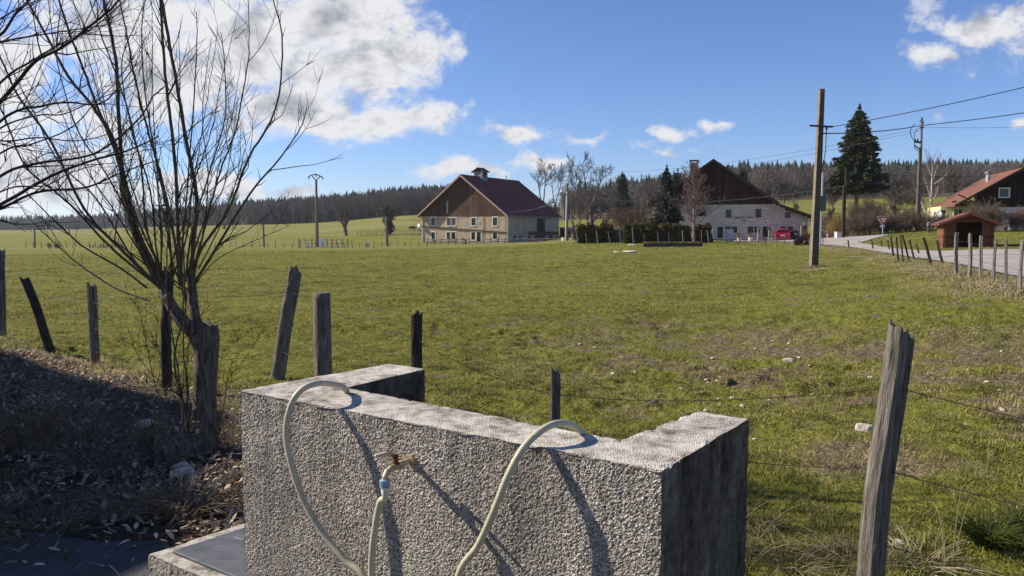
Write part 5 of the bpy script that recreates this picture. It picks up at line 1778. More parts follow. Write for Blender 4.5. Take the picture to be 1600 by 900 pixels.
# wheelie bin
bn = thing('wheelie_bin', at(1240, 87), 'dark wheelie bin with pale sticker next to the red car', 'bin')
MB().add([(-.26, -.3, .1), (.26, -.3, .1), (.26, .3, .1), (-.26, .3, .1), (-.33, -.38, 1.15), (.33, -.38, 1.15), (.33, .38, 1.15), (-.33, .38, 1.15)], [(3, 2, 1, 0), (4, 5, 6, 7), (0, 1, 5, 4), (1, 2, 6, 5), (2, 3, 7, 6), (3, 0, 4, 7)]).build('bin_body', M['plastic_dark'], bn)
MB().box((0, 0, 1.2), (.72, .82, .09)).build('lid', M['plastic_dark'], bn, bevel=.02)
MB().box((0, -.36, .85), (.22, .02, .16)).build('sticker', M['white'], bn)
for s_ in (-1, 1): MB().tube([(s_ * .2, .3, .1), (s_ * .28, .3, .1)], .12, 10).build('wheel', M['tyre'], bn)


def pot_plant(u, v, D, hpot, rpot, hpl, label, pmat, name='flower_pot', leafcol=((.10, .10, .03), (.3, .24, .1)), n=90, cat='flower pot'):
    p_ = P(u, v, D); p_.z = min(p_.z, float(zg(p_.x, p_.y)) + .06)
    o = thing(name, p_, label, cat)
    MB().tube([(0, 0, 0), (0, 0, hpot * .9), (0, 0, hpot)], [rpot * .75, rpot, rpot * 1.1], 12).build('pot', pmat, o)
    Vs, Fs, Cs = [], [], []
    r_ = np.random.default_rng(int(u))
    for i in range(n):
        a = r_.uniform(0, 6.28); t_ = r_.uniform(.1, 1) * hpl * .6
        tip = np.array([np.cos(a) * t_, np.sin(a) * t_, hpot + hpl * r_.uniform(.4, 1)]); b_ = np.array([np.cos(a) * rpot * .3, np.sin(a) * rpot * .3, hpot])
        s = np.array([-np.sin(a), np.cos(a), 0]) * .03
        k = len(Vs); Vs += [b_ - s, b_ + s, tip]; Fs.append((k, k + 1, k + 2))
        q_ = r_.uniform(); c_ = np.array(leafcol[0]) * (1 - q_) + np.array(leafcol[1]) * q_
        Cs += [c_, c_, c_]
    np_mesh('foliage', np.array(Vs), [np.array(Fs)], M['needles'], o, colors=np.array(Cs))
    return o


pot_plant(1259, 374, 87, .62, .36, .85, 'red pot of dry ornamental grass right of the bin', M['red_pot'])
pot_plant(1203.5, 374, 84, .35, .25, .4, 'white flower pot just left of the red car', M['white'], n=40)
pot_plant(1173, 374, 84, .45, .3, .35, 'pale flower pot in the middle of the yard front', M['planter'], n=40)
pot_plant(1155, 373, 85, .4, .3, .5, 'grey flower pot beside the speckled stone panel', M['planter'], n=50)
for u, lb in ((1184.5, 'tall stump planter with a mossy top left of the farmhouse door'), (1201.5, 'tall stump planter with a mossy top right of the farmhouse door')):
    o = thing('stump_planter', P(u, 375, 82), lb, 'planter')
    MB().tube([(0, 0, -.2), (0, 0, .5), (.03, 0, 1.1)], [.14, .11, .13], 9).build('stem', M['post_pale'], o)
    r_ = np.random.default_rng(int(u)); V = []; Fc = []; Cc = []
    for i in range(160):
        d = r_.normal(0, 1, 3); d /= np.linalg.norm(d); c_ = np.array([.03, 0, 1.25]) + d * np.array([.24, .24, .30]) * r_.uniform(.5, 1)
        s = r_.normal(0, .05, (3, 3)); k = len(V); V += [c_ + s[0], c_ + s[1], c_ + s[2]]; Fc.append((k, k + 1, k + 2)); q_ = r_.uniform(); Cc += [np.array([.06, .08, .03]) * (1 - q_) + np.array([.34, .28, .16]) * q_] * 3
    np_mesh('foliage', np.array(V), [np.array(Fc)], M['needles'], o, colors=np.array(Cc))
# speckled upright stone panel, gas-bottle-like white posts, garden table
t = NT('speckled_panel')
M['speckle'] = t.fin(t.ramp(t.noise(4.5, 5, .7), [(.46, (.62, .62, .61)), (.53, (.72, .72, .71)), (.60, (.10, .11, .12))]), .8)
o = thing('info_stand', P(1139, 374, 82), 'upright white panel speckled with dark marks before the farmhouse', 'panel')
MB().span(-.46, .46, -.05, .05, -.2, 1.12).build('slab', M['speckle'], o, bevel=.015)
MB().span(-.40, -.3, -.25, .25, -.2, .04).span(.3, .4, -.25, .25, -.2, .04).build('foot', M['wood_grey'], o)
o = thing('bollard', P(1112.5, 373.5, 84), 'white round topped bollard at the end of the thuja hedge', 'bollard')
MB().tube([(0, 0, -.2), (0, 0, .95), (0, 0, 1.05), (0, 0, 1.1)], [.14, .14, .11, .04], 12).build('body', M['white'], o)
MB().tube([(0, 0, .88), (0, 0, .93)], .15, 12).build('collar', M['galv'], o)
o = thing('garden_table', P(1163, 374.5, 85), 'dark garden table before the farmhouse windows', 'table')
MB().box((0, 0, .74), (1.6, .8, .05)).build('tabletop', M['dark_timber'], o)
for sx in (-.7, .7):
    for sy in (-.3, .3): MB().box((sx, sy, .36), (.07, .07, .72)).build('leg', M['dark_timber'], o)
# stacked posts / totem beside the house end
o = thing('carved_post', P(1253, 375, 88), 'pale upright timber post at the right end of the white farmhouse', 'post')
MB().span(-.18, .02, -.1, .1, -.2, 1.75).build('board', M['wood_grey'], o)
MB().tube([(.25, .1, -.2), (.25, .1, 2.75)], .13, 8).build('pillar', M['post_pale'], o)
MB().span(.08, .45, -.05, -.02, .9, 1.7).build('panel', M['dark_timber'], o)
# yard gate, barrel, block and hut clutter right of the concrete pole
gt_ = thing('metal_gate', P(1283, 372.5, 80), 'grey blue barred metal gate right of the concrete pole', 'gate')
gw_ = 19 * 80 / 1155
m = MB()
for s in (0, gw_): m.box((s, 0, .55), (.07, .07, 1.15))
for z_ in (.1, .55, 1.08): m.box((gw_ / 2, 0, z_), (gw_ - .07, .045, .05))
m.build('gate_frame', M['metal_sheet'], gt_)
m = MB()
for i in range(12): m.box((.1 + i * (gw_ - .2) / 11, .03, .57), (.035, .015, .98))
m.build('gate_bars', M['metal_sheet'], gt_)
o = thing('barrel', P(1294, 372.3, 76), 'faded red barrel by the metal gate', 'barrel')
MB().tube([(0, 0, 0), (0, 0, .1), (0, 0, .25), (0, 0, .4), (0, 0, .48)], [.14, .16, .165, .16, .13], 12).build('body', M['red_dull'], o)
MB().tube([(0, 0, .48), (0, 0, .50)], .145, 12).build('lid', M['red_dull'], o)
o = thing('concrete_block', P(1310.5, 372, 74), 'pale square masonry block under the yellowish bush', 'block')
MB().span(-.32, .32, -.3, .3, -.2, .55).build('block_body', M['planter'], o, bevel=.02)
MB().span(-.36, .36, -.34, .34, .553, .62).build('coping', M['planter'], o, bevel=.01)
o = thing('stone_lantern', P(1450.5, 362.5, 70), 'small grey stone lantern post in the garden left of the hut', 'lantern')
MB().tube([(0, 0, -.1), (0, 0, .1), (0, 0, .12), (0, 0, .55)], [.22, .2, .13, .12], 8).build('pedestal', M['stone_dark'], o)
MB().tube([(0, 0, .55), (0, 0, .8), (0, 0, .82), (0, 0, .95)], [.17, .17, .24, .08], 8).build('lantern_head', M['metal_sheet'], o)
o = thing('garden_bench', P(1590, 357.5, 69), 'grey plank garden bench before the chalet wall', 'bench', R(-25))
MB().span(-.75, .75, -.2, .2, .42, .47).build('seat', M['wood_grey'], o)
MB().span(-.75, .75, .2, .24, .6, .85).build('backrest', M['wood_grey'], o)
for sx in (-.65, .65): MB().span(sx - .04, sx + .04, -.18, .18, -.1, .42).build('leg', M['wood_grey'], o)
o = thing('rock', P(1566, 357.5, 70), 'dark boulder by the chalet corner', 'rock')
# low wall in the pasture
o = thing('stone_wall', P(1051, 384, 66), 'long low dark stone wall with turf top in the pasture', 'wall')
m = MB(); rr_ = random.Random(4)
w0 = -46 * 66 / 1155; x = w0
while x < -w0 - .1:
    wd_ = rr_.uniform(.18, .42); h_ = rr_.uniform(.22, .34)
    m.box((x + wd_ / 2, rr_.uniform(-.03, .03), h_ / 2 - .12), (wd_ * 1.02, .4, h_ + .25), rr_.uniform(-.06, .06)); x += wd_ * .96
m.build('stones', M['stone_dark'], o)
V = []; Fc = []; Cc = []
r_ = np.random.default_rng(3)
for i in range(1600):
    p = np.array([r_.uniform(w0, -w0 - .1), r_.uniform(-.25, .25), .2]); s = r_.normal(0, .03, 3); s[2] = 0
    k = len(V); V += [p - s, p + s, p + np.array([r_.normal(0, .05), r_.normal(0, .05), r_.uniform(.08, .2)])]; Fc.append((k, k + 1, k + 2))
    q_ = r_.uniform(); Cc += [np.array([.08, .10, .025]) * (1 - q_) + np.array([.3, .26, .12]) * q_] * 3
np_mesh('turf', np.array(V), [np.array(Fc)], M['grass'], o, colors=np.array(Cc))


# pale limestone in the pasture
def rock(name, label, c_, s, mat, seed, group=None, cat='stone', parent=None):
    r_ = random.Random(seed)
    bm = bmesh.new()
    bmesh.ops.create_icosphere(bm, subdivisions=2, radius=1)
    ax = [Vector((r_.gauss(0, 1), r_.gauss(0, 1), r_.gauss(0, 1))).normalized() for _ in range(9)]
    cut = [r_.uniform(.45, .85) for _ in ax]
    for v in bm.verts:
        for a, k in zip(ax, cut):
            d = v.co.dot(a)
            if d > k: v.co -= a * (d - k)
        v.co *= r_.uniform(.93, 1.05)
        v.co = Vector((v.co.x * s[0], v.co.y * s[1], v.co.z * s[2]))
    bmesh.ops.rotate(bm, verts=bm.verts, cent=(0, 0, 0), matrix=Matrix.Rotation(r_.uniform(0, 6.28), 3, 'Z'))
    me = bpy.data.meshes.new(name); bm.to_mesh(me); bm.free(); me.materials.append(mat)
    ob = bpy.data.objects.new(name, me); COL.objects.link(ob); ob.location = c_
    if parent: ob.parent = parent; ob.location = (0, 0, 0)
    else: tag(ob, label, cat, group)
    return ob


rock('boulder', '', (0, 0, 0), (.55, .5, .75), M['stone_dark'], 77, parent=o if False else bpy.data.objects['rock'])


def gpt(u, v):
    p = ground_hit(u, v, 2, 90); p.z = float(zt(p.x, p.y)); return p


rock('stone', 'largest white stone lying in the grass left of the tall weathered post', gpt(1350, 678) + Vector((0, 0, .03)), (.075, .06, .055), M['stone'], 1)
rock('stone', 'flat white stone far out in the pasture, on the bare patch', gpt(1233, 565) + Vector((0, 0, .02)), (.13, .09, .05), M['stone'], 2)
rock('stone', 'pale limestone slab lying flat in front of the low dark wall', P(985, 394, 46) + Vector((0, 0, .02)), (.62, .5, .10), M['stone'], 3)
rock('stone', 'smaller pale slab behind the big limestone slab in the pasture', P(988, 383.5, 60) + Vector((0, 0, .02)), (.5, .4, .10), M['stone'], 4)
rock('stone', 'thin white slab left of the big limestone slab', P(962, 393.5, 47) + Vector((0, 0, 0)), (.4, .2, .06), M['stone'], 14)
rock('stone', 'pinkish stone beside the foot of the tall weathered post', gpt(1402, 853) + Vector((0, 0, .02)), (.05, .04, .03), M['stone'], 5)
sr = random.Random(9)
for i in range(90):
    u, v = (sr.uniform(1090, 1620), sr.gauss(600, 38)) if i < 46 else (sr.uniform(870, 1300), sr.uniform(535, 640))
    if v < 515 or (1365 < u < 1420): continue
    s = sr.choice([.010, .013, .017, .021, .030])
    p = gpt(u, v)
    rock('stone', 'small pale stone scattered over the bare part of the pasture', p + Vector((0, 0, s * .35)), (s * 1.3, s, s * .6), M['stone'], 300 + i, group='pale stones in the pasture')
for i in range(40):
    u, v = sr.uniform(900, 1190), sr.gauss(386, 3)
    p = ground_hit(u, max(v, 381), 20, 80)
    s = sr.uniform(.03, .07)
    rock('stone', 'small pale stone near the low dark wall', p + Vector((0, 0, s * .3)), (s * 1.5, s, s * .5), M['stone'], 500 + i, group='pale stones by the low wall')

# enclosure at the far left end of the pasture
D = 121
en = thing('wire_enclosure', P(510, 386.5, D), 'green wire enclosure round the grey lattice head pole', 'enclosure')
for i, u in enumerate([467, 477.5, 487.5, 498, 511, 519, 525.5, 534.5, 543.5]):
    MB().box(P(u, 380, D), (.12, .12, 1.4)).build('post', M['green_box'], en, world=True)
for v in (375, 380.5, 386): MB().tube([P(467, v, D), P(543.5, v, D)], .02, 4).build('rail', M['green_box'], en, world=True)
o = thing('white_panel', P(503, 385.5, D - .6), 'large white panel standing at the wire enclosure', 'panel')
MB().span(-.5, .5, -.04, .04, .05, 1.3).build('board', M['white'], o)
MB().span(-.45, -.38, -.03, .03, -.3, .05).span(.38, .45, -.03, .03, -.3, .05).build('leg', M['galv'], o)
for u, w_, h_, lb in ((479, .18, .85, 'slim white box in the left of the wire enclosure'), (524, .6, .3, 'low white tub in the right of the wire enclosure'), (485, .5, .2, 'flat white tray in the left of the wire enclosure'), (574, .62, .62, 'beige square box alone right of the wire enclosure')):
    o = thing('storage_box', P(u, 386, D - .4), lb, 'box')
    MB().span(-w_ / 2, w_ / 2, -.3, .3, -.3, h_).build('box_body', M['planter' if u == 574 else 'white'], o, bevel=.02)
    MB().span(-w_ / 2 - .03, w_ / 2 + .03, -.33, .33, h_ + .003, h_ + .05).build('lid', M['planter' if u == 574 else 'white'], o)
o = thing('water_butt', P(881, 379, 122), 'white round tub at the foot of the lamp pole', 'tub')
MB().tube([(0, 0, -.1), (0, 0, .75), (0, 0, .8)], [.32, .38, .4], 12).build('tub_body', M['white'], o)
MB().tube([(0, 0, .803), (0, 0, .83)], .36, 12).build('lid', M['planter'], o)
# trailer with planks before the barn side
tr = thing('farm_trailer', P(850, 374, 128), 'dark flat farm trailer before the barn side of the beige farmhouse', 'trailer', R(-8))
MB().span(-2.6, 2.6, -.8, .8, .75, 1.05).build('bed', M['plastic_dark'], tr)
MB().span(-2.6, 2.6, -.82, -.78, 1.053, 1.35).build('side_board', M['dark_timber'], tr)
for s_ in (-1.2, 1.2): MB().tube([(s_, -.85, .38), (s_, -.65, .38)], .38, 12).build('wheel', M['tyre'], tr)
o = thing('plank_pile', P(843, 380, 126), 'heap of pale planks leaning before the farm trailer', 'planks')
m = MB()
for i in range(7):
    a = Vector((random.uniform(-1.3, -.6), random.uniform(-.3, .3), random.uniform(0, .9))); b_ = Vector((random.uniform(.4, 1.2), random.uniform(-.3, .3), random.uniform(.0, .35)))
    m.tube([a, b_], .07, 4)
m.build('planks', M['wood_grey'], o)
o = thing('hand_pump', P(727.5, 381.5, 130), 'dark iron hand pump before the beige farmhouse', 'pump')
MB().tube([(0, 0, -.2), (0, 0, .7), (0, 0, .9)], [.16, .16, .2], 8).build('column', M['dark_metal'], o)
MB().tube([(0, 0, .85), (-.45, -.2, .95)], .06, 6).build('lever', M['dark_metal'], o)


# animals grazing on the hill
def animal(u, v, D, label, mat, face, s=1.0):
    b_ = ground_hit(u, v, 120, 500)
    bm = bmesh.new()
    me = bpy.data.meshes.new('body')
    # spine, neck, head and four legs as one skinned skeleton
    pts = [(0, 0, .95), (.55, 0, .98), (-.55, 0, .95), (.85, 0, .85), (1.05, 0, .45), (1.2, 0, .28)]
    ed = [(0, 1), (0, 2), (1, 3), (3, 4), (4, 5)]
    rad = [.40, .36, .36, .2, .14, .09]
    for (x, y) in ((.5, .2), (.5, -.2), (-.55, .2), (-.55, -.2)):
        k = len(pts); pts += [(x, y, .7), (x - .03, y, .35), (x, y, 0)]; rad += [.15, .09, .07]
        ed += [(1 if x > 0 else 2, k), (k, k + 1), (k + 1, k + 2)]
    k = len(pts); pts += [(-.85, 0, .9), (-.92, 0, .45)]; rad += [.05, .04]; ed += [(2, k), (k, k + 1)]
    me.from_pydata([(p[0] * face, p[1], p[2]) for p in pts], ed, [])
    ob = bpy.data.objects.new('grazing_animal', me); COL.objects.link(ob)
    sk = ob.modifiers.new('skin', 'SKIN')
    for i, r_ in enumerate(rad): me.skin_vertices[0].data[i].radius = (r_, r_)
    me.skin_vertices[0].data[0].use_root = True
    ob.modifiers.new('sub', 'SUBSURF').levels = 1
    me.materials.append(mat)
    ob.location = b_; ob.rotation_euler = (0, 0, R(random.uniform(-15, 15))); ob.scale = (s, s, s)
    tag(ob, label, 'farm animal')


def animal_ensure_skin(me): pass


for (u, v, lb, mm, fc) in ((643, 360, 'dark grazing animal on the hill left of the beige farmhouse', 'wool_dark', 1), (649.5, 359, 'pale grazing animal between the two others on the hill', 'wool_pale', -1), (655.5, 364.5, 'pale and dark grazing animal nearest the beige farmhouse gable', 'wool_pale', 1)):
    animal(u, v, 0, lb, M[mm], fc, .95)

# ================================================================== TREES


def grow(polys, p, d, L_, r, lvl, cfg, rnd):
    n = cfg['seg'][lvl]
    pts = [np.array(p, float)]; rad = [r]
    d = np.array(d, float)
    rend = max(r * cfg['taper'][lvl], cfg['rmin'])
    for i in range(n):
        d = d + np.array([rnd.gauss(0, 1), rnd.gauss(0, 1), rnd.gauss(0, 1)]) * cfg['wob'][lvl] + np.array([0, 0, cfg['up'][lvl]])
        d /= np.linalg.norm(d)
        pts.append(pts[-1] + d * L_ / n); rad.append(r + (rend - r) * (i + 1) / n)
    polys[min(lvl, 1)].append((np.array(pts), np.array(rad)))
    if lvl + 1 >= len(cfg['n']): return
    m = cfg['n'][lvl + 1]
    f0 = cfg['start'][lvl]
    for i in range(m):
        f = f0 + (1 - f0) * ((i + rnd.random()) / m)
        x = f * n; j = min(int(x), n - 1); s = x - j
        q_ = pts[j] * (1 - s) + pts[j + 1] * s
        ax = pts[j + 1] - pts[j]; ax /= np.linalg.norm(ax)
        rv = np.array([rnd.gauss(0, 1), rnd.gauss(0, 1), rnd.gauss(0, 1)]); rv -= ax * rv.dot(ax); rv /= np.linalg.norm(rv) + 1e-9
        an = math.radians(rnd.gauss(cfg['ang'][lvl], 10))
        cd = ax * math.cos(an) + rv * math.sin(an)
        cl = cfg['len'][lvl] * L_ * (1 - cfg['short'][lvl] * f) * rnd.uniform(.7, 1.2)
        cr = max(min(rad[j] * .72, r * cfg['rr'][lvl]), cfg['rmin'])
        grow(polys, q_, cd, cl, cr, lvl + 1, cfg, rnd)


def bare_tree(label, base, h, r, seed, cfg, mat, name='bare_tree', trunk_h=.45, crown_mat=None, extra=None, leaders=1, spread=20, cat='tree', lean=(0, 0)):
    rnd = random.Random(seed)
    o = thing(name, base, label, cat)
    polys = [[], []]
    grow(polys, (0, 0, -.3), (lean[0], lean[1], 1), h * trunk_h + .3, r, 0, cfg, rnd)
    if leaders:
        tpt, trd = polys[0][0]
        for i in range(leaders):
            a = 6.28 * i / leaders + rnd.random()
            sp_ = math.tan(math.radians(rnd.uniform(.3, 1) * spread))
            c2 = dict(cfg); c2['taper'] = [.2] + cfg['taper'][1:]
            grow(polys, tpt[-1 - (i % 2)], (math.cos(a) * sp_ + lean[0], math.sin(a) * sp_ + lean[1], 1), h * (1 - trunk_h) * rnd.uniform(.8, 1), trd[-1] * .75, 0, c2, rnd)
    V, Fq = tubes_np(polys[0], 7)
    np_mesh('trunk', V, [Fq], mat, o, smooth=True)
    V, Fq = tubes_np(polys[1], 3)
    np_mesh('crown', V, [Fq], crown_mat or mat, o)
    return o


ASH = dict(seg=[8, 6, 5, 4], n=[1, 9, 8, 7], wob=[.05, .11, .15, .2], up=[.03, .09, .08, .06], taper=[.5, .25, .3, .5], start=[.45, .3, .2], ang=[48, 42, 40], len=[.62, .5, .42], short=[.45, .4, .3], rr=[.5, .5, .5], rmin=.018)
DENSE = dict(ASH, n=[1, 13, 10, 8], start=[.3, .2, .15], ang=[50, 45, 45], rmin=.022)


def bt_at(u, vbase, D, vtop):
    b_ = P(u, vbase, D)
    return b_, (vbase - vtop) * D / 1155


b_, h = bt_at(926, 374, 128, 250)
bare_tree('tall leafless ash with forked trunk behind the thuja hedge', b_, h, .55, 11, ASH, M['bark_grey'], leaders=3, trunk_h=.36, spread=26)
b_, h = bt_at(852, 372, 170, 252)
bare_tree('tall leafless tree right behind the roof end of the beige farmhouse', b_, h, .5, 12, ASH, M['bark_grey'], leaders=2, trunk_h=.45, spread=18)
b_, h = bt_at(872, 372, 166, 262)
bare_tree('slimmer leafless tree between the farmhouse roof and the lamp pole', b_, h, .35, 13, ASH, M['bark_grey'], leaders=2, trunk_h=.45, spread=15)
b_, h = bt_at(896, 376, 122, 310)
bare_tree('crooked leafless fruit tree just right of the lamp pole', b_, h, .38, 14, dict(ASH, wob=[.12, .2, .22, .25], up=[.02, .03, .04, .03]), M['bark_far'], leaders=3, trunk_h=.3, spread=45)
b_, h = bt_at(948, 372, 130, 300)
bare_tree('lower leafless tree right of the forked ash', b_, h, .4, 15, dict(ASH, wob=[.1, .17, .2, .25]), M['bark_far'], leaders=3, trunk_h=.3, spread=40)
b_, h = bt_at(1084, 378, 77, 262)
LINDEN = dict(ASH, n=[1, 52, 8, 6], start=[.2, .25, .2], ang=[52, 38, 35], len=[.52, .38, .4], short=[.72, .4, .3], up=[.03, .06, .06, .05], wob=[.03, .06, .1, .14], rr=[.32, .5, .5], rmin=.013, taper=[.12, .25, .3, .5])
bare_tree('reddish leafless tree with dense upswept twigs before the white farmhouse', b_, h, .19, 16, LINDEN, M['bark_red'], leaders=0, trunk_h=.97)
b_, h = bt_at(541, 369.5, 190, 306)
POL = dict(ASH, n=[1, 10, 8, 6], start=[.1, .15, .15], wob=[.05, .07, .12, .2], up=[.02, .06, .06, .05], rmin=.018, ang=[30, 35, 40], len=[.5, .45, .4])
bare_tree('pollarded leafless tree with fanned limbs on the far meadow', b_, h, .55, 17, POL, M['bark_far'], leaders=6, trunk_h=.2, spread=36)
b_, h = bt_at(608, 368, 190, 305)
IV = bare_tree('bushy leafless tree with dark ivy on its trunk on the far meadow', b_, h, .6, 18, dict(POL, rmin=.018), M['bark_far'], leaders=6, trunk_h=.28, spread=40)


def leaf_cloud(name, parent, centers, n, size, cols, mat, seed=0, flat=.0):
    """leaf faces scattered through ellipsoid lumps: centers = [(c, radii)]"""
    r_ = np.random.default_rng(seed)
    Cn = np.array([c_ for c_, _ in centers]); Rd = np.array([q_ for _, q_ in centers])
    vol = Rd.prod(1) ** .75; k = r_.choice(len(centers), n, p=vol / vol.sum())
    d = r_.normal(0, 1, (n, 3)); d /= np.linalg.norm(d, axis=1, keepdims=True)
    pos = Cn[k] + d * Rd[k] * (r_.uniform(.35, 1.08, n) ** .6)[:, None]
    a = r_.normal(0, 1, (n, 3)); a /= np.linalg.norm(a, axis=1, keepdims=True)
    b2 = np.cross(a, r_.normal(0, 1, (n, 3))); b2 /= np.linalg.norm(b2, axis=1, keepdims=True)
    s = size * r_.uniform(.5, 1.4, n)[:, None]
    V = np.stack([pos + a * s, pos + b2 * s * .6, pos - a * s * .7, pos - b2 * s * .6], 1).reshape(-1, 3)
    q_ = r_.uniform(0, 1, (n, 1)); lum = r_.uniform(.7, 1.25, (len(centers), 1))[k]
    C_ = (np.array(cols[0]) * (1 - q_) + np.array(cols[1]) * q_) * lum
    return np_mesh(name, V, [np.arange(4 * n).reshape(n, 4)], mat, parent, colors=np.repeat(C_, 4, 0))


leaf_cloud('ivy', IV, [((random.gauss(0, .5), random.gauss(0, .5), z_), (1.1, 1.1, 1.0)) for z_ in np.linspace(1.2, 6.5, 9)], 2200, .2, [(.010, .014, .006), (.04, .05, .022)], M['needles'], 5)
b_, h = bt_at(352, 366, 330, 298)
bare_tree('broad round leafless tree at the wood edge behind the shoots', b_, h, .8, 19, dict(POL, rmin=.034), M['bark_far'], leaders=5, trunk_h=.2, spread=42)
b_, h = bt_at(208, 362, 400, 300)
bare_tree('dark spreading leafless tree far behind the stump tree', b_, h, .8, 20, dict(POL, rmin=.04), M['bark_far'], leaders=4, trunk_h=.25, spread=38)
for i, (u, vb_, D, vt, lb) in enumerate(((1398, 330, 120, 265, 'grey leafless tree between the spruce and the twin pole'), (1480, 335, 150, 268, 'leafless tree above the wooden hut'), (1222, 345, 150, 285, 'leafless tree right of the white farmhouse roof'), (1300, 345, 130, 285, 'leafless tree left of the tall spruce'), (1245, 338, 170, 290, 'pale leafless tree behind the right slope of the white farmhouse'))):
    b_, h = bt_at(u, vb_, D, vt)
    b_.z = min(b_.z, float(zg(b_.x, b_.y)))
    bare_tree(lb, b_, h, .25, 30 + i, DENSE, M['bark_far'], leaders=3, trunk_h=.3, spread=30, crown_mat=M['bark_grey'])


def spruce(label, base, h, w_, seed, cols, nlev=46, name='spruce_tree', droop=.25, dens=1.0, bare=.16, needle=.2, trunkmat='bark_grey'):
    r_ = np.random.default_rng(seed)
    o = thing(name, base, label, 'tree')
    MB().tube([(0, 0, -.4), (0, 0, h * .5), (0, 0, h * .98)], [h * .02, h * .013, .02], 9).build('trunk', M[trunkmat], o, smooth=True)
    Ps, Cs = [], []
    V, Fq = [], []
    limbs = []
    for i in range(nlev):
        f = (i + r_.uniform(0, .8)) / nlev
        z0 = h * (bare + (1 - bare) * f)
        rad = w_ / 2 * (1 - f) ** .88 * (1.0 if f > .12 else .75 + 2 * f) + .12 * (1 - f)
        nb = int(r_.integers(7, 11)) if f < .85 else 5
        a0 = r_.uniform(0, 6.28)
        for j in range(nb):
            a = a0 + 6.28 * j / nb + r_.normal(0, .15)
            L_ = rad * r_.choice([r_.uniform(.45, .8), r_.uniform(.75, 1.15)])
            dz = droop * (1 - f) * L_
            m = max(3, int(L_ / .34))
            limbs.append((np.array([[0, 0, z0], [np.cos(a) * L_ * .5, np.sin(a) * L_ * .5, z0 - dz * .7], [np.cos(a) * L_, np.sin(a) * L_, z0 - dz * .75]]), np.array([.05, .035, .015])))
            k = int(m * 9 * dens)
            t_ = r_.uniform(.12, 1.03, k)
            side = r_.normal(0, 1, k) * .20 * L_ * (1.1 - t_)
            px_ = np.cos(a) * L_ * t_ - np.sin(a) * side; py_ = np.sin(a) * L_ * t_ + np.cos(a) * side
            pz_ = z0 - dz * np.sin(t_ * 1.9) - r_.uniform(0, .32, k) * (1 - .5 * f)
            Ps.append(np.stack([px_, py_, pz_], 1))
            q_ = r_.uniform(0, 1, (k, 1)); tip = np.clip((t_[:, None] - .5) * 1.2, 0, .6)
            Cs.append(np.array(cols[0]) * (1 - q_) * (1) + np.array(cols[1]) * q_)
    pos = np.concatenate(Ps); C_ = np.concatenate(Cs); n = len(pos)
    out_ = pos * np.array([1, 1, 0]); out_ /= np.linalg.norm(out_, axis=1, keepdims=True) + 1e-6
    a_ = out_ + r_.normal(0, .55, (n, 3)) + np.array([0, 0, -.35]); a_ /= np.linalg.norm(a_, axis=1, keepdims=True)
    s_ = np.cross(a_, r_.normal(0, 1, (n, 3))); s_ /= np.linalg.norm(s_, axis=1, keepdims=True)
    ln = needle * r_.uniform(.7, 1.6, n)[:, None] * np.clip((h - pos[:, 2:3]) / (.16 * h), .28, 1)
    Vv = np.stack([pos - s_ * ln * .42, pos + s_ * ln * .42, pos + a_ * ln * 1.5], 1).reshape(-1, 3)
    np_mesh('crown', Vv, [np.arange(3 * n).reshape(n, 3)], M['needles'], o, colors=np.repeat(C_, 3, 0))
    limbs.append((np.array([[0, 0, h * .9], [0, 0, h * .97], [0, 0, h * 1.02]]), np.array([.05, .03, .012])))
    lv, lf = tubes_np(limbs, 3)
    np_mesh('limbs', lv, [lf], M['bark_dark'], o)
    return o


b_, h = bt_at(1337, 336, 110, 165)
spruce('tall dark spruce with a bare lower trunk standing clear against the sky', b_, h, 9.0, 41, [(.018, .028, .011), (.085, .094, .034)], bare=.26, dens=1.5, needle=.27, nlev=54)
b_, h = bt_at(1040, 376, 83, 258)
spruce('blue grey fir rising from the hedge left of the white farmhouse', b_, h, 4.3, 42, [(.026, .034, .028), (.115, .125, .10)], bare=.04, dens=1.2, needle=.2, nlev=40)
for i, (u, vb_, D, vt, lb) in enumerate(((972, 330, 230, 266, 'lone dark conifer topping the skyline right of the ash'), (1058, 330, 190, 262, 'dark conifer just behind the fir'), (1135, 330, 200, 259, 'dark conifer over the right roof slope of the white farmhouse'), (1160, 330, 210, 260, 'second dark conifer over the right roof slope of the white farmhouse'))):
    b_, h = bt_at(u, vb_, D, vt); b_.z = min(b_.z, float(zg(b_.x, b_.y)))
    h = P(u, vt, D).z - b_.z
    spruce(lb, b_, h, h * .36, 60 + i, [(.010, .018, .011), (.034, .046, .024)], nlev=24, needle=.5, dens=.6)

# thuja hedge: two clipped runs with a plank gate between them
for (ua, ub, D, seed, lb) in ((903, 958, 86, 1, 'brownish green thuja hedge left of the plank gate'), (978, 1107, 80, 2, 'brownish green thuja hedge before the white farmhouse')):
    o = thing('thuja_hedge', P((ua + ub) / 2, 378, D), lb, 'hedge')
    rr_ = random.Random(seed); cs = []
    u = ua; ob_ = Vector(o.location)
    while u < ub:
        p = P(u, 378, D) - ob_
        hh = (26 + rr_.uniform(-2, 3)) * D / 1155
        for k in range(5):
            cs.append(((p.x + rr_.gauss(0, .05), rr_.gauss(0, .2), hh * (.1 + .2 * k)), (.38 * (1 - .12 * k), .5, hh * .17)))
        u += rr_.uniform(4.5, 6.5)
    leaf_cloud('foliage', o, cs, int((ub - ua) * 210), .13, [(.034, .031, .009), (.15, .122, .036)], M['needles'], seed)
    m = MB()
    for c_, q_ in cs[::5]: m.tube([(c_[0], c_[1], -.2), (c_[0], c_[1], 1.6)], .05, 5)
    m.build('stems', M['bark_dark'], o)
o = thing('plank_gate', P(968, 378.5, 86), 'weathered plank panel closing the gap in the thuja hedge', 'gate')
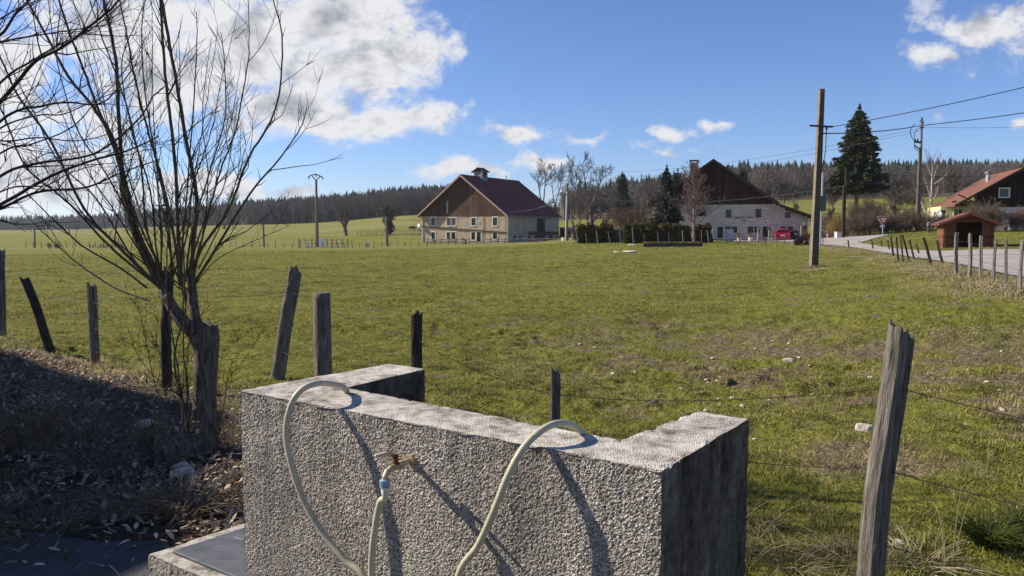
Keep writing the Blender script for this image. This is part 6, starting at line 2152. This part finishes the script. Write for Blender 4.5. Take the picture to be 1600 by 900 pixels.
MB().span(-.8, .8, -.04, .04, -.1, 1.5).build('boards', m_planks('grey_boards', (.05, .04, .035), (.20, .16, .14), .18), o)
MB().span(-.85, .85, -.09, -.043, 1.35, 1.53).build('top_rail', M['wood_grey'], o)


# leafless shrubs
def shrub(label, u, vb_, D, w_px, h_px, mat, seed, n=70, rmin=.008, leafcols=None, name='bare_shrub'):
    rnd = random.Random(seed)
    b_ = P(u, vb_, D)
    b_.z = min(b_.z, float(zg(b_.x, b_.y)) + .05)
    w_ = w_px * D / 1155; h = P(u, vb_ - h_px, D).z - b_.z
    o = thing(name, b_, label, 'shrub')
    polys = [[], []]
    cfg = dict(seg=[5, 4, 3], n=[1, 9, 6], wob=[.14, .2, .25], up=[.06, .06, .04], taper=[.3, .4, .5], start=[.25, .2], ang=[38, 42], len=[.5, .5], short=[.3, .3], rr=[.5, .5], rmin=rmin)
    for i in range(n):
        a = rnd.uniform(0, 6.28); q_ = math.sqrt(rnd.random())
        x, y = math.cos(a) * q_ * w_ * .38, math.sin(a) * q_ * min(w_, 2.5) * .38
        hh = h * math.sqrt(max(.1, 1 - .55 * q_ * q_)) * rnd.uniform(.75, 1.08)
        grow(polys, (x, y, -.1), (math.cos(a) * q_ * .5, math.sin(a) * q_ * .5, 1), hh, .022, 0, cfg, rnd)
    V, Fq = tubes_np(polys[0] + polys[1], 3)
    np_mesh('stems', V, [Fq], mat, o)
    if leafcols:
        leaf_cloud('foliage', o, [((rnd.gauss(0, w_ * .2), rnd.gauss(0, .3), h * rnd.uniform(.35, .75)), (w_ * .28, .5, h * .25)) for _ in range(8)], 1100, .07, leafcols, M['needles'], seed)
    return o


M['twig_brown'] = m_noise('twig_brown', (.08, .055, .04), (.22, .165, .12), 2, .9, 0)
M['twig_red'] = m_noise('twig_red', (.12, .07, .06), (.26, .165, .14), 2, .9, 0)
M['twig_gold'] = m_noise('twig_gold', (.24, .16, .05), (.42, .30, .10), 2, .9, 0)
SH = [('purplish leafless bush behind the metal gate', 1290, 368, 95, 34, 30, 'twig_red', None), ('yellowish rounded bush by the pale masonry block', 1312, 366, 76, 26, 27, 'twig_gold', [(.20, .13, .03), (.42, .29, .08)]),
      ('brown leafless bush right of the yellowish one', 1334, 370, 74, 36, 34, 'twig_brown', None), ('tall brown leafless bush behind the give way sign', 1362, 370, 76, 44, 38, 'twig_brown', None),
      ('dark brown leafless bush right of the give way sign', 1392, 368, 76, 34, 36, 'twig_brown', None), ('brown leafless bush left of the twin pole', 1416, 366, 76, 36, 38, 'twig_brown', None),
      ('brown leafless bush right of the twin pole', 1458, 364, 74, 34, 32, 'twig_brown', None), ('rounded greyish clipped bush before the chalet', 1540, 355, 68, 36, 38, 'twig_brown', None),
      ('light leafless bush at the right edge before the chalet', 1594, 356, 68, 34, 28, 'twig_red', None), ('pinkish twiggy bush rising over the thuja hedge', 985, 368, 125, 64, 44, 'twig_red', None),
      ('grey leafless bush on the slope below the wood', 1412, 322, 170, 60, 24, 'twig_brown', None), ('low leafless bush by the spruce trunk', 1352, 336, 105, 40, 22, 'twig_brown', None),
      ('small thorny shrub at the fence before the yard', 1252, 386, 60, 16, 20, 'bark_dark', None), ('dark shrub at the far left field edge', 88, 388, 118, 26, 10, 'twig_brown', None), ('long dark shrub at the far left field edge, right of the other', 160, 388, 118, 44, 8, 'twig_brown', None)]
for i, (lb, u, vb_, D, wp, hp, mm, lc_) in enumerate(SH):
    shrub(lb, u, vb_, D, wp, hp, M[mm], 70 + i, n=12 if D == 118 else 60 if wp > 20 else 20, rmin=.010 if D < 100 else .016, leafcols=lc_)

# ================================================================== the stump tree with its shoots
TD = 5.7
tbs = P(320, 712, TD)
tbs.z = float(zg(tbs.x, tbs.y))
st = thing('pollard_tree', tbs, 'old stump sprouting a fan of long leafless shoots left of the concrete wall', 'tree')
rt = random.Random(21)
# trunk: knobbly column
m = MB()
tr_pts = [P(317, 735, TD), P(318, 700, TD), P(320, 650, TD), P(322, 600, TD), P(323, 555, TD), P(324, 525, TD), P(325, 507, TD)]
rads = [.135, .108, .088, .080, .080, .086, .078]
kk = 18; rows = 48
sp_pts = spline(tr_pts, 8)
for i, p in enumerate(sp_pts):
    f = i / (len(sp_pts) - 1)
    rd = np.interp(f, np.linspace(0, 1, len(rads)), rads)
    for j in range(kk):
        a = 6.283 * j / kk
        bump_ = 1 + .42 * (fbm(np.array([math.cos(a) * 1.5 + 5]), np.array([math.sin(a) * 1.5 + f * 1.6]), 5, 4)[0] - .5) * 2 + .12 * (vnoise(np.array([a * 4]), np.array([f * 6.]), 8)[0] - .5)
        top_ = (rt.uniform(-.02, .035) if i == len(sp_pts) - 1 else 0)
        m.v.append((p.x + math.cos(a) * rd * bump_, p.y + math.sin(a) * rd * bump_, p.z + top_))
for i in range(len(sp_pts) - 1):
    for j in range(kk): m.f.append((i * kk + j, i * kk + (j + 1) % kk, (i + 1) * kk + (j + 1) % kk, (i + 1) * kk + j))
ci = len(m.v); m.v.append(tuple(sp_pts[-1] - Vector((0, 0, .04))))
for j in range(kk): m.f.append(((len(sp_pts) - 1) * kk + j, (len(sp_pts) - 1) * kk + (j + 1) % kk, ci))
# the forked limb rising to the left
m.tube(spline([P(316, 575, TD - .02), P(312, 545, TD - .03), P(300, 520, TD - .05), P(285, 505, TD - .05), P(268, 480, TD - .03), P(254, 452, TD)], 5), [.060 - .0012 * i for i in range(26)], 10)
m.tube(spline([P(313, 512, TD), P(306, 500, TD), P(302, 470, TD + .03), P(299, 430, TD + .05)], 5), [.045 - .001 * i for i in range(16)], 9)
m.tube(spline([P(302, 520, TD - .08), P(285, 498, TD - .1), P(270, 478, TD - .12), P(262, 460, TD - .15)], 5), [.045 - .001 * i for i in range(16)], 9)
m.build('trunk', M['bark_stump'], st, world=True, smooth=True)
SHOOTS = [  # pixel traces, start/end thickness (px), depth drift
    ([(254, 455), (238, 428), (213, 375), (191, 300), (190, 260), (187, 213), (180, 89), (162, 0), (158, -60)], 15, 7, .3),
    ([(258, 455), (240, 420), (213, 356), (182, 231), (147, 169), (107, 120), (75, 60), (42, 0), (25, -40)], 13, 5, .5),
    ([(250, 448), (225, 400), (200, 330), (184, 250), (150, 160), (125, 95), (98, 20), (85, -30)], 10, 4, -.4),
    ([(299, 440), (300, 400), (307, 311), (289, 209), (271, 102), (253, 0), (248, -60)], 12, 7, .2),
    ([(290, 470), (280, 396), (273, 249), (258, 116), (251, 0), (249, -50)], 11, 5, -.2),
    ([(300, 460), (311, 396), (356, 329), (387, 249), (422, 191), (438, 133), (440, 53), (427, 0), (420, -50)], 9, 2.5, .1),
    ([(305, 440), (333, 396), (391, 302), (440, 244), (471, 196), (480, 164)], 9, 1.6, -.2),
    ([(298, 450), (309, 396), (329, 320), (345, 265), (369, 200), (387, 98), (389, 60), (388, 0)], 7, 2, .4),
    ([(387, 98), (410, 70), (424, 42), (432, 20)], 2.4, 1.2, .1),
    ([(240, 440), (196, 396), (133, 329), (80, 222), (27, 147), (0, 89), (-30, 40)], 9, 4, .2),
    ([(245, 445), (178, 391), (120, 330), (89, 302), (40, 260), (10, 190), (-20, 120)], 7, 3, -.5),
    ([(230, 450), (190, 420), (130, 385), (85, 345), (58, 318), (40, 300), (28, 270)], 6, 1.5, -.3),
    ([(235, 470), (180, 450), (120, 410), (75, 370), (40, 335), (20, 300)], 5, 1.3, .3),
    ([(285, 450), (284, 395), (296, 250), (307, 89), (307, 18)], 7, 2, .5),
    ([(280, 440), (276, 396), (258, 300), (230, 200), (213, 133), (196, 44), (187, 0)], 8, 3, -.5),
    ([(262, 460), (245, 395), (235, 300), (205, 200), (190, 100), (215, 30), (228, 0)], 6, 2, .7),
    ([(290, 440), (300, 360), (330, 260), (352, 180), (350, 90), (345, 50)], 6, 1.5, -.6),
    ([(292, 430), (322, 340), (350, 290), (365, 210), (372, 150)], 5, 1.4, .6),
    ([(310, 420), (345, 350), (372, 270), (376, 200)], 4, 1.2, -.4),
    ([(300, 430), (318, 360), (325, 270), (316, 180), (330, 60)], 5, 1.5, .3),
    ([(270, 440), (262, 340), (240, 230), (225, 130), (222, 40), (230, -20)], 6, 2.4, .4),
    ([(250, 430), (228, 350), (220, 260), (196, 160), (160, 60), (140, 0)], 6, 2.4, -.7),
    ([(255, 440), (215, 360), (165, 270), (120, 200), (90, 100), (75, 0)], 6, 2.4, .8),
    ([(250, 452), (205, 400), (150, 310), (90, 250), (50, 170), (20, 110), (0, 60)], 6, 2, .7),
    ([(305, 445), (340, 405), (400, 375), (440, 358), (452, 352)], 3, 1.0, -.3),
    ([(422, 191), (440, 180), (452, 150), (458, 130)], 2.6, 1.0, .1),
    # wands rising from the foot of the stump
    ([(292, 700), (282, 620), (272, 560), (284, 500), (288, 430), (285, 340)], 7, 3, -.25),
    ([(300, 705), (288, 640), (280, 590), (262, 470), (262, 380), (270, 300)], 6, 2.4, -.4),
    ([(296, 690), (292, 600), (286, 540), (292, 460), (305, 380), (300, 280)], 5, 2, -.5),
    ([(288, 700), (258, 640), (240, 590), (225, 520), (210, 450)], 4, 1.2, -.35),
    ([(340, 690), (352, 620), (356, 590), (366, 560)], 3, 1.0, -.3),
    ([(335, 700), (345, 640), (340, 590), (350, 545)], 3, 1.0, -.4),
    ([(325, 700), (300, 640), (292, 560), (302, 500)], 3.4, 1.2, -.5),
    ([(250, 690), (232, 640), (255, 610), (278, 590)], 2.4, 1.0, -.4)]


rs_ = random.Random(44)
for k in range(12):
    bu, bv = rs_.uniform(238, 302), rs_.uniform(425, 462)
    tu = rs_.uniform(-10, 430); tv = rs_.uniform(-30, 190) + abs(tu - 240) * .18
    e = rs_.uniform(.25, .6)
    pts = []
    for q in range(6):
        s_ = q / 5
        pts.append((bu + (tu - bu) * (s_ ** (1 - e * .35)) + rs_.gauss(0, 3), bv + (tv - bv) * (s_ ** (1 + e * .25)) + rs_.gauss(0, 3)))
    SHOOTS.append((pts, rs_.uniform(3.5, 5.5), 1.3, rs_.uniform(-.8, .8)))


def traced(shoots, D0, seed, twigs=1.0, tw_len=1.0, upw=.35, dens=1.0, thick=1.0, tmin=.0014):
    rnd = random.Random(seed)
    main, tw = [], []
    for pts, w0, w1, dd in shoots:
        n = len(pts)
        P3 = [P(u, v, D0 + dd * i / (n - 1)) for i, (u, v) in enumerate(pts)]
        cur = spline(P3, 7)
        wob = [Vector((rnd.gauss(0, .0016), rnd.gauss(0, .0016), 0)) for _ in cur]
        cur = [c_ + w_ for c_, w_ in zip(cur, wob)]
        nn = len(cur)
        rad = [(w0 + (w1 - w0) * (i / (nn - 1)) ** .8) / 2 * D0 / 1155 * thick for i in range(nn)]
        main.append((np.array([c_[:] for c_ in cur]), np.array(rad)))
        ln = sum((cur[i + 1] - cur[i]).length for i in range(nn - 1))
        for k in range(int(ln * 9 * dens * twigs)):
            f = rnd.uniform(.12, 1) ** .8
            i = min(int(f * (nn - 1)), nn - 2)
            d = (cur[i + 1] - cur[i]).normalized()
            sd = Vector((rnd.gauss(0, 1), rnd.gauss(0, 1), rnd.gauss(0, .7))); sd = (sd - d * sd.dot(d)).normalized()
            dir_ = (d * rnd.uniform(.55, 1.0) + sd * rnd.uniform(.45, .9) + Vector((0, 0, upw))).normalized()
            L_ = rnd.choice([.05, .09, .15, .24, .42, .6]) * tw_len * (1.2 - .85 * f)
            p = cur[i].copy(); q_ = [p.copy()]; m_ = 5
            r0 = min(rad[i] * .55, .0042 + .004 * L_)
            for s in range(m_):
                dir_ = (dir_ + Vector((rnd.gauss(0, .12), rnd.gauss(0, .12), rnd.gauss(0, .1) + .07))).normalized()
                p = p + dir_ * L_ / m_; q_.append(p.copy())
            tw.append((np.array([x[:] for x in q_]), np.linspace(max(r0, tmin), tmin, m_ + 1)))
            if L_ > .2:
                for _ in range(rnd.randint(1, 4)):
                    s = rnd.randint(1, m_ - 1); dd_ = (q_[s + 1] - q_[s]).normalized()
                    sd = Vector((rnd.gauss(0, 1), rnd.gauss(0, 1), rnd.gauss(0, 1))); sd = (sd - dd_ * sd.dot(dd_)).normalized()
                    dr = (dd_ + sd * .7 + Vector((0, 0, upw * .5))).normalized(); l2_ = L_ * rnd.uniform(.25, .5)
                    a = q_[s]; b2 = a + dr * l2_ * .5; c2 = b2 + (dr + Vector((0, 0, .15))).normalized() * l2_ * .5
                    tw.append((np.array([a[:], b2[:], c2[:]]), np.array([max(r0 * .6, tmin), tmin * 1.2, tmin * .9])))
    return main, tw


BIRCH = [([(1446, 362), (1450, 342), (1455, 312), (1456, 285), (1457, 262), (1456, 250)], 4.6, .8, 0), ([(1450, 342), (1442, 322), (1437, 306), (1436, 296)], 2.6, .7, .5), ([(1455, 312), (1448, 290), (1443, 276)], 2.2, .6, -.5),
         ([(1456, 290), (1468, 282), (1481, 271)], 2.4, .6, .3), ([(1456, 285), (1462, 268), (1466, 256)], 1.6, .5, -.3), ([(1453, 325), (1462, 305), (1466, 290)], 1.6, .5, .4), ([(1456, 275), (1450, 262), (1448, 254)], 1.3, .5, .3)]
bb = P(1446, 362, 84)
bir = thing('bare_tree', bb, 'pale barked birch right of the twin pole', 'tree')
mn, tw = traced(BIRCH, 84, 15, dens=.75, tw_len=5.0, tmin=.010)
V, Fq = tubes_np(mn, 7); np_mesh('trunk', V, [Fq], M['bark_birch'], bir, world=True, smooth=True)
V, Fq = tubes_np(tw, 3); np_mesh('crown', V, [Fq], M['bark_red'], bir, world=True)
mn, tw = traced(SHOOTS, TD, 5, dens=1.0, thick=.60, tw_len=1.25)
V, Fq = tubes_np(mn, 8); np_mesh('shoots', V, [Fq], M['bark_shoot'], st, world=True, smooth=True)
V, Fq = tubes_np(tw, 4); np_mesh('twigs', V, [Fq], M['bark_dark'], st, world=True)

# the neighbouring tree whose boughs reach in from the left edge
LB = [([(-330, 560), (-200, 420), (-60, 350), (0, 320), (80, 275), (140, 252), (200, 235), (248, 213)], 15, 3, .2),
      ([(-330, 560), (-180, 410), (-60, 350), (0, 326), (60, 300), (133, 293), (190, 270), (249, 249)], 13, 2.6, .5),
      ([(-250, 470), (-120, 360), (0, 275), (60, 255), (147, 240), (213, 190), (240, 150), (262, 132)], 10, 2, -.2),
      ([(-250, 470), (-120, 330), (0, 190), (70, 165), (107, 160), (160, 160), (205, 110), (222, 75)], 9, 1.6, .3),
      ([(-250, 470), (-120, 290), (0, 160), (53, 98), (95, 75), (147, 36), (178, 9), (200, -20)], 12, 3, -.3),
      ([(-200, 400), (-80, 230), (0, 130), (45, 98), (93, 70), (150, 40), (196, 0)], 8, 2, .4),
      ([(-150, 300), (-60, 100), (0, 55), (27, 18), (45, 0), (60, -30)], 9, 3, .0),
      ([(-200, 350), (-80, 200), (0, 220), (60, 215), (120, 220), (178, 205), (225, 165)], 6, 1.4, .5),
      ([(-150, 350), (-60, 250), (0, 200), (60, 180), (100, 178), (165, 150), (225, 128)], 6, 1.4, -.5),
      ([(-150, 250), (-60, 90), (0, 66), (60, 55), (110, 47), (160, 40), (200, 25)], 6, 1.4, .2),
      ([(-120, 200), (-50, 60), (0, 30), (30, 12), (60, 0)], 6, 1.6, -.4),
      ([(-100, 330), (-40, 330), (0, 345), (20, 350), (40, 362)], 4, 1.2, .3),
      ([(-250, 470), (-120, 340), (0, 240), (50, 225), (110, 200), (150, 160), (180, 130)], 7, 1.5, .7),
      ([(-250, 470), (-100, 380), (0, 300), (70, 290), (110, 270), (160, 255)], 6, 1.4, -.6)]
lbase = P(-340, 700, 6.0); lbase.z = float(zg(lbase.x, lbase.y))
lt = thing('bare_tree', lbase, 'leafless tree outside the left edge whose boughs sweep in across the sky', 'tree')
MB().tube([lbase - Vector((0, 0, .3)), P(-335, 620, 5.6), P(-330, 555, 5.2), P(-250, 468, 5.0), P(-205, 370, 5.0), P(-150, 270, 5.0), P(-125, 150, 5)], [.22, .17, .14, .10, .08, .06, .03], 10).build('trunk', M['bark_dark'], lt, world=True, smooth=True)
mn, tw = traced(LB, 5.0, 8, dens=.95, upw=.2, thick=.68, tw_len=1.35)
V, Fq = tubes_np(mn, 8); np_mesh('boughs', V, [Fq], M['bark_dark'], lt, world=True, smooth=True)
V, Fq = tubes_np(tw, 4); np_mesh('twigs', V, [Fq], M['bark_dark'], lt, world=True)

# split log lying against the stump
lg = P(258, 690, 5.45); lg.z = float(zt(lg.x, lg.y))
bm = bmesh.new()
prof = [(-.10, 0), (.09, -.02), (.13, .08), (.08, .20), (.02, .27), (-.05, .14)]
vs0 = [bm.verts.new((x, -.12, z)) for x, z in prof]; vs1 = [bm.verts.new((x * .9 + .08, .28, z * .72)) for x, z in prof]
n = len(prof)
for i in range(n): bm.faces.new((vs0[i], vs0[(i + 1) % n], vs1[(i + 1) % n], vs1[i]))
bm.faces.new(vs0[::-1]); bm.faces.new(vs1)
bmesh.ops.subdivide_edges(bm, edges=bm.edges[:], cuts=4, use_grid_fill=True)
for v in bm.verts: v.co += Vector((random.gauss(0, .008), random.gauss(0, .008), random.gauss(0, .008)))
bmesh.ops.recalc_face_normals(bm, faces=bm.faces)
me = bpy.data.meshes.new('split_log'); bm.to_mesh(me); bm.free(); me.materials.append(M['bark_stump'])
o = bpy.data.objects.new('split_log', me); COL.objects.link(o); o.location = lg - Vector((0, 0, .03)); o.rotation_euler = (0, 0, R(-20))
tag(o, 'pale split log leaning at the foot of the old stump', 'log')

for u, v, s_, sd, lb in ((288, 742, .10, 31, 'grey rounded rock half buried in leaves at the foot of the stump'), (340, 760, .06, 32, 'small pale rock between the stump and the concrete wall'), (228, 668, .07, 33, 'flat grey rock left of the split log')):
    p_ = gpt(u, v); rock('rock', lb, p_ + Vector((0, 0, s_ * .2)), (s_ * 1.3, s_, s_ * .7), M['wood_grey'] if False else M['stone'], sd, cat='rock')

# ------------------------------------------------------------------ leaf litter, straw, weeds


def scatter_litter():
    n = 80000
    xs = rng.uniform(-11, -.8, n); ys = rng.uniform(2.7, 11.5, n)
    lit, _, _ = masks(xs, ys)
    k = (rng.uniform(0, 1, n) < np.maximum(lit, .9 * poly_mask(xs, ys, LITTER, .02)) * np.clip((fbm(xs * 1.4, ys * 1.4, 91, 3) - .25) * 2.6, .15, 1)) & (poly_mask(xs, ys, [tuple(p) for p in foot_xy], .03) < .5) & (poly_mask(xs, ys, STREET, .02) * (rng.uniform(0, 1, n) > .12 * np.clip(1.6 - np.abs(ys - 3.9) * 2, 0, 1)) < .6)
    k &= np.abs(xs) < ys * .8
    xs, ys = xs[k], ys[k]; n = len(xs)
    s = rng.uniform(.008, .025, n); yaw = rng.uniform(0, 6.28, n)
    z = zt(xs, ys) + rng.uniform(.0, .05, n)
    c_, s_ = np.cos(yaw), np.sin(yaw)
    tilt = rng.normal(0, .95, n); curl = rng.uniform(-1.0, 1.5, n)
    rows = []
    for (a, b_) in ((-1.3, 0), (-.5, -.62), (-.5, .62), (.6, -.55), (.6, .55), (1.4, 0)):
        lx = a * s; ly = b_ * s
        lz = np.abs(b_) * s * curl + a * s * tilt * .7 + a * a * s * .2 * curl
        rows.append(np.stack([xs + lx * c_ - ly * s_, ys + lx * s_ + ly * c_, z + lz + .004], 1))
    V = np.stack(rows, 1).reshape(-1, 3)
    i = 6 * np.arange(n)[:, None]
    F3 = np.concatenate([i + np.array([0, 1, 2]), i + np.array([5, 4, 3])]); F4 = i + np.array([1, 3, 4, 2])
    q_ = rng.uniform(0, 1, (n, 1)) ** 1.7
    col = np.array([.13, .085, .055]) * (1 - q_) + np.array([.72, .55, .40]) * q_
    o = np_mesh('leaf_litter', V, [F3, F4], M['litter'], colors=np.repeat(col, 6, 0))
    tag(o, 'dark brown fallen leaves covering the shaded ground under the stump tree', 'leaf litter', kind='stuff')


foot_xy = [p for p in foot]
scatter_litter()


def stems(name, label, cat, clumps, mat, col0, col1, seed, kind=None, group=None):
    """dry grass tussocks: clumps = [(x, y, n, height, spread)]"""
    r_ = np.random.default_rng(seed)
    polys, cc = [], []
    for (x, y, n, h, sp_) in clumps:
        z0 = float(zt(x, y)) - .01
        for i in range(n):
            a = r_.uniform(0, 6.28); q_ = math.sqrt(r_.uniform()) * sp_ * .35
            px_, py_ = x + math.cos(a) * q_, y + math.sin(a) * q_
            a2 = a + r_.normal(0, .8); L_ = h * r_.uniform(.5, 1.25); out_ = sp_ * r_.uniform(.2, 1.0)
            t_ = np.linspace(0, 1, 6)
            pts = np.stack([px_ + math.cos(a2) * out_ * t_ ** 1.5, py_ + math.sin(a2) * out_ * t_ ** 1.5, z0 + L_ * (t_ * 1.25 - .55 * t_ ** 2.4 * (out_ / sp_))], 1)
            polys.append((pts, np.linspace(.0026, .0009, 6)))
            k = r_.uniform(); cc.append(np.array(col0) * (1 - k) + np.array(col1) * k)
    V, Fq = tubes_np(polys, 3)
    ox = np.array([clumps[0][0], clumps[0][1], float(zt(clumps[0][0], clumps[0][1]))])
    o = np_mesh(name, V, [Fq], mat, colors=np.repeat(np.array(cc), 18, 0), origin=ox)
    return tag(o, label, cat, group, kind)


def gxy(u, v):
    p = ground_hit(u, v, 2, 40); return p.x, p.y


STR0, STR1 = (.16, .115, .07), (.42, .34, .22)
x, y = gxy(35, 705)
stems('dry_tussock', 'big dry grass tussock arching over at the left edge', 'grass tussock', [(x, y, 220, .55, .65), (x + .35, y + .1, 120, .42, .55), (x - .3, y - .2, 120, .45, .5)], M['litter'], (.10, .07, .05), (.34, .26, .18), 1)
x, y = gxy(150, 735)
stems('dry_tussock', 'flattened dry grass tussock in the middle of the leaf litter', 'grass tussock', [(x, y, 160, .20, .5), (x + .4, y - .1, 120, .16, .45)], M['litter'], (.08, .06, .045), (.28, .22, .16), 2)
x, y = gxy(290, 805)
stems('dry_tussock', 'combed dry grass tussock behind the low trough', 'grass tussock', [(x, y, 190, .20, .42), (x - .3, y - .02, 130, .16, .4)], M['litter'], (.10, .075, .05), (.34, .27, .18), 3)
x, y = gxy(75, 830)
stems('dry_tussock', 'dull dry grass tussock at the asphalt edge', 'grass tussock', [(x, y, 160, .14, .5), (x - .5, y + .1, 120, .14, .5)], M['litter'], (.09, .065, .045), (.30, .23, .16), 4)
x, y = gxy(258, 700)
stems('dry_tussock', 'pale grass tussock in front of the split log', 'grass tussock', [(x - .12, y - .05, 130, .26, .18)], M['litter'], (.12, .09, .06), (.40, .32, .21), 5)
x, y = gxy(345, 700)
stems('dry_tussock', 'thin dry shoots and grass between the stump and the concrete wall', 'grass tussock', [(x, y, 60, .34, .25), (x - .25, y - .25, 50, .26, .22)], M['litter'], (.13, .09, .06), (.40, .30, .19), 25)
x, y = gxy(1235, 880)
stems('dry_tussock', 'straw coloured tussock right of the concrete wall', 'grass tussock', [(x, y, 75, .11, .36), (x + .3, y - .05, 60, .10, .34), (x - .22, y + .15, 26, .3, .4)], M['litter'], STR0, (.52, .43, .28), 6)
x, y = gxy(1480, 885)
stems('dry_tussock', 'pair of tall pale grass stalks right of the tall weathered post', 'grass tussock', [(x, y, 5, .45, .12), (x - .12, y + .02, 60, .10, .3)], M['litter'], (.35, .28, .17), (.6, .5, .34), 7)
x, y = gxy(1540, 850)
stems('grass_clump', 'lush dark green grass clump at the lower right', 'grass clump', [(x, y, 330, .16, .22)], M['grass'], (.035, .065, .012), (.16, .18, .035), 8)
stems('grass_clump', 'smaller green grass clump right of the lush one at the lower right', 'grass clump', [(x + .3, y + .12, 220, .14, .2)], M['grass'], (.04, .07, .012), (.18, .19, .04), 18)
# twigs lying in the leaves
polys = []
for i in range(420):
    x_, y_ = rng.uniform(-6, -1.2), rng.uniform(3.9, 8.5)
    if abs(x_) > y_ * .75 or masks(np.array([x_]), np.array([y_]))[0][0] < .5 or poly_mask(np.array([x_]), np.array([y_]), [tuple(p) for p in foot_xy], .1)[0] > .3: continue
    a = rng.uniform(0, 6.28); L_ = rng.uniform(.1, .55); z0 = float(zt(x_, y_)) + .02
    p0 = np.array([x_, y_, z0 + rng.uniform(0, .04)]); p1 = p0 + np.array([math.cos(a) * L_ / 2, math.sin(a) * L_ / 2, rng.uniform(0, .06)]); p2 = p1 + np.array([math.cos(a + .2) * L_ / 2, math.sin(a + .2) * L_ / 2, rng.uniform(-.04, .05)])
    polys.append((np.array([p0, p1, p2]), np.array([.004, .003, .0015])))
V, Fq = tubes_np(polys, 4)
tag(np_mesh('fallen_twigs', V, [Fq], M['post_pale']), 'thin twigs strewn among the fallen leaves', 'twigs', kind='stuff')
# straw along the lane fence and round the pole foot
cl = []
for i in range(260):
    k = rng.integers(0, len(FENCE_STRAW) - 1); s = rng.uniform()
    a, b_ = np.array(FENCE_STRAW[k]), np.array(FENCE_STRAW[k + 1]); q_ = a + (b_ - a) * s + rng.normal(0, .7, 2)
    if poly_mask(np.array([q_[0]]), np.array([q_[1]]), ROADP, .05)[0] > .4: continue
    cl.append((q_[0], q_[1], 14, .22, .35))
for i in range(14):
    q_ = _rp(1273, 35); cl.append((q_[0] + rng.normal(0, .5), q_[1] - .2 + rng.normal(0, .3), 20, .25, .4))
r_ = np.random.default_rng(12); polys = []; cc = []
for (x_, y_, n, h, sp_) in cl:
    z0 = float(zt(x_, y_))
    for i in range(n):
        a = r_.uniform(0, 6.28); p0 = np.array([x_ + r_.normal(0, sp_ * .5), y_ + r_.normal(0, sp_ * .5), z0 - .01]); L_ = h * r_.uniform(.5, 1.3)
        d = np.array([math.cos(a) * .6, math.sin(a) * .6, .8])
        polys.append((np.array([p0, p0 + d * L_ * .6, p0 + d * L_ - np.array([0, 0, L_ * .25])]), np.array([.009, .007, .003])))
        k = r_.uniform(); cc.append(np.array((.22, .17, .09)) * (1 - k) + np.array((.50, .42, .25)) * k)
V, Fq = tubes_np(polys, 3)
tag(np_mesh('straw_verge', V, [Fq], M['litter'], colors=np.repeat(np.array(cc), 9, 0)), 'straw coloured dead grass along the lane fence', 'dead grass', kind='stuff')
